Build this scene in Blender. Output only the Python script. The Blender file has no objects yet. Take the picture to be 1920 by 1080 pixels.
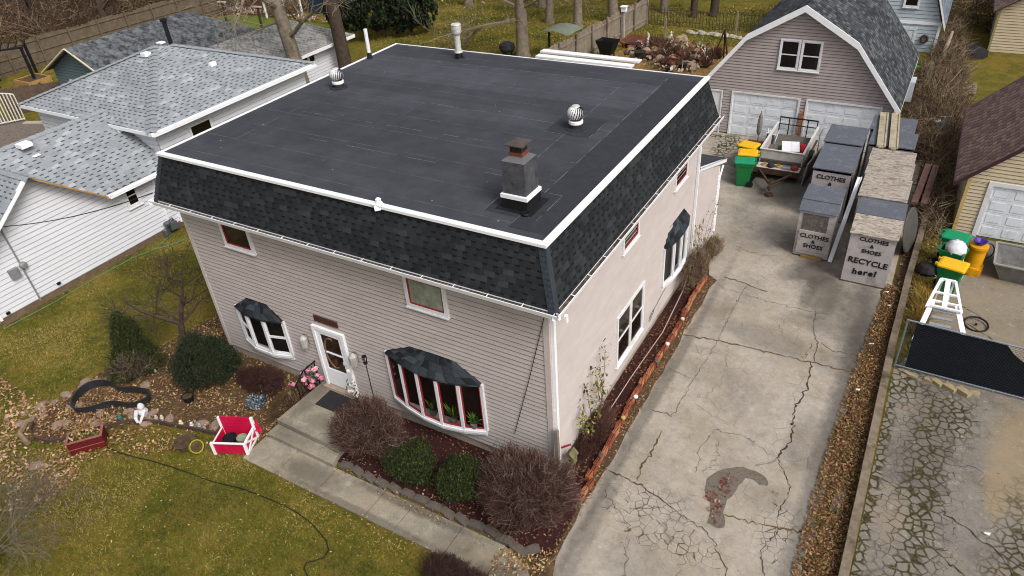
import bpy, math, random
import numpy as np
from mathutils import Vector, Matrix
random.seed(7); rng = np.random.default_rng(7)
R = math.radians
scene = bpy.context.scene
# ---------------------------------------------------------------- camera
cam = bpy.data.cameras.new('camera'); camo = bpy.data.objects.new('camera', cam)
scene.collection.objects.link(camo); scene.camera = camo
cam.sensor_width = 36; cam.lens = 36 * 1335.55 / 1920
cam.clip_start = .1; cam.clip_end = 1500
camo.location = (5.4886568, -9.86618659, 13.32184759)
camo.rotation_euler = (R(55.3701), R(3.72701), R(29.86705))
scene.cycles.filter_width = 1.05
scene.render.resolution_x = 1920; scene.render.resolution_y = 1080
# ---------------------------------------------------------------- world, sun, exposure
SUN_EL, SUN_AZ = R(48), R(114)           # azimuth measured from +Y towards +X
w = bpy.data.worlds.new('World'); scene.world = w; w.use_nodes = True
nt = w.node_tree; bg = nt.nodes['Background']
sky = nt.nodes.new('ShaderNodeTexSky'); sky.sky_type = 'NISHITA'; sky.sun_disc = False
sky.sun_elevation = SUN_EL; sky.sun_rotation = SUN_AZ
sky.air_density = 1.0; sky.dust_density = 6.0; sky.ozone_density = 1.0
hs = nt.nodes.new('ShaderNodeHueSaturation'); hs.inputs['Saturation'].default_value = .38   # overcast: the cloud layer greys the sky
nt.links.new(sky.outputs[0], hs.inputs['Color']); nt.links.new(hs.outputs[0], bg.inputs[0]); bg.inputs[1].default_value = 0.125
sl = bpy.data.lights.new('sun', 'SUN'); so = bpy.data.objects.new('sun', sl)
scene.collection.objects.link(so); sl.energy = 1.4; sl.angle = R(20); sl.color = (1, .97, .93)
sd = Vector((math.sin(SUN_AZ) * math.cos(SUN_EL), math.cos(SUN_AZ) * math.cos(SUN_EL), math.sin(SUN_EL)))
so.rotation_euler = sd.to_track_quat('Z', 'Y').to_euler()
vs = scene.view_settings; vs.view_transform = 'Standard'; vs.look = 'None'; vs.gamma = 1
vs.exposure = 0.38
# ---------------------------------------------------------------- helpers
COL = scene.collection; ORG = {}
def s(h):
    h = h.lstrip('#'); v = [int(h[i:i + 2], 16) / 255 for i in (0, 2, 4)]
    return tuple(x / 12.92 if x <= .04045 else ((x + .055) / 1.055) ** 2.4 for x in v) + (1,)
class N:
    """small node-tree writer"""
    def __init__(S, name):
        S.m = bpy.data.materials.new(name); S.m.use_nodes = True; S.t = S.m.node_tree
        S.b = S.t.nodes['Principled BSDF']; S.tc = S.t.nodes.new('ShaderNodeTexCoord')
        S.P = S.tc.outputs['Object']; S.U = S.tc.outputs['UV']
    def set(S, sock, v):
        if isinstance(v, bpy.types.NodeSocket): S.t.links.new(v, sock)
        elif v is not None: sock.default_value = v
    def noise(S, scale, detail=4, rough=.55, vec=None, out='Fac', dist=0):
        n = S.t.nodes.new('ShaderNodeTexNoise'); S.set(n.inputs['Vector'], vec or S.P)
        n.inputs['Scale'].default_value = scale; n.inputs['Detail'].default_value = detail
        n.inputs['Roughness'].default_value = rough; n.inputs['Distortion'].default_value = dist
        return n.outputs[out]
    def vor(S, scale, feature='F1', vec=None, out='Distance', rand=1):
        n = S.t.nodes.new('ShaderNodeTexVoronoi'); n.feature = feature
        S.set(n.inputs['Vector'], vec or S.P); n.inputs['Scale'].default_value = scale
        n.inputs['Randomness'].default_value = rand
        return n.outputs[out]
    def ramp(S, fac, stops, interp='LINEAR'):
        n = S.t.nodes.new('ShaderNodeValToRGB'); n.color_ramp.interpolation = interp
        S.set(n.inputs[0], fac); e = n.color_ramp.elements
        while len(e) < len(stops): e.new(.5)
        for i, (p, c) in enumerate(stops):
            e[i].position = p; e[i].color = c if not isinstance(c, (int, float)) else (c, c, c, 1)
        return n.outputs[0]
    def mix(S, f, a, b, mode='MIX'):
        n = S.t.nodes.new('ShaderNodeMix'); n.data_type = 'RGBA'; n.blend_type = mode
        S.set(n.inputs[0], f); S.set(n.inputs[6], a); S.set(n.inputs[7], b); return n.outputs[2]
    def math(S, op, a, b=None, c=None):
        n = S.t.nodes.new('ShaderNodeMath'); n.operation = op
        S.set(n.inputs[0], a)
        if b is not None: S.set(n.inputs[1], b)
        if c is not None: S.set(n.inputs[2], c)
        return n.outputs[0]
    def map(S, v, a, b, c=0., d=1.):
        n = S.t.nodes.new('ShaderNodeMapRange'); S.set(n.inputs[0], v)
        for i, k in enumerate((a, b, c, d)): n.inputs[i + 1].default_value = k
        return n.outputs[0]
    def xyz(S, v):
        n = S.t.nodes.new('ShaderNodeSeparateXYZ'); S.set(n.inputs[0], v); return n.outputs
    def comb(S, x, y, z=0.):
        n = S.t.nodes.new('ShaderNodeCombineXYZ'); S.set(n.inputs[0], x); S.set(n.inputs[1], y); S.set(n.inputs[2], z); return n.outputs[0]
    def vmap(S, loc=(0, 0, 0), scale=(1, 1, 1), rot=(0, 0, 0), vec=None):
        n = S.t.nodes.new('ShaderNodeMapping'); S.set(n.inputs[0], vec or S.P)
        n.inputs[1].default_value = loc; n.inputs[2].default_value = rot; n.inputs[3].default_value = scale
        return n.outputs[0]
    def blob(S, cx, cy, rx, ry, wob=.5, soft=.35):
        """soft elliptical patch of wear with an uneven edge: 1 inside, 0 outside"""
        v = S.vmap((-cx / rx, -cy / ry, 0), (1 / rx, 1 / ry, 0))
        n = S.t.nodes.new('ShaderNodeVectorMath'); n.operation = 'LENGTH'; S.set(n.inputs[0], v)
        d = S.math('ADD', n.outputs['Value'], S.math('MULTIPLY', S.math('SUBTRACT', S.noise(1.6 / max(min(rx, ry), .3), 5), .5), wob * 2))
        return S.map(d, 1 + soft, 1 - soft)
    def bump(S, h, st=.5, dist=.02, prev=None):
        n = S.t.nodes.new('ShaderNodeBump'); S.set(n.inputs['Height'], h)
        n.inputs['Strength'].default_value = st; n.inputs['Distance'].default_value = dist
        if prev: S.set(n.inputs['Normal'], prev)
        return n.outputs[0]
    def done(S, col, rough=.8, nrm=None, metal=0, spec=.3):
        S.set(S.b.inputs['Base Color'], col); S.set(S.b.inputs['Roughness'], rough)
        S.b.inputs['Metallic'].default_value = metal; S.b.inputs['Specular IOR Level'].default_value = spec
        if nrm: S.set(S.b.inputs['Normal'], nrm)
        return S.m
MC = {}
def mat(hexa, rough=.7, var=.12, scale=6, bump=.15, metal=0, spec=.3, dirt=None, dscale=1.5):
    """a coloured material with uneven tone, and optional dirt"""
    k = (hexa, rough, var, scale, bump, metal, spec, dirt, dscale)
    if k in MC: return MC[k]
    n = N('surface_' + hexa.strip('#')); c = s(hexa)
    f = n.noise(scale, 6, .65)
    lo = tuple(x * (1 - var * 1.6) for x in c[:3]) + (1,); hi = tuple(min(1, x * (1 + var)) for x in c[:3]) + (1,)
    col = n.ramp(f, [(.3, lo), (.7, hi)])
    if dirt: col = n.mix(n.map(n.noise(dscale, 7, .7), .52, .72), col, s(dirt))
    nr = n.bump(n.noise(scale * 8, 4), bump, .01) if bump else None
    MC[k] = n.done(col, rough, nr, metal, spec); return MC[k]
class MB:
    def __init__(S): S.v = []; S.f = []; S.uv = []; S.mi = []
    def face(S, pts, m=0, uv=None):
        b = len(S.v); S.v += [tuple(p) for p in pts]; S.f.append(tuple(range(b, b + len(pts))))
        if uv is None:
            p0 = Vector(pts[0]); nrm = (Vector(pts[1]) - p0).cross(Vector(pts[2]) - p0)
            if nrm.length < 1e-9: nrm = Vector((0, 0, 1))
            nrm.normalize()
            h = Vector((0, 0, 1)).cross(nrm)
            if h.length < .05: h = Vector((1, 0, 0))
            h.normalize(); u2 = nrm.cross(h)
            uv = [(Vector(p).dot(h), Vector(p).dot(u2)) for p in pts]
        S.uv += list(uv); S.mi.append(m); return S
    def box(S, x0, x1, y0, y1, z0, z1, m=0, M=None):
        c = [(x0, y0, z0), (x1, y0, z0), (x1, y1, z0), (x0, y1, z0), (x0, y0, z1), (x1, y0, z1), (x1, y1, z1), (x0, y1, z1)]
        if M is not None: c = [M @ Vector(p) for p in c]
        for q in ((0, 3, 2, 1), (4, 5, 6, 7), (0, 1, 5, 4), (1, 2, 6, 5), (2, 3, 7, 6), (3, 0, 4, 7)): S.face([c[i] for i in q], m)
        return S
    def beam(S, a, b, w, h=None, m=0, up=(0, 0, 1)):
        a = Vector(a); b = Vector(b); h = h or w; d = b - a; L = d.length; d.normalize()
        u = Vector(up)
        if abs(d.dot(u)) > .98: u = Vector((0, 1, 0))
        x = d.cross(u).normalized(); z = x.cross(d)
        M = Matrix((x.to_4d(), d.to_4d(), z.to_4d(), a.to_4d())).transposed(); M[3] = (0, 0, 0, 1)
        return S.box(-w / 2, w / 2, 0, L, -h / 2, h / 2, m, M)
    def tube(S, pts, r, n=6, m=0, cap=True):
        pts = [Vector(p) for p in pts]; rs = r if isinstance(r, (list, tuple)) else [r] * len(pts)
        rings = []; prev = None
        for i, p in enumerate(pts):
            d = (pts[min(i + 1, len(pts) - 1)] - pts[max(i - 1, 0)])
            if d.length < 1e-9: d = Vector((0, 0, 1))
            d.normalize()
            if prev is None:
                prev = d.orthogonal().normalized()
            x = (prev - d * prev.dot(d))
            x = x.normalized() if x.length > 1e-6 else d.orthogonal().normalized()
            prev = x; y = d.cross(x)
            b = len(S.v)
            for k in range(n):
                a = 2 * math.pi * k / n; S.v.append(tuple(p + (x * math.cos(a) + y * math.sin(a)) * rs[i]))
            rings.append(b)
        for i in range(len(rings) - 1):
            for k in range(n):
                k2 = (k + 1) % n
                S.f.append((rings[i] + k, rings[i] + k2, rings[i + 1] + k2, rings[i + 1] + k)); S.mi.append(m)
                S.uv += [(k / n, i), ((k + 1) / n, i), ((k + 1) / n, i + 1), (k / n, i + 1)]
        if cap:
            for b, o in ((rings[0], -1), (rings[-1], 1)):
                q = list(range(b, b + n)); q = q[::-1] if o < 0 else q
                S.f.append(tuple(q)); S.mi.append(m); S.uv += [(0, 0)] * n
        return S
    def lathe(S, prof, c=(0, 0, 0), n=20, m=0, M=None):
        rings = []
        for (r, z) in prof:
            b = len(S.v)
            for k in range(n):
                a = 2 * math.pi * k / n; p = Vector((r * math.cos(a), r * math.sin(a), z))
                if M is not None: p = M @ p
                S.v.append(tuple(p + Vector(c)))
            rings.append(b)
        for i in range(len(rings) - 1):
            for k in range(n):
                k2 = (k + 1) % n
                S.f.append((rings[i] + k, rings[i] + k2, rings[i + 1] + k2, rings[i + 1] + k)); S.mi.append(m)
                S.uv += [(k / n, i), ((k + 1) / n, i), ((k + 1) / n, i + 1), (k / n, i + 1)]
        for b, o in ((rings[0], -1), (rings[-1], 1)):
            q = list(range(b, b + n)); q = q[::-1] if o < 0 else q
            S.f.append(tuple(q)); S.mi.append(m); S.uv += [(0, 0)] * n
        return S
    def prism(S, poly, z0, z1, m=0, ms=None):
        ms = m if ms is None else ms
        S.face([(x, y, z1) for x, y in poly], m); S.face([(x, y, z0) for x, y in poly][::-1], m)
        for i in range(len(poly)):
            a, b = poly[i], poly[(i + 1) % len(poly)]
            S.face([(a[0], a[1], z0), (b[0], b[1], z0), (b[0], b[1], z1), (a[0], a[1], z1)], ms)
        return S
    def bulk(S, V, F, uvs=None, mi=None):
        """numpy bulk add: V (n,3), F (k,m)"""
        b = len(S.v); S.v += [tuple(x) for x in V.tolist()]; S.f += [tuple(q) for q in (F + b).tolist()]
        S.mi += (mi.tolist() if mi is not None else [0] * len(F)); S.uv += [(0, 0)] * F.size
        return S
    def build(S, name, mats, parent=None, smooth=False):
        me = bpy.data.meshes.new(name); o = bpy.data.objects.new(name, me); COL.objects.link(o)
        org = Vector((0, 0, 0))
        if parent is not None:
            o.parent = parent; org = ORG.get(parent.name, Vector((0, 0, 0)))
        ORG[o.name] = org
        V = np.array(S.v, dtype=np.float32).reshape(-1, 3) - np.array(org, dtype=np.float32)
        me.from_pydata(V.tolist(), [], S.f)
        if not isinstance(mats, (list, tuple)): mats = [mats]
        for k in mats: me.materials.append(k)
        if len(me.polygons) == len(S.mi): me.polygons.foreach_set('material_index', S.mi)
        uvl = me.uv_layers.new(name='UVMap')
        if len(S.uv) == len(me.loops): uvl.data.foreach_set('uv', np.array(S.uv, dtype=np.float32).ravel())
        if smooth:
            me.polygons.foreach_set('use_smooth', [True] * len(me.polygons))
            try: me.set_sharp_from_angle(angle=R(40))
            except Exception: pass
        me.update(); return o
LABELS = {}
def tag(o, label=None, cat=None, group=None, kind=None):
    if label: o['label'] = label
    if cat: o['category'] = cat
    if group: o['group'] = group
    if kind: o['kind'] = kind
    return o
def thing(name, label, cat, loc=(0, 0, 0), group=None, rz=0):
    o = bpy.data.objects.new(name, None); COL.objects.link(o); o.location = loc; o.rotation_euler = (0, 0, rz)
    o.empty_display_size = .2; ORG[o.name] = Vector(loc)
    return tag(o, label, cat, group)
def copy_tree(o, loc=None, rz=None, label=None, parent=None, scale=None):
    c = o.copy(); COL.objects.link(c); c.parent = parent
    if loc is not None: c.location = loc
    if rz is not None: c.rotation_euler = (0, 0, rz)
    if scale is not None: c.scale = (scale,) * 3
    if label: c['label'] = label
    for ch in [x for x in bpy.data.objects if x.parent == o]: copy_tree(ch, parent=c)
    return c
def rot(a, p=(0, 0)):
    ca, sa = math.cos(a), math.sin(a); return lambda x, y: (p[0] + x * ca - y * sa, p[1] + x * sa + y * ca)
def inpoly(x, y, poly):
    r = np.zeros(x.shape, bool); n = len(poly); j = n - 1
    for i in range(n):
        xi, yi = poly[i]; xj, yj = poly[j]
        c = ((yi > y) != (yj > y)) & (x < (xj - xi) * (y - yi) / (yj - yi + 1e-12) + xi); r ^= c; j = i
    return r
def scatter(poly, n):
    P = np.array(poly); a = P.min(0); b = P.max(0); out = np.zeros((0, 2))
    while len(out) < n:
        q = rng.uniform(a, b, (n * 2, 2)); q = q[inpoly(q[:, 0], q[:, 1], poly)]; out = np.vstack([out, q])
    return out[:n]
def leaves(mb, P, z, size=(.05, .1), nm=4, tilt=.5, w=None):
    """flat curled leaf quads lying at points P (k,2)"""
    k = len(P); a = rng.uniform(0, 2 * np.pi, k); L = rng.uniform(*size, k); W = L * rng.uniform(.35, .7, k) if w is None else L * w
    t = rng.normal(0, tilt, k); t2 = rng.normal(0, tilt, k)
    d = np.stack([np.cos(a), np.sin(a), t], 1); e = np.stack([-np.sin(a), np.cos(a), t2], 1)
    c = np.stack([P[:, 0], P[:, 1], (z if np.ndim(z) else np.full(k, z)) + L * (np.abs(t) + np.abs(t2)) * .5], 1)
    d *= L[:, None] / 2; e *= W[:, None] / 2
    q = rng.uniform(-.3, .3, k)[:, None]
    V = np.stack([c - d, c - e + d * q, c + d, c + e + d * q], 1).reshape(-1, 3)
    F = np.arange(4 * k).reshape(k, 4); mb.bulk(V, F, mi=rng.integers(0, nm, k)); return mb
def sticks(mb, A, B, r0, r1=None, nm=1, mi=None):
    """many thin three-sided sticks from A (k,3) to B (k,3)"""
    k = len(A); D = B - A; L = np.linalg.norm(D, axis=1, keepdims=True) + 1e-9; D = D / L
    ref = np.where(np.abs(D[:, 2:3]) > .9, np.array([[1., 0, 0]]), np.array([[0, 0, 1.]]))
    X = np.cross(D, ref); X /= np.linalg.norm(X, axis=1, keepdims=True) + 1e-9; Yv = np.cross(D, X)
    r0 = np.broadcast_to(np.asarray(r0, float), (k,))[:, None]; r1 = r0 * .5 if r1 is None else np.broadcast_to(np.asarray(r1, float), (k,))[:, None]
    V = []
    for (Q, r) in ((A, r0), (B, r1)):
        for j in range(3):
            an = 2 * np.pi * j / 3; V.append(Q + (X * np.cos(an) + Yv * np.sin(an)) * r)
    V = np.stack(V, 1).reshape(-1, 3); b = (np.arange(k) * 6)[:, None]
    F = np.concatenate([b + np.array([[j, (j + 1) % 3, 3 + (j + 1) % 3, 3 + j]]) for j in range(3)], 1).reshape(-1, 4)
    m = np.repeat(rng.integers(0, nm, k) if mi is None else mi, 3); mb.bulk(V, F, mi=m); return mb
def shape_text(body, size, M, m, name, parent, bold=0.0, shear=0., spacing=1.):
    cu = bpy.data.curves.new(name, 'FONT'); cu.body = body; cu.size = size; cu.align_x = 'CENTER'; cu.align_y = 'CENTER'
    cu.offset = bold; cu.shear = shear; cu.extrude = .003; cu.space_character = spacing; cu.resolution_u = 3
    t = bpy.data.objects.new('tmp_text', cu); COL.objects.link(t)
    bpy.context.view_layer.update()
    me = bpy.data.meshes.new_from_object(t.evaluated_get(bpy.context.evaluated_depsgraph_get()))
    bpy.data.objects.remove(t); bpy.data.curves.remove(cu)
    me.transform(M); org = ORG.get(parent.name, Vector((0, 0, 0))); me.transform(Matrix.Translation(-org))
    o = bpy.data.objects.new(name, me); COL.objects.link(o); o.parent = parent; ORG[o.name] = org
    me.materials.clear(); me.materials.append(m); return o
def split_parts(o):
    """one object per connected piece, so that every post, leg and trim board is a part of its own"""
    me = o.data; key = {}; vk = [key.setdefault(tuple(round(c, 4) for c in v.co), len(key)) for v in me.vertices]; par = list(range(len(key)))
    def find(a):
        while par[a] != a: par[a] = par[par[a]]; a = par[a]
        return a
    for p in me.polygons:
        r = find(vk[p.vertices[0]])
        for v in p.vertices[1:]: par[find(vk[v])] = r
    G = {}
    for p in me.polygons: G.setdefault(find(vk[p.vertices[0]]), []).append(p.index)
    if len(G) < 2: return [o]
    out = []
    for idx in G.values():
        nm = bpy.data.meshes.new(me.name); V = []; F = []; uvs = []; mi = []; ul = me.uv_layers.active
        for i in idx:
            p = me.polygons[i]; b = len(V); V += [tuple(me.vertices[v].co) for v in p.vertices]; F.append(tuple(range(b, b + len(p.vertices)))); mi.append(p.material_index)
            uvs += [tuple(ul.data[l].uv) for l in p.loop_indices]
        nm.from_pydata(V, [], F); nl = nm.uv_layers.new(name='UVMap'); nl.data.foreach_set('uv', [c for u in uvs for c in u]); nm.polygons.foreach_set('material_index', mi)
        for m_ in me.materials: nm.materials.append(m_)
        q = bpy.data.objects.new(o.name.split('.')[0], nm); COL.objects.link(q); q.parent = o.parent; q.location = o.location; out.append(q)
    bpy.data.objects.remove(o); return out
# ---------------------------------------------------------------- shared materials
WHITE = mat('#d8d9dc', .45, .05, 3, .05, dirt='#b9b5ae')
WHITE2 = mat('#e6e7ea', .4, .03, 3, .02)
GLASS = N('dark_window_glass').done(s('#15130f'), .08, None, 0, .6)
RED = mat('#8e2a2e', .6, .1)
BLACK = mat('#15161a', .5, .1)
def siding_mat(name, hexa, var=.05, dirt='#6f675f', amt=.14, lap_shade=.76):
    return [siding_one(name, hexa, var, dirt, amt), mat('#%02x%02x%02x' % tuple(int(int(hexa[i:i + 2], 16) * lap_shade) for i in (1, 3, 5)), .8, .2, 9, 0, 0, .1, dirt='#5a524c' if lap_shade < .8 else '#b5b4b6', dscale=5)]  # second material darkens the bevels: shadow lines under the laps painted in, plus grime
def siding_one(name, hexa, var, dirt, amt):
    n = N(name); c = s(hexa)
    v = n.vmap(scale=(.6, .6, 2)); f = n.noise(2.2, 6, .65, v)
    lo = tuple(x * (1 - var * 2) for x in c[:3]) + (1,); hi = tuple(min(1, x * (1 + var)) for x in c[:3]) + (1,)
    col = n.ramp(f, [(.3, lo), (.7, hi)])
    col = n.mix(n.math('MULTIPLY', n.map(n.noise(1.1, 8, .75), .5, .75), amt), col, s(dirt))
    return n.done(col, .55, n.bump(n.noise(30, 3, .5, n.vmap(scale=(.3, .3, 3))), .15, .004), 0, .35)
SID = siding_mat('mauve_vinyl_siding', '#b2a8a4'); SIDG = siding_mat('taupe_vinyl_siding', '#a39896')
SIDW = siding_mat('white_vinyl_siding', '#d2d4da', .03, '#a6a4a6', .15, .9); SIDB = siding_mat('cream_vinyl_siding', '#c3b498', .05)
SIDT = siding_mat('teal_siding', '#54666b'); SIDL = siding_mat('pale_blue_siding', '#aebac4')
def shingle_mat(name, cols, row=.14, wid=.3, off=.5, gap=.35, lichen=None, dash=None, tabk=.45, light='#c3c7cc', dw=.46):
    """laminated shingles laid on UV in metres: tab-by-tab tones, butt edges as bump"""
    n = N(name); U = n.U; x = n.xyz(U)
    rowi = n.math('FLOOR', n.math('DIVIDE', x[1], row)); fy = n.math('FRACT', n.math('DIVIDE', x[1], row))
    rnd = n.t.nodes.new('ShaderNodeTexWhiteNoise'); rnd.noise_dimensions = '1D'; n.set(rnd.inputs['W'], rowi)
    xs = n.math('ADD', n.math('DIVIDE', x[0], wid), n.math('MULTIPLY', rnd.outputs['Value'], 7.3))
    xi = n.math('FLOOR', xs); fx = n.math('FRACT', xs)
    r2 = n.t.nodes.new('ShaderNodeTexWhiteNoise'); r2.noise_dimensions = '2D'; n.set(r2.inputs['Vector'], n.comb(xi, rowi))
    k = len(cols); col = n.ramp(r2.outputs['Value'], [(i / k, s(c)) for i, c in enumerate(cols)], 'CONSTANT')
    # tab: a wide tooth over part of the module
    tab = n.math('MULTIPLY', n.math('GREATER_THAN', fx, gap), n.math('LESS_THAN', fy, .96))
    r3 = n.math('FRACT', n.math('MULTIPLY', r2.outputs['Value'], 17.3))
    col = n.mix(n.math('MULTIPLY', n.math('SUBTRACT', 1, tab), tabk), col, s(dash or '#101216'))
    if dash:   # printed dark band under each tooth
        d = n.math('MULTIPLY', n.math('LESS_THAN', fx, dw), n.math('GREATER_THAN', fy, .70))
        d = n.math('MULTIPLY', d, n.math('GREATER_THAN', r3, .14)); col = n.mix(d, n.mix(.0, col, col), s(dash))
        col = n.mix(n.math('MULTIPLY', n.math('GREATER_THAN', r3, .93), .5), col, s(light))
    g = n.noise(60, 3, .7); col = n.mix(.4, col, n.mix(1, col, n.ramp(g, [(.3, .55), (.7, 1.4)]), 'MULTIPLY'))
    col = n.mix(.5, col, n.mix(1, col, n.ramp(n.noise(.9, 5), [(.3, .75), (.7, 1.2)]), 'MULTIPLY'))
    if lichen: col = n.mix(n.map(n.noise(2.2, 9, .75), .45, .62), col, s(lichen))
    h = n.math('ADD', n.math('MULTIPLY', tab, .5), n.math('SUBTRACT', 1, fy))
    return n.done(col, .92, n.bump(n.noise(90, 2), .3, .004, n.bump(h, .9, .012)), 0, .12)
SH_DARK = shingle_mat('charcoal_shingles', ['#26282a', '#2b2d2f', '#232527', '#2f3133', '#28292c', '#2c2e30'], .13, .24, gap=.45, dash='#151618', tabk=.2, light='#3c3e41', dw=.46)
SH_GREY = shingle_mat('light_grey_shingles', ['#888d91', '#8d9296', '#83888c', '#8a8f93', '#909599'], .17, .31, dash='#474c54', tabk=0, light='#aeb2b5')
SH_GAR = shingle_mat('mixed_grey_shingles', ['#424549', '#515458', '#33363a', '#606265', '#3c3f43', '#4a4c50'], .15, .27, gap=.4)
SH_OLD = shingle_mat('weathered_dark_shingles', ['#43464a', '#505357', '#3b3e42', '#4c4f50'], .14, .3, lichen='#6e7274')
SH_OLD2 = shingle_mat('weathered_pale_shingles', ['#7d7d7b', '#8b8a87', '#757675', '#868684'], .14, .3, lichen='#9a9893')
SH_BRN = shingle_mat('brown_shingles', ['#776059', '#806860', '#6d5852', '#866e66'], .14, .3)
def roll_mat():
    n = N('black_roll_roofing'); x = n.xyz(n.P)
    f = n.noise(1.3, 8, .7); col = n.ramp(f, [(.25, s('#313237')), (.75, s('#45464d'))])
    yy = n.math('ADD', x[1], n.math('MULTIPLY', n.noise(.5, 2), .04))
    strip = n.math('FLOOR', n.math('DIVIDE', yy, .97))
    wn = n.t.nodes.new('ShaderNodeTexWhiteNoise'); wn.noise_dimensions = '1D'; n.set(wn.inputs['W'], strip)
    col = n.mix(1, col, n.ramp(wn.outputs['Value'], [(0, .82), (1, 1.18)]), 'MULTIPLY')
    fr = n.math('FRACT', n.math('DIVIDE', yy, .97))
    seam = n.math('LESS_THAN', n.math('ABSOLUTE', n.math('SUBTRACT', fr, .5)), .012)
    seam = n.math('MULTIPLY', seam, n.map(n.noise(2.2, 5, .7, n.vmap((3, 0, 0))), .42, .62, .06, .4))
    col = n.mix(seam, col, s('#70727a'))
    scuff = n.map(n.noise(5, 9, .8, n.vmap(scale=(1, 3, 1))), .6, .8, 0, .45); col = n.mix(scuff, col, s('#5f5e64'))
    lap = n.math('GREATER_THAN', fr, .5)
    return n.done(col, .85, n.bump(n.noise(120, 2, .7), .5, .006, n.bump(lap, .6, .01, n.bump(n.noise(1.5, 4), .3, .05))), 0, .25)
ROLL = roll_mat()
# ---------------------------------------------------------------- building helpers
def lap(mb, A, B, z0, z1, clip=None, lh=.128, lip=.019, m=0, out=None):
    """clapboard wall from A to B (xy); clip(z)->(t0,t1) gives the part of the course inside the outline, in metres from A"""
    A = Vector((A[0], A[1], 0)); B = Vector((B[0], B[1], 0)); d = (B - A); L = d.length; d.normalize()
    n = Vector((d.y, -d.x, 0)) if out is None else Vector((out[0], out[1], 0)); z = z0; 
    flip = n.dot(Vector((d.y, -d.x, 0))) < 0
    while z < z1 - .01:
        zt = min(z + lh, z1); a0, a1 = clip(z) if clip else (0, L); b0, b1 = clip(zt) if clip else (0, L)
        if a1 - a0 < .02 : break
        if b1 < b0: b0 = b1 = (b0 + b1) / 2
        bv = min(.026, (zt - z) * .4)
        p = [A + d * a0 + n * lip, A + d * a1 + n * lip, A + d * b1 + n * .002, A + d * b0 + n * .002]
        p[0].z = p[1].z = z + bv; p[2].z = p[3].z = zt
        r_ = [A + d * a0 + n * (lip * .35), A + d * a1 + n * (lip * .35), p[1].copy(), p[0].copy()]; r_[0].z = r_[1].z = z
        q = [A + d * a0, A + d * a1, r_[1].copy(), r_[0].copy()]; q[0].z = q[1].z = z
        if flip: p = p[::-1]; q = q[::-1]; r_ = r_[::-1]
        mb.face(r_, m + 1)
        mb.face(p, m); mb.face(q, m); z = zt
    return mb
def rakecap(mb, pts, w, h, m=0):
    for a, b in zip(pts, pts[1:]): mb.beam(a, b, w, h, m)
    return mb
def window(parent, A, B, z0, z1, out, cols=1, fr=.07, sash=None, sash_mat=None, frame=None, proud=.035, name='window', hung=True, glass=None):
    """framed window standing on a wall between A and B (xy)"""
    frame = frame or WHITE; A = Vector((*A, 0)); B = Vector((*B, 0)); d = (B - A).normalized(); L = (B - A).length; n = Vector((*out, 0))
    M = Matrix((d.to_4d(), n.to_4d(), Vector((0, 0, 1, 0)), A.to_4d())).transposed(); M[3] = (0, 0, 0, 1)
    f = MB()
    for (x0, x1, a, b) in ((0, L, z0, z0 + fr), (0, L, z1 - fr, z1), (0, fr, z0 + fr, z1 - fr), (L - fr, L, z0 + fr, z1 - fr)):
        f.box(x0, x1, 0, proud + .03, a, b, 0, M)
    cw = (L - 2 * fr - (cols - 1) * fr) / cols
    for i in range(1, cols): x = fr + i * cw + (i - 1) * fr; f.box(x, x + fr, 0, proud + .028, z0 + fr, z1 - fr, 0, M)
    f.box(-.02, L + .02, 0, proud + .06, z0 - .03, z0 - .001, 0, M)
    wo = f.build(name, frame, parent)
    sm = sash_mat or frame; sw = .035; g = MB(); sb = MB()
    for i in range(cols):
        x = fr + i * (cw + fr); a, b = z0 + fr, z1 - fr; mid = (a + b) / 2
        g.face([M @ Vector(p) for p in ((x, proud - .005, a), (x + cw, proud - .005, a), (x + cw, proud - .005, b), (x, proud - .005, b))])
        for q in ((x, x + cw, a, a + sw), (x, x + cw, b - sw, b), (x, x + sw, a + sw, b - sw), (x + cw - sw, x + cw, a + sw, b - sw)) + (((x + sw, x + cw - sw, mid - .02, mid + .02),) if hung else ()):
            sb.box(q[0], q[1], proud - .02, proud + .015, q[2], q[3], 0, M)
    sb.build('sash', sm, wo); g.build('pane', glass or GLASS, wo)
    return wo
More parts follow.
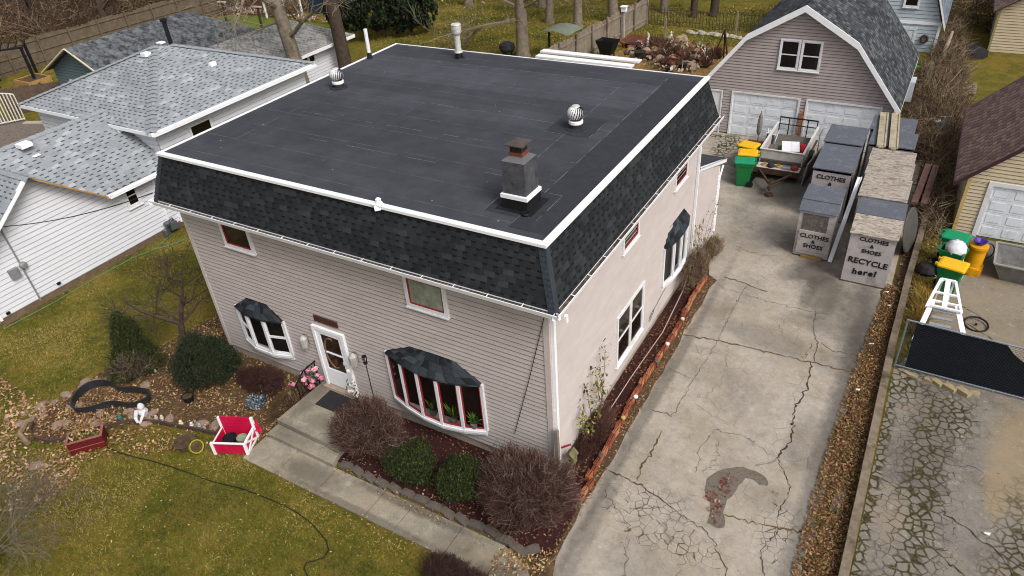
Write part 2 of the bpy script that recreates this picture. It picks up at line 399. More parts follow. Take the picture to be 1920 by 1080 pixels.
# ================================================================ THE SETTING
LEAFM = [mat('#9a7a55', .8, .2, 9), mat('#7c5a3c', .8, .2, 9), mat('#b79a75', .8, .15, 9), mat('#6a4630', .8, .2, 9), mat('#8c6a3a', .8, .2, 9)]
def ground_mat():
    n = N('winter_lawn_and_woodland_floor')
    big = n.noise(.35, 6, .65); mid = n.noise(2.4, 7, .7); fine = n.noise(28, 5, .8); vf = n.noise(110, 3, .8)
    f = n.math('ADD', n.math('MULTIPLY', big, .55), n.math('MULTIPLY', mid, .45))
    g = n.ramp(f, [(.36, s('#464c18')), (.48, s('#5d5a1e')), (.57, s('#766728')), (.68, s('#6b5636'))])
    g = n.mix(n.map(n.noise(1.1, 9, .8, n.vmap((4, 2, 0))), .5, .62, 0, .75), g, s('#86703a')); g = n.mix(n.map(n.noise(1.6, 8, .75, n.vmap((9, 5, 0))), .54, .66, 0, .7), g, s('#3f4a14')); g = n.mix(n.map(n.noise(9, 7, .75), .5, .66, 0, .7), g, s('#7f6a34'))
    g = n.mix(n.map(fine, .45, .75, 0, .65), g, s('#2e2d10')); g = n.mix(n.map(vf, .55, .8, 0, .6), g, s('#93824a'))
    wood = n.ramp(n.noise(3, 8, .75), [(.3, s('#33261b')), (.5, s('#57422f')), (.7, s('#7d6449'))])
    x = n.xyz(n.P); wob = n.math('MULTIPLY', n.math('SUBTRACT', n.noise(.18, 5), .5), 9)
    # woodland lies far back and to the left, mown grass nearer
    e = n.math('ADD', n.math('MULTIPLY', x[1], .9), n.math('ADD', n.math('MULTIPLY', x[0], -.62), wob))
    m1 = n.map(e, 54.5, 57); back = n.map(n.math('ADD', x[1], wob), 57, 61); m = n.math('MAXIMUM', m1, back)
    g = n.mix(m, g, wood)
    for (cx, cy, rx, ry) in ((-13, 24, 7, 6), (-8, 31, 4, 3)): g = n.mix(n.math('MULTIPLY', n.blob(cx, cy, rx, ry), .35), g, s('#8a6a35'))
    return n.done(g, .95, n.bump(fine, .9, .05, n.bump(mid, .5, .08)), 0, .1)
mb = MB()
mb.face([(-400, -200, 0), (300, -200, 0), (300, 600, 0), (-400, 600, 0)])
tag(mb.build('ground', ground_mat()), kind='structure')

def concrete_mat(name, base, dark, cell, blobs=(), moss=(), stain=(), crackmask=None, extra=0, nat_on=1):
    n = N(name); c = s(base)
    f1 = n.noise(.8, 8, .7); f2 = n.noise(6, 7, .75); f3 = n.noise(70, 4, .8)
    col = n.ramp(f1, [(.28, s(dark)), (.5, c), (.75, tuple(min(1, v * 1.12) for v in c[:3]) + (1,))])
    col = n.mix(n.map(f2, .48, .7, 0, .55), col, s(dark)); col = n.mix(n.map(n.noise(1.7, 9, .75, n.vmap((2, 4, 0))), .5, .66, 0, .55), col, s('#837b70')); col = n.mix(n.map(n.noise(3.2, 8, .8, n.vmap((8, 1, 0))), .56, .68, 0, .5), col, s('#c2bbb0')); col = n.mix(n.map(f3, .52, .66, 0, .8), col, s('#4d4842')); col = n.mix(n.map(n.noise(22, 6, .8, n.vmap((3, 3, 0))), .54, .66, 0, .5), col, s('#6b6459')); col = n.mix(n.map(n.noise(.55, 7, .7, n.vmap((6, 2, 0))), .48, .62, 0, .4), col, s('#8d7d66'))
    col = n.mix(n.map(n.noise(45, 3, .7), .6, .75, 0, .5), col, s('#d8d2c8'))
    col = n.mix(n.map(n.noise(2.1, 9, .8, n.vmap((5, 9, 0))), .56, .7, 0, .5), col, s('#726d67'))
    for (cx, cy, rx, ry, k) in blobs: col = n.mix(n.math('MULTIPLY', n.blob(cx, cy, rx, ry), k), col, s('#45413d'))
    for (cx, cy, rx, ry, k) in stain: col = n.mix(n.math('MULTIPLY', n.blob(cx, cy, rx, ry), k), col, s('#94805e'))
    mm = None
    for (cx, cy, rx, ry) in moss:
        b = n.blob(cx, cy, rx, ry, .8, .5); mm = b if mm is None else n.math('MAXIMUM', mm, b)
    wv = n.mix(.09, n.P, n.noise(2.2, 3, out='Color'))
    e = n.vor(cell, 'DISTANCE_TO_EDGE', wv); e2 = n.vor(cell * .35, 'DISTANCE_TO_EDGE', wv)
    cm = None
    for (cx, cy, rx, ry) in (crackmask or ()):
        b = n.blob(cx, cy, rx, ry, .7, .45); cm = b if cm is None else n.math('MAXIMUM', cm, b)
    crk = n.math('LESS_THAN', e, n.math('MULTIPLY', cm, n.map(n.noise(3, 4, .6, n.vmap((7, 7, 0))), .35, .7, .008, .05))) if cm is not None else None
    if crk is not None: col = n.mix(n.math('MULTIPLY', crk, .85), col, s('#3a332b'))
    nat = n.math('MULTIPLY', n.map(e2, .012, .002), n.map(n.noise(.9, 4, .6, n.vmap((3, 3, 3))), .5, .6)); col = n.mix(n.math('MULTIPLY', nat, .6 * nat_on), col, s('#4a433b'))
    if mm is not None:
        ml = n.math('MULTIPLY', mm, n.map(n.math('ADD', n.math('MULTIPLY', e, -2.2), n.noise(3.4, 8, .8)), .16, .40)); col = n.mix(n.math('MINIMUM', n.math('MULTIPLY', ml, 1.1), 1), col, n.ramp(n.noise(14, 4), [(.3, s('#2a251a')), (.55, s('#3d3920')), (.8, s('#5c5526'))]))
    h = n.math('ADD', n.math('MULTIPLY', f3, .4), n.math('MULTIPLY', f2, .6))
    return n.done(col, .9, n.bump(h, .5, .015), 0, .2)
CR = [mat('#3d362e', .95, .3, 5), mat('#5a4a2c', .95, .3, 5)]
def crack(mb, pts, w=.02, z=.018, jit=.05, m=1, step=.09):
    P = [];
    for a, b in zip(pts, pts[1:]):
        L = math.dist(a, b); k = max(1, int(L / step))
        for i in range(k): t = i / k; P.append((a[0] + (b[0] - a[0]) * t + random.gauss(0, jit) * .5, a[1] + (b[1] - a[1]) * t + random.gauss(0, jit) * .5))
    P.append(pts[-1]); ws = [w * random.uniform(.25, 1.3) for _ in P]; ws[0] = ws[-1] = w * .1
    for i in range(len(P) - 1):
        a, b = Vector(P[i]), Vector(P[i + 1]); d = b - a
        if d.length < 1e-4: continue
        d.normalize(); nrm = Vector((-d.y, d.x))
        q = [a - nrm * ws[i] / 2, b - nrm * ws[i + 1] / 2, b + nrm * ws[i + 1] / 2, a + nrm * ws[i] / 2]
        mb.face([(p.x, p.y, z) for p in q], m)
DRV = concrete_mat('cracked_old_concrete', '#a49c90', '#80796f', 5.5,
    blobs=[(2.9, 12.6, .75, .3, .5), (3.6, 11.3, .6, .8, .75), (4.2, 10.2, .5, 1.3, .6), (1.2, 17, 1.6, 1.4, .75), (4.9, 9.6, .8, 1.6, .4), (3.2, 7.3, 1.2, .6, .35), (5.5, 5, .25, 3, .45), (-.6, 18.6, .9, 1.2, .3), (2.2, 14.2, .9, .5, .35), (2.2, 5.2, 1.2, .5, .22), (4.9, 3.6, .4, 1.0, .3), (1.5, 7.9, .4, .9, .22), (2.6, -1.2, .9, .5, .2), (4.4, 1.6, .5, .35, .25), (1.3, 12.4, 1.0, .6, .3), (3.9, 8.6, .7, .4, .3), (2.9, 10.9, .3, .5, .4), (5.0, 7.0, .5, .5, .35), (1.12, 4, .16, 6.5, .5), (5.35, 3.5, .25, 7, .5), (1.3, -1, .2, 2, .35), (5.3, 9.5, .5, 2.4, .45), (2.7, 13.2, .6, .5, .4), (.6, 14.6, .5, 1.6, .25), (5.6, 8.3, .4, 1.4, .5), (3.7, 10.0, .2, .9, .5)],
    crackmask=[(2.35, .3, .75, .5), (3.0, -.4, 1.1, .35), (4.9, .9, .4, .7)], moss=[(-1.7, 20.0, .5, 1.6), (-2.6, 20.9, 1.8, .2)])
mb = MB()
rgt = [(6.1, -12)] + [(5.62 + random.uniform(-.12, .1) + (.12 if y < 0 else 0) - .02 * (4 - abs(y - 4)) , y) for y in np.arange(-11, 11.4, .45)] + [(5.9, 11.5), (5.9, 21.4)]
lft = [(-4.2, 21.4), (-4.2, 12.3), (.02, 12.3), (.05, 10.2)] + [(.93 + random.uniform(-.05, .06), y) for y in np.arange(9.6, -2.1, -.5)] + [(1.15, -2.4), (1.1, -3.5), (1.0, -12)]
poly = rgt + lft; mb.face([(x, y, .012) for x, y in poly])
for pts, w_, m in (([(.76, 6.41), (1.96, 6.62), (4.15, 6.75), (5.57, 6.82)], .05, 2), ([(1.0, .8), (1.84, .72), (2.5, .5), (3.13, .29)], .035, 1),
    ([(3.58, .76), (4.4, .85), (5.4, 1.05)], .045, 2), ([(3.13, .29), (3.6, .2), (4.2, -.5), (4.5, -1.6)], .03, 1),
    ([(1.05, 3.1), (1.6, 3.15), (1.75, 3.1)], .03, 1), ([(1.7, 2.6), (1.72, 1.9), (1.68, 1.2), (1.75, .8)], .04, 2),
    ([(1.75, 3.1), (1.8, 4.6), (1.9, 6.6), (1.85, 8.0), (1.9, 9.7)], .022, 1), ([(1.0, 4.9), (1.75, 4.7)], .02, 1),
    ([(4.45, 6.8), (4.55, 5.6), (4.42, 4.7), (4.6, 3.6), (4.4, 2.9)], .045, 1), ([(4.4, 2.9), (3.4, 3.3), (2.8, 3.15)], .016, 1), ([(4.4, 2.9), (4.9, 2.2), (4.8, 1.2)], .03, 1),
    ([(2.85, 3.15), (2.7, 2.4), (2.85, 1.6)], .014, 1), ([(4.3, 7.7), (4.25, 6.8)], .02, 1), ([(4.1, 9.2), (4.2, 8.3), (4.45, 7.6), (4.5, 6.8)], .03, 1), ([(4.5, 7.7), (4.9, 7.5), (5.5, 7.6)], .03, 1),
    ([(1.1, 9.9), (1.8, 9.8), (2.6, 9.6)], .05, 2), ([(.5, 12.0), (1.9, 11.6), (2.4, 11.8)], .016, 1), ([(.2, 9.9), (1.4, 9.2), (3.2, 9.1), (4.5, 9.2)], .016, 1),
    ([(-4, 18.2), (-1, 18.1), (2, 18.2)], .04, 2), ([(3.0, 2.9), (3.2, 2.3), (3.05, 1.7)], .012, 1), ([(1.2, -.3), (1.9, -.1), (2.5, .4)], .02, 1), ([(1.15, .2), (2.0, -.4), (2.4, -1.5), (2.3, -3)], .02, 1),
    ([(4.9, .9), (4.7, .2), (5.0, -.5), (4.8, -1.6)], .03, 1), ([(2.2, 6.7), (2.5, 5.2), (2.3, 4.2)], .01, 1), ([(3.5, 9), (3.3, 8.1), (3.6, 7.4)], .01, 1), ([(3.3, .1), (3.4, -.9), (3.2, -2.2)], .018, 1)):
    crack(mb, pts, w_ * (.95 if w_ > .03 else .7), m=m, jit=.05 if w_ > .02 else .08, step=.07)
# the asphalt patch shaped like a hook
hook = [(3.18, 1.39), (3.22, 1.75), (3.42, 2.05), (3.66, 2.22), (3.95, 2.28), (4.22, 2.26), (4.41, 2.1), (4.4, 1.97), (4.25, 1.93), (4.1, 2.02), (3.92, 1.98), (3.84, 1.7), (3.8, 1.35), (3.74, 1.05), (3.82, .7), (3.88, .45), (3.7, .36), (3.52, .38), (3.5, .7), (3.42, .95), (3.28, 1.1)]
hk = [];
for a, b in zip(hook, hook[1:] + hook[:1]): hk += [a, ((a[0] + b[0]) / 2 + random.gauss(0, .025), (a[1] + b[1]) / 2 + random.gauss(0, .025))]
mb.face([(x, y, .022) for x, y in hk][::-1], 3)
ASPH = mat('#6d655b', .95, .25, 30, .8, dirt='#4a443c', dscale=8)
tag(mb.build('driveway', [DRV, CR[0], CR[1], ASPH]), kind='structure')
# neighbour's driveway
ND = concrete_mat('mossy_broken_concrete', '#79746d', '#56514b', 5.6,
    blobs=[(7.4, 5, .5, 2.2, .4), (10, -1.2, 1.2, 1, .5), (8.3, 14.6, 2.2, .9, .55), (7.6, 9.2, 1, 1.2, .3)], stain=[(9.5, 5.6, .8, 1.5, .5), (9.5, 10.8, 2.6, 2.6, .3), (8.85, 4.1, .22, .9, .4)],
    moss=[(7.45, 3.6, .4, 3.4), (7.8, 6.1, .55, .9), (9.5, 1.2, .65, 2.6), (6.7, 6.9, .5, .7), (7.0, -1.5, .5, 2.2), (6.5, 3, .14, 7), (7.5, 2.4, .3, .7), (7.3, 1.0, .3, .6)], crackmask=[(7.4, 3.6, .75, 4.6), (9.5, 1.0, .75, 2.6), (7.0, 6.6, .8, .8)])
mb = MB(); mb.face([(x, y, .010) for x, y in ((6.42, -12), (14, -12), (14, 15.6), (7.0, 15.6), (7.0, 9), (6.42, 7.4))])
for pts, w_, m in (([(7.8, 3.0), (8.5, 2.6), (9.2, 2.2), (9.9, 1.9)], .04, 1), ([(7.6, 2.0), (8.4, 1.4), (9.2, .9), (10, .3)], .035, 1), ([(7.2, .3), (7.3, -.6), (7.1, -1.8)], .06, 1), ([(8.0, 9.4), (8.9, 8.7), (9.8, 8.5)], .08, 2), ([(7.9, 10.4), (8.6, 9.9), (9.0, 9.5)], .04, 1),
    ([(7.7, 11.3), (8.5, 10.7)], .03, 1), ([(6.5, 3.4), (7.0, 3.2), (7.6, 3.5)], .03, 1), ([(9.6, 4.6), (9.5, 3.6), (9.7, 2.6), (9.5, 1.8)], .04, 1), ([(7.9, 4.4), (8.3, 4.6), (8.6, 4.5)], .02, 1), ([(8.9, 2.4), (9.2, 1.9), (9.1, 1.3), (9.6, .6)], .03, 1), ([(7.9, 6.1), (8.5, 6.2)], .03, 1)): crack(mb, pts, w_, m=m, z=.016)
tag(mb.build('neighbour_driveway', [ND, CR[0], CR[1]]), kind='structure')
# strip of dirt under the leaves, garden beds, gravel yard
DIRT = mat('#4e3d2b', .95, .3, 7, .8, dirt='#6e5a3c', dscale=3); MULCH = mat('#341817', .95, .35, 22, .9, dirt='#4c2a24', dscale=7)
BEDM = mat('#55422c', .95, .3, 8, .8, dirt='#6f5a38', dscale=2.5)
def sheet(name, poly, z, m, kind='structure'): mb = MB(); mb.face([(x, y, z) for x, y in poly]); return tag(mb.build(name, m), kind=kind)
sheet('verge', [(5.35, -12), (6.2, -12), (6.45, 30), (5.9, 30), (5.95, 11.6), (5.3, 11.2)], .006, DIRT)
sheet('side_bed', [(0.0, -.1), (.72, -.1), (.62, 3), (.62, 7), (.66, 9.8), (.3, 11), (.02, 12.2), (0, 12.2)], .02, MULCH)
sheet('edge_soil', [(.55, -3.6), (1.06, -3.6), (1.06, 9.9), (.4, 12.2), (.3, 12.2), (.55, 9.8)], .008, DIRT)
sheet('front_bed', [(-5.1, 0), (-5.1, -1.95), (-3.2, -2.0), (-.8, -2.02), (.3, -2.2), (.9, -1.9), (.8, .1), (0, .1)], .018, MULCH)
bedp = [(-7.2, 0), (-7.25, -2.3), (-8.1, -2.55), (-9.5, -2.92), (-10.4, -3.12), (-11.4, -3.7), (-12.0, -4.5), (-12.7, -5.1), (-13.6, -4.9), (-13.9, -4.3), (-13.9, -3.3), (-13.9, -2.3), (-13.2, -.6), (-12.9, 1.3), (-11.4, 1.6), (-11.1, 0)]
sheet('garden_bed', bedp, .016, BEDM)
sheet('gravel_yard', [(-50, 3), (-28, 3), (-27.5, 9.4), (-37, 9.7), (-41, 9.0), (-50, 8)], .01, mat('#6e645c', .95, .3, 9, .8, dirt='#554a42', dscale=2))
sheet('back_yard_soil', [(-12.4, 27), (-5, 26.5), (-4.2, 31), (-5.5, 34.2), (-11.2, 33.6)], .01, mat('#84683a', .95, .3, 6, .8, dirt='#857030', dscale=1.5))
sheet('scrub_soil', [(5.2, 22), (7.0, 15.8), (7.0, 20), (7.1, 27), (6.6, 35), (5.4, 40), (4.6, 30)], .008, mat('#3b2e20', .95, .35, 5, .8, dirt='#54452c', dscale=1.5))
# front walk: poured slabs with joints, real thickness
CONC = concrete_mat('weathered_walk_concrete', '#958e7e', '#6f6a5c', 3, nat_on=0, blobs=[(-5.4, -2.55, .9, .3, .55), (-6.2, -1.3, .35, .3, .35), (.3, -3.0, .7, .6, .7), (-2.4, -2.25, 1.6, .12, .6), (-3.4, -2.9, 2.5, .1, .5), (-6.6, -1.9, .8, .25, .4), (-1.2, -2.6, .5, .35, .35), (-7.0, -.7, .25, 1.0, .45)])
mb = MB(); xs = [-7.35, -6.2, -4.9, -3.4, -2.55, -1.2, -.1]
for a, b in zip(xs, xs[1:]): mb.prism([(a + .008, -2.95 - random.uniform(0, .02)), (b - .008, -2.97), (b - .008, -2.14), (a + .008, -2.14)], 0, .035 + random.uniform(0, .006))
mb.prism([(-.09, -2.97), (.5, -3.2), (.98, -3.6), (.98, -2.75), (.5, -2.36), (-.09, -2.15)], 0, .036)
tag(mb.build('front_walk', CONC), kind='structure')
# ---------------------------------------------------------------- the main house
H = thing('house', 'taupe two-storey house with flat black roof, dark shingled mansard and brick-red window sashes', 'house', (-5.5, 4.87, 0))
W_, D_, HT = 11.0, 9.75, 5.16
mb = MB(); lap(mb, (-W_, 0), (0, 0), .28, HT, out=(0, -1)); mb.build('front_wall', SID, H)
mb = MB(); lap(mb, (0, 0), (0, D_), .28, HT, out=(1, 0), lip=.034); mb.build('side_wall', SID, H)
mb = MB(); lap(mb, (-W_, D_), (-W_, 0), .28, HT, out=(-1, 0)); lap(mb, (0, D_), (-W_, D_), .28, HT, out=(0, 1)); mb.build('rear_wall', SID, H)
mb = MB(); mb.box(-W_ + .03, -.03, .03, D_ - .03, 0, .3); mb.build('foundation', mat('#a39a90', .9, .1, 4, .3, dirt='#6a6258'), H)
mb = MB(); mb.box(-.11, .028, -.028, .0, .26, HT); mb.box(.0, .028, 0, .1, .26, HT); mb.box(-W_ - .028, -W_ + .09, -.028, 0, .26, HT)
mb.build('corner_trim', mat('#bdb2ae', .6, .05), H)
mb = MB(); mb.box(.032, .11, .03, .12, .1, 4.95); mb.beam((.07, .075, 4.95), (.3, .075, 5.12), .07, .07); mb.box(.028, .115, .025, .125, 2.2, 2.24); mb.build('downspout', WHITE2, H)
mb = MB(); mb.box(.032, .1, 9.5, 9.58, .1, 5.1); mb.build('downspout', WHITE2, H)
# soffit and gutter
o = .44; mb = MB()
mb.face([(-W_ - o, -o, HT), (-W_ - o, D_ + .4, HT), (o, D_ + .4, HT), (o, -o, HT)])
mb.build('soffit', WHITE, H)
g = MB(); zi, zo = 5.165, 5.275
def gut(a, b, out):
    a = Vector(a); b = Vector(b); n = Vector(out)
    f = lambda p, d, z: (p[0] + n[0] * d, p[1] + n[1] * d, z)
    i0, i1 = -.09, 0
    A, B_ = a, b
    g.face([f(A, i0, zi), f(B_, i0, zi), f(B_, i1, zi), f(A, i1, zi)])
    g.face([f(A, 0, zi), f(B_, 0, zi), f(B_, .03, zo), f(A, .03, zo)]); g.face([f(A, .03, zo), f(B_, .03, zo), f(B_, .008, zo), f(A, .008, zo)]); g.face([f(A, -.012, zi), f(B_, -.012, zi), f(B_, .008, zo), f(A, .008, zo)])
    g.face([f(A, i0, zi), f(B_, i0, zi), f(B_, i0, zo), f(A, i0, zo)])
    L = (B_ - A).length; k = int(L / .75); d = (B_ - A).normalized()
    for i in range(1, k): p = A + d * (i * L / k); q = Vector((p[0], p[1], zo - .004)); g.beam(q + Vector((n[0] * -.085, n[1] * -.085, .012)), q + Vector((n[0] * .02, n[1] * .02, 0)), .018, .008)
gut((-W_ - .47, -.46), (.49, -.46), (0, -1)); gut((.46, -.49), (.46, D_ + .5), (1, 0)); gut((-W_ - .46, D_ + .4), (-W_ - .46, -.49), (-1, 0))
gut_o = g.build('gutter', WHITE2, H)
mb = MB(); mb.face([(-W_ - .4, -.46, zi + .055), (.4, -.46, zi + .055), (.4, -.375, zi + .06), (-W_ - .4, -.375, zi + .06)]); mb.face([(.46, -.4, zi + .055), (.46, D_ + .4, zi + .055), (.375, D_ + .4, zi + .06), (.375, -.4, zi + .06)])
mb.build('gutter_debris', mat('#4b3a2e', .95, .4, 12, .8, dirt='#8b8478', dscale=5), gut_o)
mb = MB(); mb.box(.5, .56, -.28, -.2, 5.0, 5.17); mb.beam((.52, -.24, 5.02), (.46, -.12, 4.98), .05, .05); mb.build('gutter_outlet', WHITE2, gut_o)
# mansard
zb, zt = 5.23, 6.47; ob = .375
mb = MB()
slen = math.hypot(ob, zt - zb)
def mans(a, b, at, bt):
    L = (Vector(b) - Vector(a)).length; d0 = (Vector(at) - Vector(a)).dot((Vector(b) - Vector(a)).normalized()); d1 = (Vector(bt) - Vector(a)).dot((Vector(b) - Vector(a)).normalized())
    mb.face([(*a, zb), (*b, zb), (*bt, zt), (*at, zt)], 0, [(0, 0), (L, 0), (d1, slen), (d0, slen)])
mans((-W_ - ob, -ob), (ob, -ob), (-W_, 0), (0, 0)); mans((ob, -ob), (ob, D_ + .4), (0, 0), (0, D_ + .1)); mans((-W_ - ob, D_ + .1), (-W_ - ob, -ob), (-W_, D_ + .1), (-W_, 0))
mb.face([(ob, D_ + .4, zb), (-W_ - ob, D_ + .1, zb), (-W_, D_ + .1, zt), (0, D_ + .1, zt)])
mr = mb.build('mansard_roof', SH_DARK, H)
# hip caps: overlapping cap shingles bent over the corner
mb = MB()
def hipcap(mb, lo, hi, d1, d2, n=12, w=.16, up=.012):
    lo = Vector(lo); hi = Vector(hi); d1 = Vector(d1); d2 = Vector(d2)
    for i in range(n):
        a = lo.lerp(hi, i / n); b = lo.lerp(hi, (i + 1.12) / n if i < n - 1 else 1.0); nn = Vector((0, 0, 1)); u1 = (d1 + d2) * -.0
        off = ((-d1 - d2).normalized() * .02 + Vector((0, 0, .006)))
        oa = off * 1.5; ob_ = off * .5
        mb.face([a + oa, a + d1 * w + oa, b + d1 * w + ob_, b + ob_]); mb.face([a + oa, b + ob_, b + d2 * w + ob_, a + d2 * w + oa])
        mb.face([a + oa, a, a + d1 * w, a + d1 * w + oa]); mb.face([a, a + oa, a + d2 * w + oa, a + d2 * w])
hipcap(mb, (ob, -ob, zb), (0, 0, zt), (-1, 0, 0), (0, 1, 0)); mb.build('hip_cap', mat('#2f353b', .9, .2, 10, .4), mr); mb = MB(); hipcap(mb, (-W_ - ob, -ob, zb), (-W_, 0, zt), (1, 0, 0), (0, 1, 0))
mb.build('hip_cap', mat('#2f353b', .9, .2, 10, .4), mr)
mb = MB(); mb.face([(-W_ - .02, -.02, 6.475), (.02, -.02, 6.475), (.02, D_ + .12, 6.475), (-W_ - .02, D_ + .12, 6.475)])
rf = mb.build('flat_roof', ROLL, H)
mb = MB()
for a, b in (((-W_ - .06, -.07), (.07, -.07)),): mb.box(a[0], b[0], -.07, .07, 6.44, 6.505)
mb.box(-.07, .07, .071, D_ + .12, 6.44, 6.505)
mb.box(-W_ - .06, -W_ + .015, .071, D_ + .12, 6.44, 6.495)
mb.box(-W_ - .05, -.071, D_ + .09, D_ + .14, 6.43, 6.485)
mb.build('drip_edge', WHITE2, rf)
mb = MB();
for x, y in ((-3.9, .0),): mb.lathe([(.06, 0), (.085, .03), (.05, .09), (.065, .12), (.03, .15)], (x, y, 6.505), 9); mb.box(x - .12, x + .1, -.1, .05, 6.506, 6.53); mb.beam((x, -.07, 6.5), (x + .05, -.12, 6.42), .12, .05)
mb.build('sealant_lump', WHITE2, rf)
# patches and laps laid on the roof felt
mb = MB()
PD = mat('#2e3036', .9, .15, 5, .4); 
for (x0, x1, y0, y1, z_) in ((-1.75, -.55, .7, 1.85, 6.4815), (-2.5, -1.3, 4.75, 5.95, 6.4815), (-.95, -.1, .3, 9.4, 6.4785)): mb.face([(x0, y0, z_), (x1, y0, z_), (x1, y1, z_), (x0, y1, z_)])
mb.build('roof_patch', PD, rf)
mb = MB()
def chalk(p, q, w=.014, gap=.75):
    L = math.dist(p, q); k = int(L / .22)
    for i in range(k):
        if random.random() > gap: continue
        a = [p[j] + (q[j] - p[j]) * i / k for j in (0, 1)]; b = [p[j] + (q[j] - p[j]) * (i + 1) / k for j in (0, 1)]
        d = (Vector(b) - Vector(a)).normalized(); n = Vector((-d.y, d.x)) * w / 2 * random.uniform(.4, 1.2)
        mb.face([(a[0] - n.x, a[1] - n.y, 6.4845), (b[0] - n.x, b[1] - n.y, 6.4845), (b[0] + n.x, b[1] + n.y, 6.4845), (a[0] + n.x, a[1] + n.y, 6.4845)])
for p, q in (((-.95, .5), (-1.0, 9.4)), ((-1.95, 4.3), (-2.0, 8.3)), ((-1.9, 1.9), (-1.95, 4.2)), ((-6.6, 5.4), (-2.5, 5.3)), ((-6.6, 5.4), (-6.6, 4.4)), ((-1.75, .7), (-1.75, 1.3)), ((-.55, .7), (-.55, 1.85)), ((-1.2, 1.85), (-.55, 1.85)),
             ((-2.5, 4.75), (-1.9, 4.75)), ((-9.8, 1.0), (-9.9, 8.6)), ((-9.8, 8.6), (-1.2, 8.7)), ((-8, 2.2), (-2, 2.2)), ((-9.5, 3.6), (-2.3, 3.7)), ((-1.3, 4.75), (-1.3, 5.95))): chalk(p, q, .016, .7 if q[0] > -3 else .45)
for _ in range(26): x, y = random.uniform(-10.5, -.4), random.uniform(.4, 9); r = random.uniform(.008, .025); mb.lathe([(r, 0), (r * .6, r * .6)], (x, y, 6.48), 6)
tag(mb.build('chalk_mark', mat('#6e7078', .9, .2), rf), kind='stuff')
# chimney
cx0, cx1, cy0, cy1 = -1.42, -.9, .96, 1.48
mb = MB(); mb.box(cx0, cx1, cy0, cy1, 6.47, 7.5); ch = mb.build('chimney', mat('#4b4b50', .9, .3, 5, .5, dirt='#28282c', dscale=3), rf)
mb = MB(); mb.box(cx0 - .03, cx1 + .03, cy0 - .03, cy1 + .03, 6.475, 6.735); mb.prism([(cx0 - .15, cy0 - .12), (cx1 + .18, cy0 - .14), (cx1 + .16, cy1 + .15), (cx0 - .12, cy1 + .13)], 6.476, 6.492); mb.build('base_flashing', mat('#131215', .75, .2, 8), ch)
mb = MB()
for q in ((cx0 - .045, cx1 + .045, cy0 - .045, cy0 - .033), (cx0 - .045, cx1 + .045, cy1 + .035, cy1 + .045), (cx0 - .045, cx0 - .035, cy0 - .034, cy1 + .034), (cx1 + .035, cx1 + .045, cy0 - .034, cy1 + .034)): mb.box(*q, 6.72, 6.80)
for q in ((cx0 - .035, cx1 + .035, cy0 - .035, cy0 - .002), (cx1 + .002, cx1 + .035, cy0, cy1 + .03)): mb.box(*q, 6.785, 6.81)
mb.build('white_flashing', WHITE2, ch)
mb = MB(); mb.face([(cx0, cy0, 7.502), (cx1, cy0, 7.502), (-1.02, 1.1, 7.58), (-1.3, 1.1, 7.58)]); mb.face([(cx1, cy0, 7.502), (cx1, cy1, 7.502), (-1.02, 1.36, 7.58), (-1.02, 1.1, 7.58)]); mb.face([(cx1, cy1, 7.502), (cx0, cy1, 7.502), (-1.3, 1.36, 7.58), (-1.02, 1.36, 7.58)]); mb.face([(cx0, cy1, 7.502), (cx0, cy0, 7.502), (-1.3, 1.1, 7.58), (-1.3, 1.36, 7.58)]); mb.build('crown', mat('#626267', .9, .15, 6, .5, dirt='#55555a'), ch)
mb = MB(); mb.box(-1.31, -1.01, 1.09, 1.37, 7.58, 7.65); mb.build('flue', mat('#70412e', .8, .2, 8), ch)
cp = MB(); cp.box(-1.29, -1.03, 1.11, 1.35, 7.651, 7.80); cp2 = cp.build('chimney_cap', mat('#2a2522', .7, .3, 30, .6), ch)
mb = MB(); a = .205; cxm, cym = -1.16, 1.23
rim = [(cxm - a, cym - a), (cxm + a, cym - a), (cxm + a, cym + a), (cxm - a, cym + a)]
for i in range(4): p, q = rim[i], rim[(i + 1) % 4]; mb.face([(*p, 7.82), (*q, 7.82), (cxm, cym, 7.9)]); mb.face([(*q, 7.80), (*p, 7.80), (cxm, cym, 7.81)]); mb.face([(*p, 7.8), (*q, 7.8), (*q, 7.82), (*p, 7.82)])
mb.build('cap_lid', mat('#4a423e', .6, .2, 5, .2), cp2)
mb = MB(); mb.lathe([(.09, 0), (.1, .02), (.075, .03)], (-.86, .84, 6.49), 16); mb.tube([(-.86 + .085 * math.cos(t), .84 + .085 * math.sin(t), 6.525) for t in np.linspace(0, 6.2, 14)], .012, 5); mb.build('drain_ring', BLACK, rf)
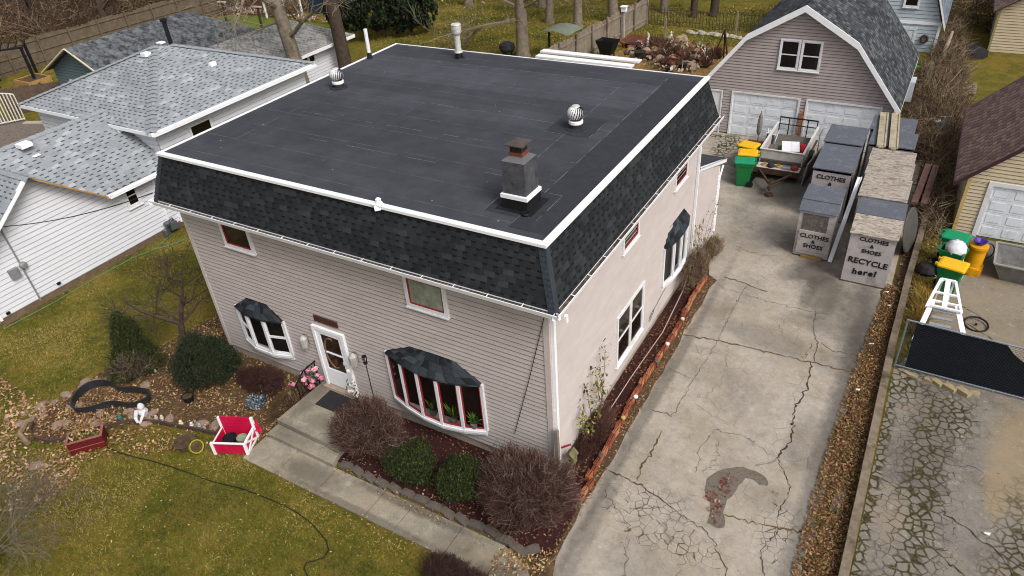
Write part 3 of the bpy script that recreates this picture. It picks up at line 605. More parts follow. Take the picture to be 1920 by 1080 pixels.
# turbine vents
METAL = mat('#d2d2d2', .4, .1, 6, .1, .25, .5)
def turbine(x, y, sc=1.0):
    m = MB(); m.lathe([(.27, 0), (.27, .015), (.16, .03), (.155, .12)], (x, y, 6.478), 20); b = m.build('turbine_vent', mat('#2b2a2d', .8, .2), rf)
    m = MB(); m.lathe([(.165, .12), (.18, .14), (.18, .2), (.15, .215)], (x, y, 6.478), 20); m.build('collar', WHITE2, b)
    m = MB(); n = 20; R0 = .215; c = Vector((x, y, 6.478 + .385))
    for k in range(n):
        L = []
        for j in range(9):
            ph = -1.15 + 2.25 * j / 8; a0 = 2 * math.pi * k / n + j * .075
            for da, rr in ((0, R0), (.21, R0 * .93)):
                L.append(c + Vector((rr * math.cos(ph) * math.cos(a0 + da), rr * math.cos(ph) * math.sin(a0 + da), rr * .9 * math.sin(ph))))
        for j in range(8): m.face([L[2 * j], L[2 * j + 1], L[2 * j + 3], L[2 * j + 2]])
    m.lathe([(.1, .555), (.09, .575), (.03, .585)], (x, y, 6.478), 16); m.lathe([(.15, .2), (.16, .22)], (x, y, 6.478), 16)
    m.build('turbine_head', METAL, b)
    m = MB(); m.lathe([(.13, .21), (.175, .3), (.185, .39), (.16, .5), (.06, .55)], (x, y, 6.478), 16); m.build('inner_throat', BLACK, b)
turbine(-1.86, 5.22); turbine(-9.88, 5.55)
m = MB(); m.lathe([(.13, 0), (.12, .12), (.115, .18)], (-7.95, 9.2, 6.48), 14); m.lathe([(.19, 0), (.18, .015)], (-7.95, 9.2, 6.478), 14); b = m.build('flue_pipe', BLACK, rf)
m = MB(); m.lathe([(.1, .16), (.135, .17), (.13, .2), (.1, .21), (.095, .72)], (-7.95, 9.2, 6.48), 14); m.lathe([(.1, .72), (.125, .74), (.155, .8), (.155, 1.0), (.13, 1.02), (.165, 1.03), (.15, 1.06), (.02, 1.07)], (-7.95, 9.2, 6.48), 14)
m.build('metal_stack', mat('#c9c8c4', .5, .1, 6, .1, .2, .4, dirt='#8a4f30', dscale=4), b)
m = MB(); m.lathe([(.1, 0), (.06, .2)], (-10.85, 8.2, 6.478), 12); b = m.build('vent_pipe', BLACK, rf)
m = MB(); m.tube([(-10.85, 8.2, 6.66), (-10.86, 8.22, 7.42)], .062, 10); m.build('pipe_sleeve', WHITE, b)
# --- upper front windows
window(H, (-9.5, 0), (-8.4, 0), 4.15, 4.98, (0, -1), 1, .09, sash_mat=RED, hung=False)
window(H, (-3.58, 0), (-2.45, 0), 4.02, 4.9, (0, -1), 1, .09, sash_mat=RED, hung=False, glass=mat('#8d9284', .25, .3, 3, 0, 0, .6))
# --- side windows (facing the drive)
window(H, (0, 3.5), (0, 5.38), .72, 2.36, (1, 0), 2, .075, proud=.04)
window(H, (0, 3.75), (0, 4.8), 4.1, 4.9, (1, 0), 1, .08, sash_mat=RED, hung=False); window(H, (0, 7.45), (0, 8.5), 4.05, 4.85, (1, 0), 1, .08, sash_mat=RED, hung=False)
# --- bow windows
def bow(parent, pts, z0, z1, wall, out, topz, inner, red, hung=(), plants=True, sill_depth=.06):
    """pts: outer corners (xy) along the bow, inner: the two points where the little roof meets the wall"""
    post = MB(); sash = MB(); gl = MB(); n = len(pts) - 1; O = Vector((*out, 0)); z1 -= .02
    for i, p in enumerate(pts): post.beam((p[0], p[1], z0), (p[0], p[1], z1), .085, .075)
    for i in range(n):
        a, b = Vector((*pts[i], 0)), Vector((*pts[i + 1], 0)); d = (b - a).normalized(); L = (b - a).length; nn = Vector((d.y, -d.x, 0)); nn = nn if nn.dot(O) > 0 else -nn
        M = Matrix((d.to_4d(), nn.to_4d(), Vector((0, 0, 1, 0)), a.to_4d())).transposed(); M[3] = (0, 0, 0, 1)
        post.box(.03, L - .03, -.03, .035, z0, z0 + .05, 0, M); post.box(.03, L - .03, -.03, .035, z1 - .05, z1, 0, M)
        post.box(0.0, L, -.05, sill_depth, z0 - .07, z0 - .002, 0, M)
        e = .042; w2 = .03
        for q in ((e, L - e, z0 + .05, z0 + .05 + w2), (e, L - e, z1 - .05 - w2, z1 - .05), (e, e + w2, z0 + .08, z1 - .08), (L - e - w2, L - e, z0 + .08, z1 - .08)): sash.box(q[0], q[1], -.02, .022, q[2], q[3], 0, M)
        if i in hung: zm = (z0 + z1) / 2; sash.box(e, L - e, -.018, .026, zm - .03, zm + .03, 0, M)
        gl.face([M @ Vector(p) for p in ((e, -.005, z0 + .05), (L - e, -.005, z0 + .05), (L - e, -.005, z1 - .05), (e, -.005, z1 - .05))])
    b = post.build('bow_window', WHITE, parent); sash.build('sash', RED if red else WHITE, b)
    m_ = MB(); ring = [(p[0], p[1]) for p in pts]
    base = [(p[0] * (1 - abs(out[0])) + wall * abs(out[0]), p[1] * (1 - abs(out[1])) + wall * abs(out[1])) for p in (pts[-1], pts[0])]
    m_.prism((ring + base) if out[1] < 0 else (ring + base), z0 - .18, z0 - .071, 0); m_.build('apron', WHITE, b)
    rm = MB(); inn = Vector(inner[0]), Vector(inner[1]); ov = .07
    rp = [Vector((p[0] + out[0] * ov, p[1] + out[1] * ov, z1 + .0)) for p in pts]
    k = [inn[0].lerp(inn[1], t / n) for t in range(n + 1)]; 
    acc = 0
    for i in range(n):
        L = (rp[i + 1] - rp[i]).length; h = (k[i] - rp[i]).length
        rm.face([rp[i], rp[i + 1], k[i + 1], k[i]] if out[1] < 0 or True else [], 0, [(acc, 0), (acc + L, 0), (acc + L, h), (acc, h)]); acc += L
        lo = Vector((0, 0, -.05)); rm.face([rp[i] + lo, rp[i + 1] + lo, rp[i + 1], rp[i]], 0); rm.face([rp[i] + lo, rp[i + 1] + lo, Vector((*base[0], z1 - .05))], 0)
    e0 = Vector((*base[1], z1)); e1 = Vector((*base[0], z1))
    rm.face([e0, rp[0], k[0]]); rm.face([rp[-1], e1, k[-1]])
    rm.build('bow_roof', SH_BAY, b)
    return b, gl
SH_BAY = shingle_mat('slate_blue_shingles', ['#25292d', '#31363b', '#1c1f22', '#3a4045', '#2a2e32'], .19, .26, gap=.3, tabk=.2)
CG = N('clear_window_glass'); CG.b.inputs['Transmission Weight'].default_value = .0
CG.b.inputs['Alpha'].default_value = .35; CLEAR = CG.done(s('#0d0b0a'), .04, None, 0, .7)
def bowroom(b, x0, x1, z0, z1, depth_pts, gl, m): pass
POT = mat('#6d6a62', .8, .2); GRN = [mat('#3c5a24', .6, .25, 9), mat('#6f8a34', .6, .2, 9), mat('#24391a', .7, .3, 9)]
b, gl = bow(H, [(-4.55, -.04), (-4.02, -.2), (-3.45, -.31), (-2.88, -.33), (-2.32, -.23), (-1.79, -.04)], .84, 2.36, 0, (0, -1), 2.75, ((-3.7, -.01, 2.76), (-2.55, -.01, 2.76)), True)
# a shallow lit-from-outside niche behind the glass, with the plants on the sill
m_ = MB(); m_.face([(-4.5, -.032, .8), (-1.84, -.032, .8), (-1.84, -.032, 2.34), (-4.5, -.032, 2.34)]); m_.build('interior', mat('#2a1410', .9, .35, 6), b)
gl.build('pane', CLEAR, b)
for (x, y, z, h, k) in ((-3.22, -.2, .88, .5, 40), (-2.62, -.2, .88, .62, 46), (-2.08, -.13, .88, .45, 36)):
    m_ = MB(); m_.lathe([(.06, 0), (.085, .13), (.09, .14), (.0, .13)], (x, y, z), 12); pt = m_.build('potted_plant', POT, b)
    m_ = MB()
    for _ in range(k):
        a = random.uniform(0, 6.28); L = random.uniform(.12, .3); c = Vector((x, y, z + .13)); t = c + Vector((math.cos(a) * L, math.sin(a) * min(L, .1), random.uniform(.1, h * .75)))
        d = (t - c).normalized(); sx = d.cross(Vector((0, 0, 1))).normalized() * .018; mid = c.lerp(t, .6) + Vector((0, 0, .03)); m_.face([c, mid + sx, t, mid - sx], random.randrange(3))
    m_.build('leaves', GRN, pt)
b, gl = bow(H, [(-9.98, -.03), (-9.42, -.2), (-8.78, -.2), (-8.16, -.03)], .88, 2.1, 0, (0, -1), 2.4, ((-9.44, -.01, 2.46), (-8.68, -.01, 2.46)), False, hung=(0, 2)); gl.build('pane', CLEAR, b)
m_ = MB(); m_.face([(-9.9, -.032, .85), (-8.2, -.032, .85), (-8.2, -.032, 2.08), (-9.9, -.032, 2.08)]); m_.build('interior', mat('#1d1512', .9, .5, 4), b)
b, gl = bow(H, [(.03, 6.9), (.15, 7.45), (.18, 8.0), (.15, 8.55), (.03, 9.0)], 1.22, 2.52, 0, (1, 0), 2.9, ((.01, 7.35, 2.95), (.01, 8.6, 2.95)), False); gl.build('pane', CLEAR, b)
m_ = MB(); m_.face([(.032, 6.98, 1.2), (.032, 8.95, 1.2), (.032, 8.95, 2.5), (.032, 6.98, 2.5)]); m_.build('interior', mat('#1d1814', .9, .5, 4), b)
# --- front door
dr = MB()
for q in ((-7.02, -6.93, .32, 2.36), (-6.02, -5.93, .32, 2.36), (-6.93, -6.02, 2.27, 2.36)): dr.box(q[0], q[1], -.09, -.0, q[2], q[3])
d_ = dr.build('front_door', WHITE2, H)
m_ = MB(); m_.box(-6.92, -6.03, -.06, -.02, .36, .95)
for q in ((-6.92, -6.80, .95, 2.26), (-6.15, -6.03, .95, 2.26), (-6.80, -6.15, 2.14, 2.26), (-6.80, -6.15, 1.52, 1.56)): m_.box(q[0], q[1], -.06, -.02, q[2], q[3])
sd_ = m_.build('storm_door', WHITE2, d_)
m_ = MB(); m_.face([(-6.80, -.035, .95), (-6.15, -.035, .95), (-6.15, -.035, 2.14), (-6.80, -.035, 2.14)]); m_.build('door_glass', N('door_glass').done(s('#2a1c12'), .1, None, 0, .6), sd_)
m_ = MB(); m_.tube([(-6.5 + .24 * math.cos(t), -.045, 1.55 + .5 * math.sin(t)) for t in np.linspace(1.2, 5.1, 20)], .022, 6); m_.build('inner_door_arch', mat('#7a5a38', .7, .2), sd_)
m_ = MB(); m_.box(-6.12, -6.07, -.1, -.061, 1.3, 1.36); m_.tube([(-6.1, -.09, 1.33), (-6.1, -.12, 1.36), (-6.1, -.12, 1.46)], .012, 6); m_.build('handle', METAL, sd_)
m_ = MB(); m_.box(-7.05, -5.9, -.2, 0, .26, .33); m_.build('threshold', mat('#9a8a7c', .8, .15, dirt='#6f6255'), d_)
def wall_lamp(x):
    m = MB(); m.box(x - .06, x + .06, -.05, -.02, 1.62, 1.9); m.beam((x, -.05, 1.85), (x, -.15, 1.92), .03); a = m.build('wall_lamp', mat('#8f8a84', .5, .1, 8, .1, .3), H)
    m = MB(); m.lathe([(.07, 1.5), (.095, 1.56), (.11, 1.84), (.06, 1.9), (.02, 1.93)], (x, -.15, 0), 8); m.build('lantern', mat('#a8a6a2', .4, .15, 8, .05, 0, .5), a)
wall_lamp(-7.38); wall_lamp(-5.66)
m_ = MB(); m_.box(-6.82, -6.1, -.055, -.02, 2.56, 2.68); m_.box(-6.86, -6.06, -.05, -.021, 2.53, 2.71); m_.build('house_plaque', mat('#4a2a24', .7, .2), H)
# cable stapled down the wall
m_ = MB(); m_.tube([(.0, -.035, 5.05), (-.5, -.035, 3.0), (-1.0, -.035, 1.1)], .008, 4); m_.build('wall_cable', BLACK, H)
# rear lean-to
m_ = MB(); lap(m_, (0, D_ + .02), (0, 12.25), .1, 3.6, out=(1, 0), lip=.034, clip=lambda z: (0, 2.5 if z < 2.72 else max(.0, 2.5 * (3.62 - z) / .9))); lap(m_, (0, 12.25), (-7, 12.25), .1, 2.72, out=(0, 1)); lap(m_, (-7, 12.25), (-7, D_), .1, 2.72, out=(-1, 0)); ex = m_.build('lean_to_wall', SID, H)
m_ = MB(); m_.box(-.08, .03, 12.2, 12.28, .05, 2.7); m_.beam((.03, D_ + .1, 3.66), (.03, 13.0, 2.62), .04, .13); m_.beam((.02, 13.0, 2.6), (-7, 13.0, 2.6), .05, .1); m_.build('lean_to_trim', WHITE2, ex)
m_ = MB(); m_.face([(.06, D_ + .02, 3.72), (.06, 13.05, 2.68), (-7.1, 13.05, 2.68), (-7.1, D_ + .02, 3.72)][::-1]); m_.face([(.06, D_ + .02, 3.7), (.06, 13.05, 2.66), (-7.1, 13.05, 2.66), (-7.1, D_ + .02, 3.7)]); m_.build('lean_to_roof', mat('#37373c', .9, .15, 10, .5), ex)
m_ = MB(); m_.tube([(.04, 12.6, 2.6), (.04, 12.3, 2.3), (.04, 12.3, .2)], .035, 6); m_.build('downspout', WHITE2, ex)
# --- steps
m_ = MB(); m_.prism([(-7.2, -.2), (-7.28, -1.74), (-5.12, -1.8), (-5.1, -.2)], 0, .3); m_.prism([(-7.2, -.0), (-7.2, -.19), (-5.1, -.19), (-5.1, 0)], 0, .3)
m_.prism([(-7.26, -1.76), (-7.28, -2.13), (-5.0, -2.17), (-5.1, -1.81)], 0, .165)
st = m_.build('front_steps', CONC, None); tag(st, 'weathered concrete landing and two steps leading up to the white front door', 'steps')
m_ = MB(); m_.box(-6.75, -5.75, -.85, -.25, .302, .318); mt = m_.build('door_mat', mat('#2b2a2c', .95, .3, 40, .8)); tag(mt, 'dark rectangular mat lying on the concrete landing before the front door', 'doormat')
# ================================================================ OTHER BUILDINGS
def gable_roof(mb, x0, x1, y0, y1, ze, zr, axis='y', th=.07, m=0, me=1):
    """two slopes with a ridge along axis; thickness th; edge faces take material me"""
    if axis == 'y': xm = (x0 + x1) / 2; sl = [((x0, ze), (xm, zr)), ((x1, ze), (xm, zr))]
    else: ym = (y0 + y1) / 2; sl = [((y0, ze), (ym, zr)), ((y1, ze), (ym, zr))]
    for (a, za), (b, zb_) in sl:
        P = (lambda u, v, z: (u, v, z)) if axis == 'y' else (lambda u, v, z: (v, u, z))
        v0, v1 = (y0, y1) if axis == 'y' else (x0, x1)
        q = [P(a, v0, za), P(a, v1, za), P(b, v1, zb_), P(b, v0, zb_)]; L = math.hypot(b - a, zb_ - za)
        mb.face(q, m, [(v0, 0), (v1, 0), (v1, L), (v0, L)]); lo = [(p[0], p[1], p[2] - th) for p in q]; mb.face(lo[::-1], me)
        mb.face([lo[0], lo[1], q[1], q[0]], me); mb.face([lo[0], q[0], q[3], lo[3]], me); mb.face([lo[1], lo[2], q[2], q[1]], me)
def hip_roof(mb, x0, x1, y0, y1, ze, zr, r0, r1, m=0, me=1):
    """hip roof with ridge from r0 to r1"""
    c = [(x0, y0), (x1, y0), (x1, y1), (x0, y1)]; a, b = (*r0, zr), (*r1, zr)
    F = [[(*c[0], ze), (*c[1], ze), a if r0[1] < r1[1] or r0[0] != r1[0] else b], [(*c[1], ze), (*c[2], ze), b, a], [(*c[2], ze), (*c[3], ze), b], [(*c[3], ze), (*c[0], ze), a, b]]
    for f in F:
        P0 = Vector(f[0]); e = (Vector(f[1]) - P0).normalized(); nrm = e.cross(Vector(f[-1]) - P0).normalized(); u2 = nrm.cross(e)
        mb.face(f, m, [((Vector(p) - P0).dot(e), (Vector(p) - P0).dot(u2)) for p in f])
    mb.face([(*q, ze - .02) for q in c][::-1], me)
def gclip(L, zspring, zpeak, mid=None):
    mid = L / 2 if mid is None else mid
    return lambda z: (0, L) if z <= zspring else (mid * (z - zspring) / (zpeak - zspring), L - (L - mid) * (z - zspring) / (zpeak - zspring))
# ---- mauve gambrel garage
G = thing('garage', 'taupe gambrel-roofed garage with two white overhead doors at the end of the driveway', 'garage', (.53, 25, 0))
gx0, gx1, gy0, gy1, gm = -3.35, 4.4, 21.35, 28.6, .53
prof = [(-3.62, 2.05), (-1.62, 4.55), (.53, 5.82), (2.68, 4.55), (4.68, 2.05)]
def gp(z):
    inner = [(-3.35, 2.25), (-1.6, 4.42), (.53, 5.68), (2.66, 4.42), (4.41, 2.25)]
    if z <= 2.25: return (0, gx1 - gx0)
    if z <= 4.42: t = (z - 2.25) / 2.17; a = 1.75 * t
    else: t = min(1, (z - 4.42) / 1.26); a = 1.75 + 2.13 * t
    return (a, gx1 - gx0 - a)
dz = 2.02
m_ = MB()
for a, b in ((gx0, -3.22), (-2.42, -2.02), (.82, 1.12), (4.0, gx1)): lap(m_, (a, gy0), (b, gy0), .05, dz, out=(0, -1))
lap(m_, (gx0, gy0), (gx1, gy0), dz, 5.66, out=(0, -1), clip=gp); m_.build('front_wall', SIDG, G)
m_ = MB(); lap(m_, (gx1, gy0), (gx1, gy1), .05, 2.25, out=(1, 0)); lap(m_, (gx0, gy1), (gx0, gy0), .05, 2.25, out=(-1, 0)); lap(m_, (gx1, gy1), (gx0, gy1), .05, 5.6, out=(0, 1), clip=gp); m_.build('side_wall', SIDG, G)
m_ = MB()
for i in range(4):
    (a, za), (b, zb2) = prof[i], prof[i + 1]; y0, y1 = gy0 - .32, gy1 + .2; L = math.hypot(b - a, zb2 - za)
    v0 = 0 if i in (0, 3) else 3.2
    lo_first = i < 2
    m_.face([(a, y0, za), (b, y0, zb2), (b, y1, zb2), (a, y1, za)][::-1] if i >= 0 else [], 0, [(y1, v0 if lo_first else v0 + L), (y1, v0 + L if lo_first else v0), (y0, v0 + L if lo_first else v0), (y0, v0 if lo_first else v0 + L)])
    dn = Vector((0, 0, -.06)); q = [Vector((a, y0, za)), Vector((b, y0, zb2)), Vector((b, y1, zb2)), Vector((a, y1, za))]
    m_.face([p + dn for p in q], 1)
grf = m_.build('roof', [SH_GAR, WHITE], G)
m_ = MB()
for i in range(4):
    (a, za), (b, zb2) = prof[i], prof[i + 1]; y = gy0 - .33
    m_.face([(a, y, za + .02), (a, y, za - .24), (b, y, zb2 - .24), (b, y, zb2 + .02)][::-1] if False else [(a, y, za - .24), (b, y, zb2 - .24), (b, y, zb2 + .02), (a, y, za + .02)])
    m_.face([(a, y, za + .02), (b, y, zb2 + .02), (b, y + .05, zb2 + .02), (a, y + .05, za + .02)])
    m_.face([(a, y, za - .24), (a, gy0, za - .24), (b, gy0, zb2 - .24), (b, y, zb2 - .24)])
m_.face([(4.68, gy0 - .33, 1.81), (4.68, gy1, 1.81), (4.68, gy1, 2.04), (4.68, gy0 - .33, 2.04)]); m_.face([(-3.62, gy0 - .33, 1.81), (-3.62, gy1, 1.81), (-3.62, gy1, 2.04), (-3.62, gy0 - .33, 2.04)])
m_.build('rake_board', WHITE2, grf)
def garage_door(parent, x0, x1, y, z1, rows=4, cols=4, out=-1, fr=.07):
    m = MB(); m.box(x0 - fr, x0, y - .05, y + .02, 0, z1 + fr); m.box(x1, x1 + fr, y - .05, y + .02, 0, z1 + fr); m.box(x0, x1, y - .05, y + .02, z1, z1 + fr)
    f = m.build('garage_door', WHITE, parent); h = (z1 - .03) / rows
    p = MB(); 
    for r in range(rows):
        za = .03 + r * h; p.box(x0, x1, y + .02, y + .05, za, za + h - .012)
        cw = (x1 - x0) / cols
        for c in range(cols):
            a, b = x0 + c * cw + .09, x0 + (c + 1) * cw - .09; p.box(a, b, y + .008, y + .0195, za + .09, za + h - .1)
    p.build('door_panel', mat('#dde1e6', .45, .05, 2, .05, dirt='#aab0b6', dscale=2), f); return f
garage_door(G, -1.98, .78, gy0, 1.96); garage_door(G, 1.16, 3.96, gy0, 1.96)
m_ = MB(); m_.box(-3.2, -3.14, gy0 - .05, gy0 + .02, 0, 2.0); m_.box(-2.5, -2.44, gy0 - .05, gy0 + .02, 0, 2.0); m_.box(-3.14, -2.5, gy0 - .05, gy0 + .02, 1.94, 2.0); m_.box(-3.14, -2.5, gy0 + .0, gy0 + .04, .05, 1.93)
sdr = m_.build('side_door', WHITE, G); m_ = MB(); m_.box(-2.62, -2.56, gy0 - .07, gy0, .95, 1.0); m_.build('handle', METAL, sdr)
window(G, (-.29, gy0), (.52, gy0), 3.18, 4.42, (0, -1), 1, .06, proud=.04); window(G, (.56, gy0), (1.37, gy0), 3.18, 4.42, (0, -1), 1, .06, proud=.04)
m_ = MB(); m_.box(gx0 - .02, gx0 + .1, gy0 - .03, gy0, .05, 2.2); m_.box(gx1 - .12, gx1 + .03, gy0 - .03, gy0, .05, 2.0); m_.build('corner_trim', mat('#a59997', .6, .08), G)
for zc in (.3, .55, .8, 1.05, 1.3, 1.55): pass
# ---- pale blue gambrel building behind the garage
B2 = thing('barn_style_building', 'pale blue gambrel building with white trim, behind the taupe garage', 'building', (1.5, 40, 0))
bx1 = 5.17; bm = .95
m_ = MB(); lap(m_, (-3.3, 36.3), (bx1, 36.3), -.2, 5.2, out=(0, -1), lh=.2, clip=lambda z: (0, bx1 + 3.3) if z < 1.6 else ((.85 * (z - 1.6) / 2.1, bx1 + 3.3 - .85 * (z - 1.6) / 2.1) if z < 3.7 else (.85 + 3.38 * (z - 3.7) / 1.5, bx1 + 2.45 - 3.38 * (z - 3.7) / 1.5)))
lap(m_, (bx1, 36.3), (bx1, 44), -.2, 1.6, out=(1, 0), lh=.2); m_.build('wall', SIDL, B2)
m_ = MB(); pf = [(bx1 + .25, 1.5), (bx1 - .65, 3.8), (bm, 5.4), (-2.65, 3.8), (-3.55, 1.5)]
for i in range(4): (a, za), (b, zb2) = pf[i], pf[i + 1]; L = math.hypot(b - a, zb2 - za); m_.face([(a, 36, za), (a, 44.2, za), (b, 44.2, zb2), (b, 36, zb2)], 0, [(36, 0), (44, 0), (44, L), (36, L)])
b2r = m_.build('roof', shingle_mat('slate_blue_roof', ['#717b88', '#7b8591', '#68717e'], .15, .3), B2)
m_ = MB()
for i in range(4): (a, za), (b, zb2) = pf[i], pf[i + 1]; m_.face([(a, 35.98, za - .24), (a, 35.98, za), (b, 35.98, zb2), (b, 35.98, zb2 - .24)])
m_.box(bx1 - .1, bx1 + .03, 36.25, 36.29, -.2, 1.5); m_.box(-3.3, bx1, 36.24, 36.27, 1.5, 1.65); m_.build('white_trim', WHITE2, b2r)
m_ = MB(); m_.box(2.7, 4.1, 36.2, 36.26, 1.18, 1.34); m_.box(3.95, 4.1, 36.2, 36.26, -.1, 1.17); m_.box(2.7, 3.94, 36.22, 36.26, -.1, 1.17); m_.build('door', mat('#c6cfd0', .5, .1), B2)
window(B2, (3.1, 36.28), (3.9, 36.28), 2.35, 3.0, (0, -1), 1, .08, hung=False)
m_ = MB(); m_.tube([(4.55 + .16 * math.cos(t), 36.2, .75 + .18 * math.sin(t)) for t in np.linspace(0, 6.2, 12)], .07, 6); m_ = m_.build('wreath', mat('#4a3a36', .9, .3, 12), None); tag(m_, 'dark wreath hanging on the pale blue wall beside its door', 'wreath')
# ---- cream garage on the right
C1 = thing('cream_garage', 'cream-sided garage with brown shingle roof and white overhead door, right edge', 'garage', (9.5, 18.5, 0))
m_ = MB(); cx, cxm, cxr, cy_ = 7.3, 9.9, 12.5, 15.75
wcl = lambda z: (0, cxr - cx) if z < 2.25 else (2.6 * (z - 2.25) / 2.6, 5.2 - 2.6 * (z - 2.25) / 2.6)
lap(m_, (cx, cy_), (7.92, cy_), .0, 1.95, out=(0, -1)); lap(m_, (11.7, cy_), (cxr, cy_), .0, 1.95, out=(0, -1)); lap(m_, (cx, cy_), (cxr, cy_), 1.95, 4.8, out=(0, -1), clip=wcl)
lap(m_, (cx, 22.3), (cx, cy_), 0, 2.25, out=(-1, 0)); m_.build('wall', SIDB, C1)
m_ = MB(); m_.box(cx - .025, cx + .08, cy_ - .03, cy_, 0, 2.2); m_.build('corner_trim', mat('#c2a76a', .6, .1, dirt='#8a8048'), C1)
m_ = MB(); e0, e1 = (cx - .38, 1.98), (cxm, 4.85); yy0, yy1 = cy_ - .3, 22.5; L = math.hypot(e1[0] - e0[0], e1[1] - e0[1])
m_.face([(e0[0], yy1, e0[1]), (e0[0], yy0, e0[1]), (e1[0], yy0, e1[1]), (e1[0], yy1, e1[1])], 0, [(yy1, 0), (yy0, 0), (yy0, L), (yy1, L)])
m_.face([(cxr + .38, yy0, e0[1]), (cxr + .38, yy1, e0[1]), (e1[0], yy1, e1[1]), (e1[0], yy0, e1[1])], 0, [(yy0, 0), (yy1, 0), (yy1, L), (yy0, L)])
c1r = m_.build('roof', SH_BRN, C1)
m_ = MB(); 
for (a, b) in ((e0, e1), (e1, (cxr + .38, 1.98))): m_.face([(a[0], yy0 - .01, a[1] - .16), (b[0], yy0 - .01, b[1] - .16), (b[0], yy0 - .01, b[1] + .01), (a[0], yy0 - .01, a[1] + .01)]); m_.face([(a[0], yy0, a[1] - .02), (a[0], yy1, a[1] - .02), (b[0], yy1, b[1] - .02), (b[0], yy0, b[1] - .02)])
m_.box(e0[0] - .04, e0[0], yy0, yy1, 1.85, 1.99); m_.build('fascia', mat('#3c2730', .5, .1), c1r)
garage_door(C1, 8.02, 11.6, cy_, 1.9, 4, 6, fr=.14)
# ---- cream house far right
C2 = thing('cream_outbuilding', 'small cream building with brown roof standing far back on the right', 'building', (11, 40, 0))
m_ = MB(); lap(m_, (7.8, 37.4), (13.8, 37.4), 0, 4.3, out=(0, -1), lh=.15, clip=lambda z: (0, 6) if z < 2.35 else (3 * (z - 2.35) / 1.9, 6 - 3 * (z - 2.35) / 1.9)); lap(m_, (7.8, 44), (7.8, 37.4), 0, 2.35, out=(-1, 0), lh=.15); m_.build('wall', SIDB, C2)
m_ = MB(); gable_roof(m_, 7.45, 14.15, 37.0, 44.3, 2.2, 4.4); m_.build('roof', [SH_BRN, mat('#3a2a28', .6, .1)], C2)
m_ = MB(); m_.box(7.7, 7.8, 37.25, 37.37, .1, 2.3); m_.build('downspout', mat('#8f8a62', .7, .2), C2)
# ---- white house on the left
WH = thing('white_house', 'white-sided house with light grey shingle roofs left of the main house', 'house', (-22.5, 4, 0))
wx = -19.2
m_ = MB()
# east wall with cross gable peak at y=.04
def ecl(z):
    if z <= 2.62: return (0, 7.3)
    t = (z - 2.62) / (4.22 - 2.62); return (.35 + 2.15 * t, 4.7 - 2.15 * t)
lap(m_, (wx, -2.5), (wx, 4.8), .25, 4.15, out=(1, 0), clip=ecl, lh=.17)
m_.build('east_wall', SIDW, WH)
m_ = MB(); lap(m_, (-27, 5.0), (wx, 5.0), .1, 3.95, out=(0, -1), lh=.17); lap(m_, (wx, 5.0), (wx, 12.9), .1, 3.95, out=(1, 0), lh=.17); lap(m_, (-27, 12.9), (-27, 5.0), .1, 3.95, out=(-1, 0), lh=.17); lap(m_, (wx, 12.9), (-27, 12.9), .1, 3.95, out=(0, 1), lh=.17)
m_.build('upper_wall', SIDW, WH)
m_ = MB(); lap(m_, (-25.0, 4.8), (-25.0, -2.5), .1, 2.6, out=(-1, 0), lh=.17); lap(m_, (-25, -2.5), (wx, -2.5), .1, 2.6, out=(0, -1), lh=.17); m_.build('wing_wall', SIDW, WH)
m_ = MB(); m_.box(wx - .3, wx + .01, -2.48, 12.8, 0, .25); m_.build('foundation', mat('#6b5a48', .9, .2, 5, .3), WH)
m_ = MB()
def slope(mb, pts, e, m=0):
    P0 = Vector(pts[0]); e = Vector(e).normalized(); nrm = (Vector(pts[1]) - P0).cross(Vector(pts[-1]) - P0).normalized(); u2 = nrm.cross(e)
    if u2.z < 0: u2 = -u2
    mb.face(pts, m, [(Vector(p).dot(e), Vector(p).dot(u2)) for p in pts])
ex_, ez, rx_, rz_ = -18.82, 2.68, -22.0, 4.42
# main wing slopes (ridge along y)
slope(m_, [(ex_, 2.12, ez), (ex_, 4.98, ez), (rx_, 4.98, rz_), (rx_, -4, rz_), (rx_ + .12, .04, rz_ - .066)], (0, 1, 0)); slope(m_, [(rx_, 4.98, rz_), (-25.3, 4.98, 2.68), (-25.3, -2.9, 2.68), (rx_, -2.9, rz_)], (0, 1, 0))
# cross gable slopes
slope(m_, [(ex_, 2.12, ez), (rx_ + .12, .04, rz_ - .066), (ex_, .04, rz_ - .066)], (1, 0, 0)); slope(m_, [(ex_, .04, rz_ - .066), (rx_ + .12, .04, rz_ - .066), (rx_ + .12, -2.4, 2.5), (ex_, -2.4, 2.5)], (1, 0, 0))
wr = m_.build('wing_roof', SH_GREY, WH)
m_ = MB(); rk = [(ex_ + .02, 2.22, 2.6), (ex_ + .02, .04, 4.34), (ex_ + .02, -2.5, 2.3)]
m_.beam(rk[0], rk[1], .05, .17, 1, up=(1, 0, 0)); m_.beam(rk[1], rk[2], .05, .2, 0, up=(1, 0, 0)); m_.beam((ex_ + .03, 2.2, 2.6), (ex_ + .03, 4.85, 2.6), .06, .12)
m_.box(ex_ - .02, ex_ + .1, 2.28, 2.4, 2.5, 2.66); m_.box(ex_ + .04, ex_ + .1, 2.4, 4.7, 2.5, 2.6)
m_.build('rake_and_gutter', [WHITE2, mat('#a9824f', .8, .2)], wr)
m_ = MB(); m_.face([(-19.2, 2.3, 2.62), (-18.8, 2.3, 2.56), (-18.8, 4.8, 2.56), (-19.2, 4.8, 2.62)][::-1]); m_.box(-19.19, -19.14, 3.75, 4.8, 2.35, 2.58); m_.build('soffit', mat('#a8606c', .6, .2), wr)
m_ = MB()
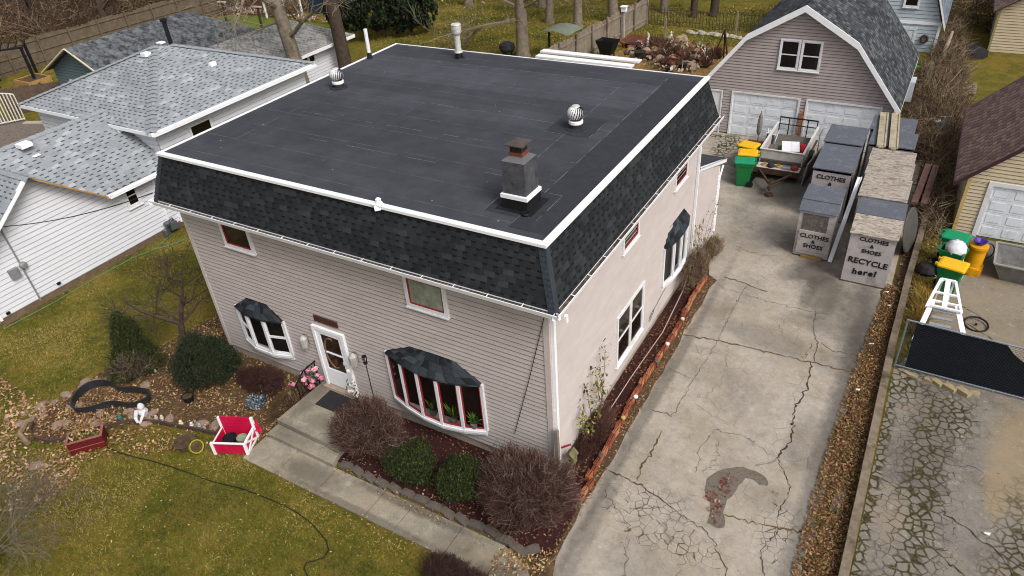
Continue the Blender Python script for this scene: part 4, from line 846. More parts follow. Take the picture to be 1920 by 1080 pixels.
for y in np.arange(-4, 4.9, .3): m_.face([(rx_ - .15, y, rz_ - .06), (rx_, y, rz_ + .03), (rx_, y + .31, rz_ + .015), (rx_ - .15, y + .31, rz_ - .075)]); m_.face([(rx_, y, rz_ + .03), (rx_ + .15, y, rz_ - .06), (rx_ + .15, y + .31, rz_ - .075), (rx_, y + .31, rz_ + .015)])
for x in np.arange(ex_ - 3.1, ex_ - .05, .3): m_.face([(x, -.1, rz_ - .12), (x, .04, rz_ - .04), (x + .31, .04, rz_ - .05), (x + .31, -.1, rz_ - .13)][::-1]); m_.face([(x, .04, rz_ - .04), (x, .18, rz_ - .12), (x + .31, .18, rz_ - .13), (x + .31, .04, rz_ - .05)][::-1])
CAPG = mat('#868b8f', .9, .12, 8, .4); m_.build('ridge_cap', CAPG, wr)
m_ = MB(); m_.box(-21.75, -21.35, 1.4, 1.8, 4.32, 4.46); m_.box(-21.3, -21.12, 1.55, 1.8, 4.0, 4.03); m_.build('roof_vent', WHITE2, wr)
m_ = MB(); X0, X1, Y0, Y1, ZE, ZR = -27.45, -18.78, 4.62, 13.25, 4.05, 5.62; r0, r1 = (-23.35, 8.9), (-22.75, 9.3)
pts4 = [(X0, Y0, ZE), (X1, Y0, ZE), (X1, Y1, ZE), (X0, Y1, ZE)]; A_, B_ = (*r0, ZR), (*r1, ZR)
slope(m_, [pts4[0], pts4[1], A_], (1, 0, 0)); slope(m_, [pts4[1], pts4[2], B_, A_], (0, 1, 0)); slope(m_, [pts4[2], pts4[3], B_], (1, 0, 0)); slope(m_, [pts4[3], pts4[0], A_, B_], (0, 1, 0))
m_.face([(p[0], p[1], ZE - .04) for p in pts4][::-1])
hr = m_.build('hip_roof', SH_GREY, WH)
m_ = MB()
for lo, hi, d1, d2 in ((pts4[1], A_, (-1, 0, 0), (0, 1, 0)), (pts4[2], B_, (-1, 0, 0), (0, -1, 0)), (pts4[0], A_, (1, 0, 0), (0, 1, 0))):
    lo = Vector(lo); hi = Vector(hi); d = (hi - lo); sd_ = Vector((d.y, -d.x, 0)).normalized(); n = 22
    for i in range(n):
        a = lo.lerp(hi, i / n); b = lo.lerp(hi, (i + 1) / n)
        for sg in (-1, 1): q = [a + Vector((0, 0, .05)), b + Vector((0, 0, .03)), b + sd_ * sg * .2 - Vector((0, 0, .012)), a + sd_ * sg * .2 + Vector((0, 0, .012))]; m_.face(q if sg > 0 else q[::-1])
    m_.build('hip_cap', CAPG, hr); m_ = MB()
m_ = MB(); m_.box(X0, X1, Y0 - .03, Y0, ZE - .14, ZE + .0); m_.box(X1, X1 + .03, Y0 - .03, Y1, ZE - .14, ZE); m_.box(X1 + .031, X1 + .12, Y0, Y1, ZE - .15, ZE - .13); m_.box(X1 + .121, X1 + .13, Y0, Y1, ZE - .15, ZE - .02); m_.box(-21.9, -20.8, 4.62, 4.9, ZE - .35, ZE - .15)
m_.build('gutter', WHITE2, hr)
m_ = MB(); m_.box(-23.3, -23.0, 8.1, 8.4, 5.40, 5.55); m_.box(-20.9, -20.75, 9.4, 9.7, 4.8, 4.98); m_.box(-23.5, -23.2, 9.1, 9.35, 5.64, 5.7); m_.build('roof_vent', WHITE2, hr)
m_ = MB(); m_.lathe([(.09, 5.4), (.09, 6.5), (.14, 6.5), (.15, 6.62), (.05, 6.66)], (-23.0, 9.45, 0), 10); m_.build('flue_pipe', BLACK, hr)
window(WH, (wx, 2.95), (wx, 3.55), 1.65, 2.56, (1, 0), 1, .09); window(WH, (wx, 6.4), (wx, 7.5), 3.05, 3.6, (1, 0), 1, .06, hung=False)
m_ = MB(); m_.box(wx, wx + .04, -2.5, -2.42, .2, 2.6); m_.box(wx, wx + .06, 4.2, 4.28, .3, 2.5); m_.box(wx, wx + .05, 4.72, 4.8, .2, 2.5); m_.build('corner_trim', WHITE2, WH)
m_ = MB(); m_.tube([(wx + .06, -1.2, 3.1), (wx + .06, -1.15, .2)], .03, 6); c_ = m_.build('conduit', mat('#8f9298', .5, .1, 6, .05, .3), WH)
m_ = MB(); m_.box(wx + .03, wx + .16, -1.62, -1.32, 1.35, 1.68); m_.lathe([(.12, 0), (.12, .08), (.09, .13), (.02, .14)], (wx + .05, -1.12, 1.62), 14, 0, Matrix.Rotation(R(90), 4, 'Y')); m_.build('electric_meter', mat('#8b8e90', .5, .15, 6, .05, .3), c_)
m_ = MB(); m_.box(wx + .02, wx + .08, -.45, -.33, .38, .46); m_.box(wx + .02, wx + .08, -2.26, -2.14, .32, .4); m_.build('wall_vent', BLACK, WH)
m_ = MB(); m_.tube([(wx + .15, 4.05, 0), (wx + .15, 4.05, .55), (wx + .15, 4.35, .6), (wx + .15, 4.45, .3)], .035, 6); m_.box(wx + .1, wx + .32, 4.1, 4.4, .2, .5); m_.lathe([(.12, 0), (.14, .1), (.05, .16)], (wx + .2, 4.05, .45), 10); m_.lathe([(.1, 0), (.1, .25), (.03, .3)], (wx + .25, 3.85, .1), 8); gm_ = m_.build('gas_meter', mat('#5d6265', .5, .2, 8, .1, .3)); tag(gm_, 'grey gas meter and regulator at the corner of the white house', 'gas meter')
# ---- dark-roofed garage further left
N2 = thing('teal_garage', 'teal-sided garage with a weathered dark grey hip-ended roof, behind the white house', 'garage', (-34, 15, 0))
m_ = MB(); lap(m_, (-36.9, 11.3), (-31.5, 11.3), 0, 3.9, out=(0, -1), lh=.17, clip=gclip(5.4, 2.55, 3.95)); lap(m_, (-31.5, 11.3), (-31.5, 21), 0, 2.55, out=(1, 0), lh=.17); lap(m_, (-36.9, 21), (-36.9, 11.3), 0, 2.55, out=(-1, 0), lh=.17); m_.build('wall', SIDT, N2)
m_ = MB(); e = .4; slope(m_, [(-31.1, 10.9, 2.45), (-31.1, 21.3, 2.45), (-34.2, 18.7, 4.02), (-34.2, 10.9, 4.02)], (0, 1, 0)); slope(m_, [(-37.3, 21.3, 2.45), (-37.3, 10.9, 2.45), (-34.2, 10.9, 4.02), (-34.2, 18.7, 4.02)], (0, 1, 0)); slope(m_, [(-31.1, 21.3, 2.45), (-37.3, 21.3, 2.45), (-34.2, 18.7, 4.02)], (1, 0, 0))
n2r = m_.build('roof', SH_OLD, N2)
m_ = MB(); m_.beam((-37.35, 10.88, 2.42), (-34.2, 10.88, 3.98), .06, .16, up=(0, 1, 0)); m_.beam((-34.2, 10.88, 3.98), (-31.05, 10.88, 2.42), .06, .07, up=(0, 1, 0)); m_.build('rake_board', mat('#cbbfa5', .6, .1), n2r)
m_ = MB(); m_.box(-35.6, -33.2, 11.2, 11.29, 0, 2.1); m_.build('overhead_door', mat('#c4c4c2', .6, .1), N2)
# ---- pale-roofed garage
N3 = thing('white_garage', 'white garage with a stained pale grey roof behind the two tall bare trunks', 'garage', (-27, 17.5, 0))
m_ = MB(); lap(m_, (-24.85, 14.0), (-24.85, 21.75), 0, 2.5, out=(1, 0), lh=.17); lap(m_, (-24.85, 21.75), (-30.3, 21.75), 0, 2.5, out=(0, 1), lh=.17); lap(m_, (-30.3, 21.75), (-30.3, 14), 0, 2.5, out=(-1, 0), lh=.17); lap(m_, (-30.3, 14.0), (-24.85, 14.0), 0, 3.5, out=(0, -1), lh=.17, clip=gclip(5.45, 2.5, 3.5)); m_.build('wall', SIDW, N3)
m_ = MB(); slope(m_, [(-24.4, 13.6, 2.5), (-24.4, 22.2, 2.5), (-27.6, 20.3, 3.6), (-27.6, 13.6, 3.6)], (0, 1, 0)); slope(m_, [(-30.8, 22.2, 2.5), (-30.8, 13.6, 2.5), (-27.6, 13.6, 3.6), (-27.6, 20.3, 3.6)], (0, 1, 0)); slope(m_, [(-24.4, 22.2, 2.5), (-30.8, 22.2, 2.5), (-27.6, 20.3, 3.6)], (1, 0, 0))
n3r = m_.build('roof', SH_OLD2, N3)
m_ = MB(); m_.box(-24.4, -24.36, 13.6, 22.2, 2.33, 2.5); m_.box(-30.8, -24.4, 22.2, 22.24, 2.33, 2.5); m_.build('fascia', WHITE2, n3r)
window(N3, (-24.85, 18.1), (-24.85, 19.2), 1.75, 2.35, (1, 0), 2, .06, hung=False)
m_ = MB(); m_.lathe([(.45, 0), (.5, .1), (.3, .25), (.05, .3)], (-24.4, 20.3, .35), 14); m_.lathe([(.05, 0), (.05, .35)], (-24.4, 20.3, 0), 6); rp_ = m_.build('red_dome', mat('#8a1f1c', .4, .1)); tag(rp_, 'rounded red dome poking up beside the white garage wall', 'garden object')
# ---- far buildings behind: white deck and blue structure
m_ = MB(); m_.box(-39.2, -35.0, 33.5, 38, 0, 3.4); bl = m_.build('blue_shed', mat('#22344a', .7, .2, 1.5), None); tag(bl, 'dark blue flat-walled shed at the top edge, behind the white garage', 'shed')
m_ = MB(); m_.prism([(-39.5, 33.3), (-34.8, 33.3), (-34.8, 38.2), (-39.5, 38.2)], 3.4, 3.5); m_.build('roof', mat('#2c3a4c', .7, .1), bl)
pl = thing('playset', 'white railed platform with slide frame beside the blue shed', 'play tower', (-40.6, 32, 0))
m_ = MB()
for x, y in ((-41.7, 31.2), (-39.6, 31.2), (-41.7, 33), (-39.6, 33)): m_.beam((x, y, 0), (x, y, 3.3), .12)
split_parts(m_.build('post', WHITE2, pl)); m_ = MB(); m_.box(-41.8, -39.5, 31.1, 33.1, 1.3, 1.4); m_.build('platform', mat('#7a7068'), pl)
m_ = MB()
for x in np.arange(-41.6, -39.5, .26): m_.beam((x, 31.15, 1.4), (x, 31.15, 2.4), .07)
m_.beam((-41.7, 31.15, 2.4), (-39.6, 31.15, 2.4), .09); m_.build('railing', WHITE2, pl)
# ================================================================ PLANTS
BARKS = [mat('#5f5348', .95, .3, 5, .9, dirt='#3d352d', dscale=3)]; TW = [mat('#4b3a33', .9, .2, 6, 0), mat('#64504a', .9, .2, 6, 0), mat('#3a2925', .9, .2, 6, 0), mat('#7b675a', .9, .2, 6, 0)]
def twig_bush(name, label, x, y, rx, ry, h, k=3800, mats=None, group=None, z=0.0, flare=.25, r=.0055, lo=.15):
    T = thing(name, label, 'shrub', (x, y, z), group); mats = mats or TW
    m = MB(); 
    for _ in range(14): a = random.uniform(0, 6.28); t = random.uniform(.2, .6); m.tube([(x + .06 * math.cos(a), y + .06 * math.sin(a), z), (x + rx * t * .5 * math.cos(a), y + ry * t * .5 * math.sin(a), z + h * .35), (x + rx * t * math.cos(a), y + ry * t * math.sin(a), z + h * .7)], [.018, .012, .006], 4)
    m.build('stems', mats[-1], T)
    u = rng.uniform(0, 2 * np.pi, k); c = rng.uniform(-.35, 1, k); rad = rng.uniform(.45, 1, k) ** .5 * (1 + .10 * np.sin(3 * u + x) + .07 * np.sin(7 * u + 5 * c) + rng.normal(0, .07, k))
    s_ = np.sqrt(1 - np.clip(c, -1, 1) ** 2); hz = h * .5
    P = np.stack([x + rx * rad * s_ * np.cos(u), y + ry * rad * s_ * np.sin(u), z + hz + hz * rad * c], 1); P[:, 2] = np.maximum(P[:, 2], z + .03)
    o = np.array([x, y, z + h * lo]); d = P - o; d /= np.linalg.norm(d, axis=1, keepdims=True) + 1e-6
    d = d + rng.normal(0, .45, (k, 3)); d /= np.linalg.norm(d, axis=1, keepdims=True); L = rng.uniform(.08, .3, k)[:, None] * max(rx, .5) ** .5
    m = MB(); sticks(m, P - d * L * .6, P + d * L * .4, rng.uniform(r * .6, r * 1.2, k), nm=len(mats)); m.build('twigs', mats, T); return T
def leaf_bush(name, label, x, y, rx, ry, h, k=9000, mats=None, group=None, ls=(.022, .045), shape='ball', lean=0):
    T = thing(name, label, 'shrub', (x, y, 0), group)
    m = MB(); m.tube([(x, y, 0), (x + lean * .5, y, h * .5), (x + lean, y, h * .8)], [.05, .035, .01], 6)
    for _ in range(10): a = random.uniform(0, 6.28); m.tube([(x, y, .1), (x + rx * .6 * math.cos(a), y + ry * .6 * math.sin(a), h * random.uniform(.3, .7))], [.02, .008], 4)
    m.build('stems', TW[2], T)
    nc = int(k / 26); u = rng.uniform(0, 2 * np.pi, nc); c = rng.uniform(-.75, 1, nc)
    bulge = 1 + .10 * np.sin(3 * u + x * 3) + .08 * np.sin(5 * u + 4 * c + y)
    rad = rng.uniform(.55, 1, nc) ** .6 * bulge
    if shape == 'cone': zz = rng.uniform(0, 1, nc) ** 1.2; rr = (1 - zz ** 2.4) ** .8 * (.62 + .38 * (1 - zz)) * rad * (1 + .22 * np.sin(3 * u + 6 * zz) + .12 * np.sin(11 * zz)) * (1 + .15 * np.sin(zz * 9)); C = np.stack([x + lean * zz + rx * rr * np.cos(u), y + ry * rr * np.sin(u), .05 + h * zz], 1)
    else: s_ = np.sqrt(1 - np.clip(c, -1, 1) ** 2); C = np.stack([x + rx * rad * s_ * np.cos(u), y + ry * rad * s_ * np.sin(u), h * .5 + h * .5 * rad * c], 1)
    C[:, 2] = np.maximum(C[:, 2], .04)
    idx = rng.integers(0, nc, k); P = C[idx] + rng.normal(0, .045, (k, 3)); P[:, 2] = np.maximum(P[:, 2], .02)
    m = MB(); leaves(m, P[:, :2], P[:, 2], ls, len(mats or GRN), tilt=.9)
    m.build('foliage', mats or GRN, T); return T
YEW = [mat('#232e10', .8, .3, 9, 0), mat('#2e3814', .8, .25, 9, 0), mat('#18200a', .8, .3, 9, 0), mat('#4b521c', .8, .2, 9, 0), mat('#1f290d', .8, .3, 9, 0)]
DKG = [mat('#1d2814', .75, .3, 9, 0), mat('#2c3a1c', .75, .25, 9, 0), mat('#131b0d', .75, .3, 9, 0)]
RB = [mat('#4a2f2a', .9, .25, 6, 0), mat('#5e4138', .9, .2, 6, 0), mat('#36221f', .9, .2, 6, 0), mat('#7d6a5f', .9, .2, 6, 0)]
twig_bush('bare_shrub', 'bare brown twiggy shrub beside the front steps, left of the red bow window', -4.45, -1.25, 1.0, .75, 1.5, 8200, RB)
leaf_bush('evergreen_shrub', 'low green clipped shrub beside the bare shrub by the steps, left of the green pair', -3.15, -1.4, .64, .54, .82, 22000, YEW)
leaf_bush('evergreen_shrub', 'low green clipped shrub tucked against the big round brown bush by the house corner', -1.72, -1.3, .6, .56, .92, 22000, YEW)
twig_bush('bare_shrub', 'largest bare bush, a round brown ball of twigs at the house corner by the driveway', -.12, -1.1, 1.1, .98, 1.5, 13000, RB, r=.005)
twig_bush('bare_shrub', 'small dark reddish bare shrub at the bottom edge, left of the front walk', -.75, -3.45, .5, .42, .7, 3000, [RB[2], RB[0], TW[2], TW[0]])
twig_bush('bare_shrub', 'small dark bare shrub at the bottom edge, overlapping the front walk', -.1, -3.4, .45, .35, .6, 2600, [RB[2], RB[0], TW[2], TW[0]])
leaf_bush('evergreen_shrub', 'dark round evergreen shrub at the left corner of the house', -10.5, -1.25, .95, .85, 1.45, 30000, DKG)
leaf_bush('evergreen_shrub', 'leaning cone-shaped dark evergreen with bare patches in the garden bed', -13.0, -1.85, .72, .66, 2.0, 26000, YEW, shape='cone', lean=.15)
twig_bush('bare_shrub', 'dead grey straggly twigs clinging to the lower half of the cone-shaped evergreen', -12.6, -2.15, .55, .45, 1.0, 500, [TW[3], TW[1]], r=.006)
twig_bush('bare_shrub', 'dark red-brown low bush under the white bow window by the foundation', -8.9, -.75, .8, .5, .5, 2600, [mat('#3a1c16', .9, .2), RB[0], TW[2]])
leaf_bush('blue_plant', 'small blue-grey tufted plant in the garden bed left of the steps', -8.45, -1.4, .24, .24, .3, 900, [mat('#56636e', .7, .2), mat('#39434c', .7, .2), mat('#8a97a3', .7, .2)], ls=(.03, .07))
twig_bush('bare_shrub', 'thin brown perennial stalks beside the left edge of the steps', -7.6, -1.0, .35, .75, .45, 1100, [TW[0], mat('#5b5223', .9, .2), RB[1]])
twig_bush('bare_shrub', 'thorny brown growth low against the side wall by the birdhouse', .33, 1.5, .32, 1.1, .55, 2600, [RB[0], RB[2], mat('#5a3a2a', .9, .2)])
def branchy(m, p, d, L, r, lvl, maxl, spread=.6, droop=.0, n=5, kids=3, minr=.004, TWS=None):
    pts = [Vector(p)]; rs = [r]; d = Vector(d).normalized(); seg = 4
    for i in range(seg):
        d = (d + Vector((random.gauss(0, .12), random.gauss(0, .12), random.gauss(0, .08) - droop))).normalized(); pts.append(pts[-1] + d * L / seg); rs.append(max(minr, r * (1 - .55 * (i + 1) / seg)))
    m.tube(pts, rs, n if lvl < 2 else 3, cap=False)
    if lvl >= maxl: return
    for i in range(kids + (1 if lvl else 0)):
        t = random.uniform(.35, 1); j = min(seg - 1, int(t * seg)); q = pts[j].lerp(pts[j + 1], t * seg - j); a = random.uniform(0, 6.28); o = d.orthogonal().normalized(); o = Matrix.Rotation(a, 3, d) @ o
        branchy(m, q, d * (1 - spread) + o * spread + Vector((0, 0, .12)), L * random.uniform(.5, .75), max(minr, rs[j] * .55), lvl + 1, maxl, spread, droop, n, kids, minr)
def tree(name, label, base, h, r, lean=(0, 0), first=.35, limbs=7, lvl=3, bark=None, group=None, L=None, extra=(), rtop=.45, minr=.01):
    T = thing(name, label, 'tree', base, group); bark = bark or BARKS[0]; b = Vector(base)
    m = MB(); pts = []; rs = []
    for i in range(9):
        t = i / 8; pts.append(b + Vector((lean[0] * t + .04 * h * .1 * math.sin(5 * t + b.x), lean[1] * t + .04 * h * .1 * math.cos(4 * t + b.y), h * t))); rs.append(r * (1.25 if i == 0 else 1) * (1 - (1 - rtop) * t))
    pts.insert(1, b + Vector((0, 0, .25))); rs.insert(1, r * 1.02)
    m.tube(pts, rs, 10); m.build('trunk', bark, T, True)
    m = MB()
    for i in range(limbs):
        t = first + (1 - first) * (i + random.random() * .5) / limbs; j = min(8, int(t * 8) + 1); q = pts[j - 1].lerp(pts[j], .5) if j < len(pts) else pts[-1]; a = i * 2.4 + random.uniform(-.4, .4)
        branchy(m, q, (math.cos(a), math.sin(a), .55), (L or h * .32) * random.uniform(.7, 1.2), r * .32, 1, lvl, minr=minr)
    for (q, d, L_, r_) in extra: branchy(m, q, d, L_, r_, 1, lvl, .55, minr=minr)
    m.build('crown', bark, T); return T
LB = mat('#7b7061', .95, .25, 5, .7, dirt='#4b4238'); DB = mat('#463a31', .95, .3, 5, .8)
# small crooked ornamental tree in the front bed
T = thing('ornamental_tree', 'small crooked bare tree with forked branches in the garden bed left of the house', 'tree', (-12.2, -.75, 0))
m = MB(); m.tube([(-12.2, -.75, 0), (-12.12, -.7, .6), (-12.1, -.6, 1.15)], [.12, .095, .085], 8); m.build('trunk', DB, T)
m = MB(); 
for d, L_, r_ in (((-.8, -.3, .5), 1.7, .07), ((.15, .2, .95), 1.5, .075), ((-.25, .5, .8), 1.4, .06), ((.5, .3, .6), .9, .045), ((-.9, .1, .25), 1.2, .045)): branchy(m, (-12.1, -.6, 1.1), d, L_, r_, 1, 4, .6, kids=3, minr=.007)
m.build('crown', DB, T)
# fore-left pale branches reaching into the frame
T = thing('bare_sapling', 'pale grey bare sapling whose branches fill the bottom left corner', 'tree', (-9.9, -7.75, 0)); m = MB(); m.tube([(-9.9, -7.75, 0), (-9.9, -7.7, .7)], [.06, .04], 6); m.build('trunk', LB, T); m = MB()
PT = mat('#6a6055', .9, .15, 5, 0)
for i in range(20): a = i * .33; branchy(m, (-9.9, -7.7, .3 + .03 * i), (math.cos(a), math.sin(a), .75), random.uniform(1.0, 1.9), .014, 1, 4, .5, minr=.0035)
m.build('crown', PT, T)
# the two tall trunks behind the white house roof
tree('bare_tree', 'tall bare trunk with a knot leaning over the pale garage roof, left of the pair', (-23.7, 16.9, 0), 12, .43, (-.9, -.5), .42, 8, 4, LB, L=3.4, extra=[((-24.0, 16.7, 5.0), (-1, .3, .35), 3.2, .1), ((-24.05, 16.7, 4.6), (-.8, -.3, -.2), 2.2, .06), ((-24, 16.7, 5.4), (1, .3, .3), 3, .07)])
tree('bare_tree', 'straight bare trunk in front of the white garage corner, right of the pair', (-23.85, 20.4, 0), 13, .42, (-.3, .2), .5, 7, 4, DB, L=3.4)
tree('bare_tree', 'bare trunk with one long low branch, standing in the back lawn by the grey canopy', (-16.8, 28.6, 0), 10, .42, (.0, .2), .40, 8, 4, LB, L=4, extra=[((-16.9, 28.6, 2.9), (-.9, -.4, .35), 3.4, .1), ((-16.9, 28.5, 2.3), (-.85, -.3, -.25), 4.2, .11), ((-16.7, 28.6, 2.9), (.9, .1, .35), 3.4, .1)])
far = [(-31.2, 34.0, .5, 'thick'), (-18.9, 36.2, .3, ''), (-16.4, 35.6, .32, ''), (-14.6, 37.5, .38, ''), (-12.9, 38.6, .4, ''), (-12.2, 41, .3, ''), (-21.5, 40, .3, ''), (-27.5, 39, .35, ''), (-9.8, 40.2, .26, ''), (-8.6, 41.0, .3, ''), (-25, 44, .3, ''), (-34.5, 40.5, .4, ''), (-38, 36.5, .35, ''), (-18, 45, .35, ''), (-32, 45, .3, '')]
wn = ['widest trunk beside the dark evergreen at the top edge', 'slim trunk left of the pair behind the grey canopy tree', 'trunk directly behind the tree with the low branch', 'trunk with a pale scar at its foot behind the back lawn', 'trunk just left of the far end of the weathered plank fence', 'trunk rising behind the far corner of the weathered plank fence', 'trunk in the dry brush straight above the metal stack', 'trunk in the dry brush right of the dark evergreen', 'left one of two dark trunks behind the thin picket fence', 'right one of two dark trunks behind the thin picket fence', 'faint trunk deepest in the dry brush above the black roof', 'trunk between the dark evergreen and the blue shed', 'trunk behind the white railed platform', 'trunk deep behind the back lawn at the top edge', 'trunk deep in the brush above the dark evergreen']
for (x, y, r, _), l in zip(far, wn): tree('bare_tree', l[:1].upper() * 0 + 'bare ' + l, (x, y, 0), random.uniform(9, 12), r, (random.uniform(-.4, .4), random.uniform(-.3, .3)), .42, 7, 3, DB if x > -11 else LB, 'bare trees at the edge of the wood', L=3, minr=.012)
# left woodland trunks
lw = [(-58, 22), (-54.5, 27), (-60, 27), (-57.5, 32), (-52, 33), (-63, 21), (-49, 36), (-55, 38), (-46.5, 40), (-51.5, 23.9), (-61, 34)]
ln = ['in the thicket at the upper left corner', 'behind the plank fence above the dark-roofed garage', 'deep in the thicket over the plank fence', 'in the brush straight above the teal gable', 'just behind the fence end at the top edge', 'leftmost of all in the thicket', 'behind the flower border beyond the pale roof', 'faint and far in the thicket at the top edge', 'left of the white railed platform', 'hard against the plank fence, darkest and closest in the thicket', 'furthest back of the thicket trunks']
for (x, y), l in zip(lw, ln): tree('bare_tree', 'bare dark tree ' + l, (x, y, 0), random.uniform(8, 11), random.uniform(.22, .42), (random.uniform(-.6, .6), 0), .3, 7, 3, DB, 'bare trees in the left thicket', L=3, minr=.015)
leaf_bush('dark_evergreen', 'big dark evergreen mass beyond the white garage at the top edge', -30.2, 29.5, 2.6, 2.4, 3.4, 16000, DKG, ls=(.12, .28))
leaf_bush('dark_evergreen', 'dark evergreen lobe joined to the right of the big evergreen', -27.2, 31.0, 1.9, 1.7, 2.6, 9000, DKG, ls=(.12, .28))
# brush (stuff)
def brush(name, poly, k, h, lm, mats, lab, r=(.006, .014), up=.5, clump=None):
    P = scatter(poly, k); z = rng.uniform(0, 1, k) ** 1.3 * h * (.55 + .45 * np.sin(P[:, 0] * 1.7 + np.sin(P[:, 1])) ** 2)
    d = np.stack([rng.normal(0, 1, k), rng.normal(0, 1, k), rng.normal(up, .6, k)], 1); d /= np.linalg.norm(d, axis=1, keepdims=True); L = rng.uniform(*lm, k)[:, None]
    A = np.stack([P[:, 0], P[:, 1], z], 1); A[:, 2] = np.maximum(A[:, 2], .02); B = A + d * L; B[:, 2] = np.maximum(B[:, 2], .02)
    m = MB(); sticks(m, A, B, rng.uniform(*r, k), nm=len(mats)); return tag(m.build(name, mats), lab, None, kind='stuff')
BR = [mat('#5b4a38', .95, .2, 5, 0), mat('#7a6750', .95, .2, 5, 0), mat('#3b2d22', .95, .2, 5, 0), mat('#8e7c63', .95, .2, 5, 0)]
brush('fence_brush', [(5.0, 22), (6.0, 21.0), (6.4, 14.5), (7.0, 15.0), (6.9, 22.6), (7.6, 24), (7.0, 30), (6.6, 37), (5.8, 42), (5.2, 36), (4.8, 30)], 13000, 1.1, (.2, .8), BR, 'tangled bare brush along the right fence line', (.004, .011))
brush('fence_brush', [(5.6, 22), (6.6, 20), (7.0, 23), (6.6, 30), (5.4, 31)], 1500, 1.3, (.4, 1.1), BR, 'taller bare whips in the brush', (.006, .014), .9)
brush('thicket', [(-100, 12), (-60, 13), (-52.6, 17), (-51.5, 26), (-49, 31), (-44, 33), (-43, 60), (-100, 60)], 42000, 3.0, (.4, 1.8), [BR[0], BR[2], TW[0], BR[1]], 'dense brown thicket', (.012, .035))
brush('thicket', [(-43, 38), (-33, 39), (-24, 41.5), (-14, 44.5), (-8, 48), (-8, 70), (-60, 70)], 24000, 2.2, (.4, 1.6), [BR[0], BR[1], BR[3], BR[2]], 'dry tan brush at the wood edge', (.01, .028))
brush('thicket', [(5, 42), (9, 40), (10, 60), (-2, 60), (3, 48)], 6000, 2.2, (.4, 1.4), [BR[0], BR[2], BR[1]], 'brush behind', (.01, .028))
GG = [mat('#5c651f', .9, .2, 6, 0), mat('#7f772b', .9, .2, 6, 0), mat('#97874c', .9, .2, 6, 0), mat('#363f13', .9, .2, 6, 0)]
def blades(name, poly, k, h=(.025, .06), w=.006, mats=GG, lab='', exclude=()):
    P = scatter(poly, k)
    for e in exclude: P = P[~inpoly(P[:, 0], P[:, 1], e)]
    k = len(P); a = rng.uniform(0, 6.28, k); H_ = rng.uniform(*h, k); W2 = w * rng.uniform(.6, 1.5, k); dx = np.cos(a) * W2; dy = np.sin(a) * W2
    lx = rng.normal(0, .8, k) * H_; ly = rng.normal(0, .8, k) * H_; z0 = np.zeros(k)
    V = np.stack([np.stack([P[:, 0] - dx, P[:, 1] - dy, z0], 1), np.stack([P[:, 0] + dx, P[:, 1] + dy, z0], 1), np.stack([P[:, 0] + lx, P[:, 1] + ly, H_], 1)], 1).reshape(-1, 3)
    # patches: greener or drier
    nz = np.sin(P[:, 0] * 1.3 + 2 * np.sin(P[:, 1] * .9)) + np.sin(P[:, 1] * 1.9 + np.sin(P[:, 0] * 2.3)) + 1.5 * (np.sin(np.floor(P[:, 0] / .13) * 127.1 + np.floor(P[:, 1] / .13) * 311.7) * 43758.5 % 1 - .5) + rng.normal(0, .7, k)
    # bigger dry and green swathes
    nz = nz + 1.3 * np.sin(P[:, 0] * .55 + 1.4) * np.sin(P[:, 1] * .8 + .6 * np.sin(P[:, 0] * .7))
    mi = np.clip(((nz + 2.2) / 4.4 * 4).astype(int), 0, 3); mi = np.array([3, 0, 1, 2])[mi]
    m = MB(); m.bulk(V, np.arange(3 * k).reshape(k, 3), mi=mi); return tag(m.build(name, mats), lab, kind='stuff')
walkp = [(-7.3, -2.97), (.6, -3.3), (1.0, -12), (6.1, -12), (6, 0), (-7.2, 0)]
blades('lawn_grass', [(-20, -2.6), (-19, 7), (-11.1, 9), (-11.05, 0), (-7.3, -2.5), (-7.3, -3.0), (.4, -3.3), (.9, -6.5), (-9, -8.5), (-14, -7.5), (-19, -5)], 170000, (.025, .07), .007, lab='short winter grass of the front lawn', exclude=[bedp])
blades('back_grass', [(-24, 22), (-18, 12), (-4, 14), (-4, 45), (-40, 38), (-30, 30)], 60000, (.05, .12), .02, lab='rough grass of the back lawns', exclude=[[(-12.4, 27), (-5, 26.5), (-4.2, 31), (-5.5, 34.2), (-11.2, 33.6)]])
blades('verge_grass', [(-.2, -3.2), (1.05, -2.5), (.95, -6), (-.1, -6)], 900, (.12, .28), .006, [mat('#a8863a', .9, .2), mat('#8d7a36', .9, .2), mat('#b39a55', .9, .2), mat('#6e5a2a', .9, .2)], 'dry yellow grass tuft')
blades('weed_strip', [(6.6, 9.2), (6.95, 9.0), (7.1, 11.6), (6.6, 11.8)], 1400, (.15, .4), .008, [mat('#a8863a', .9, .2), mat('#8d7a36', .9, .2), mat('#b39a55', .9, .2), mat('#6e5a2a', .9, .2)], 'dry yellow weeds by the wall')
# leaves (stuff)
def litter(name, poly, k, size, mats, lab, z=.03, tilt=.35, exclude=(), lo=.12):
    P = scatter(poly, int(k * 1.5)); nz = np.sin(P[:, 0] * 2.1 + 1.7 * np.sin(P[:, 1] * 1.3)) + np.sin(P[:, 1] * 2.9 + 1.3 * np.sin(P[:, 0] * 1.9 + 1)) + .6 * np.sin(P[:, 0] * 6.1) * np.sin(P[:, 1] * 7.3)
    P = P[rng.uniform(0, 1, len(P)) < np.clip(.62 + .3 * nz, lo, 1)]
    for e in exclude: P = P[~inpoly(P[:, 0], P[:, 1], e)]
    m = MB(); leaves(m, P, np.full(len(P), z) + rng.uniform(0, .03, len(P)), size, len(mats), tilt); return tag(m.build(name, mats), lab, kind='stuff')
PALE = [mat('#9c8e5c', .85, .15, 9, 0), mat('#94814f', .85, .15, 9, 0), mat('#b3a578', .85, .1, 9, 0), mat('#8a6a48', .85, .15, 9, 0)]
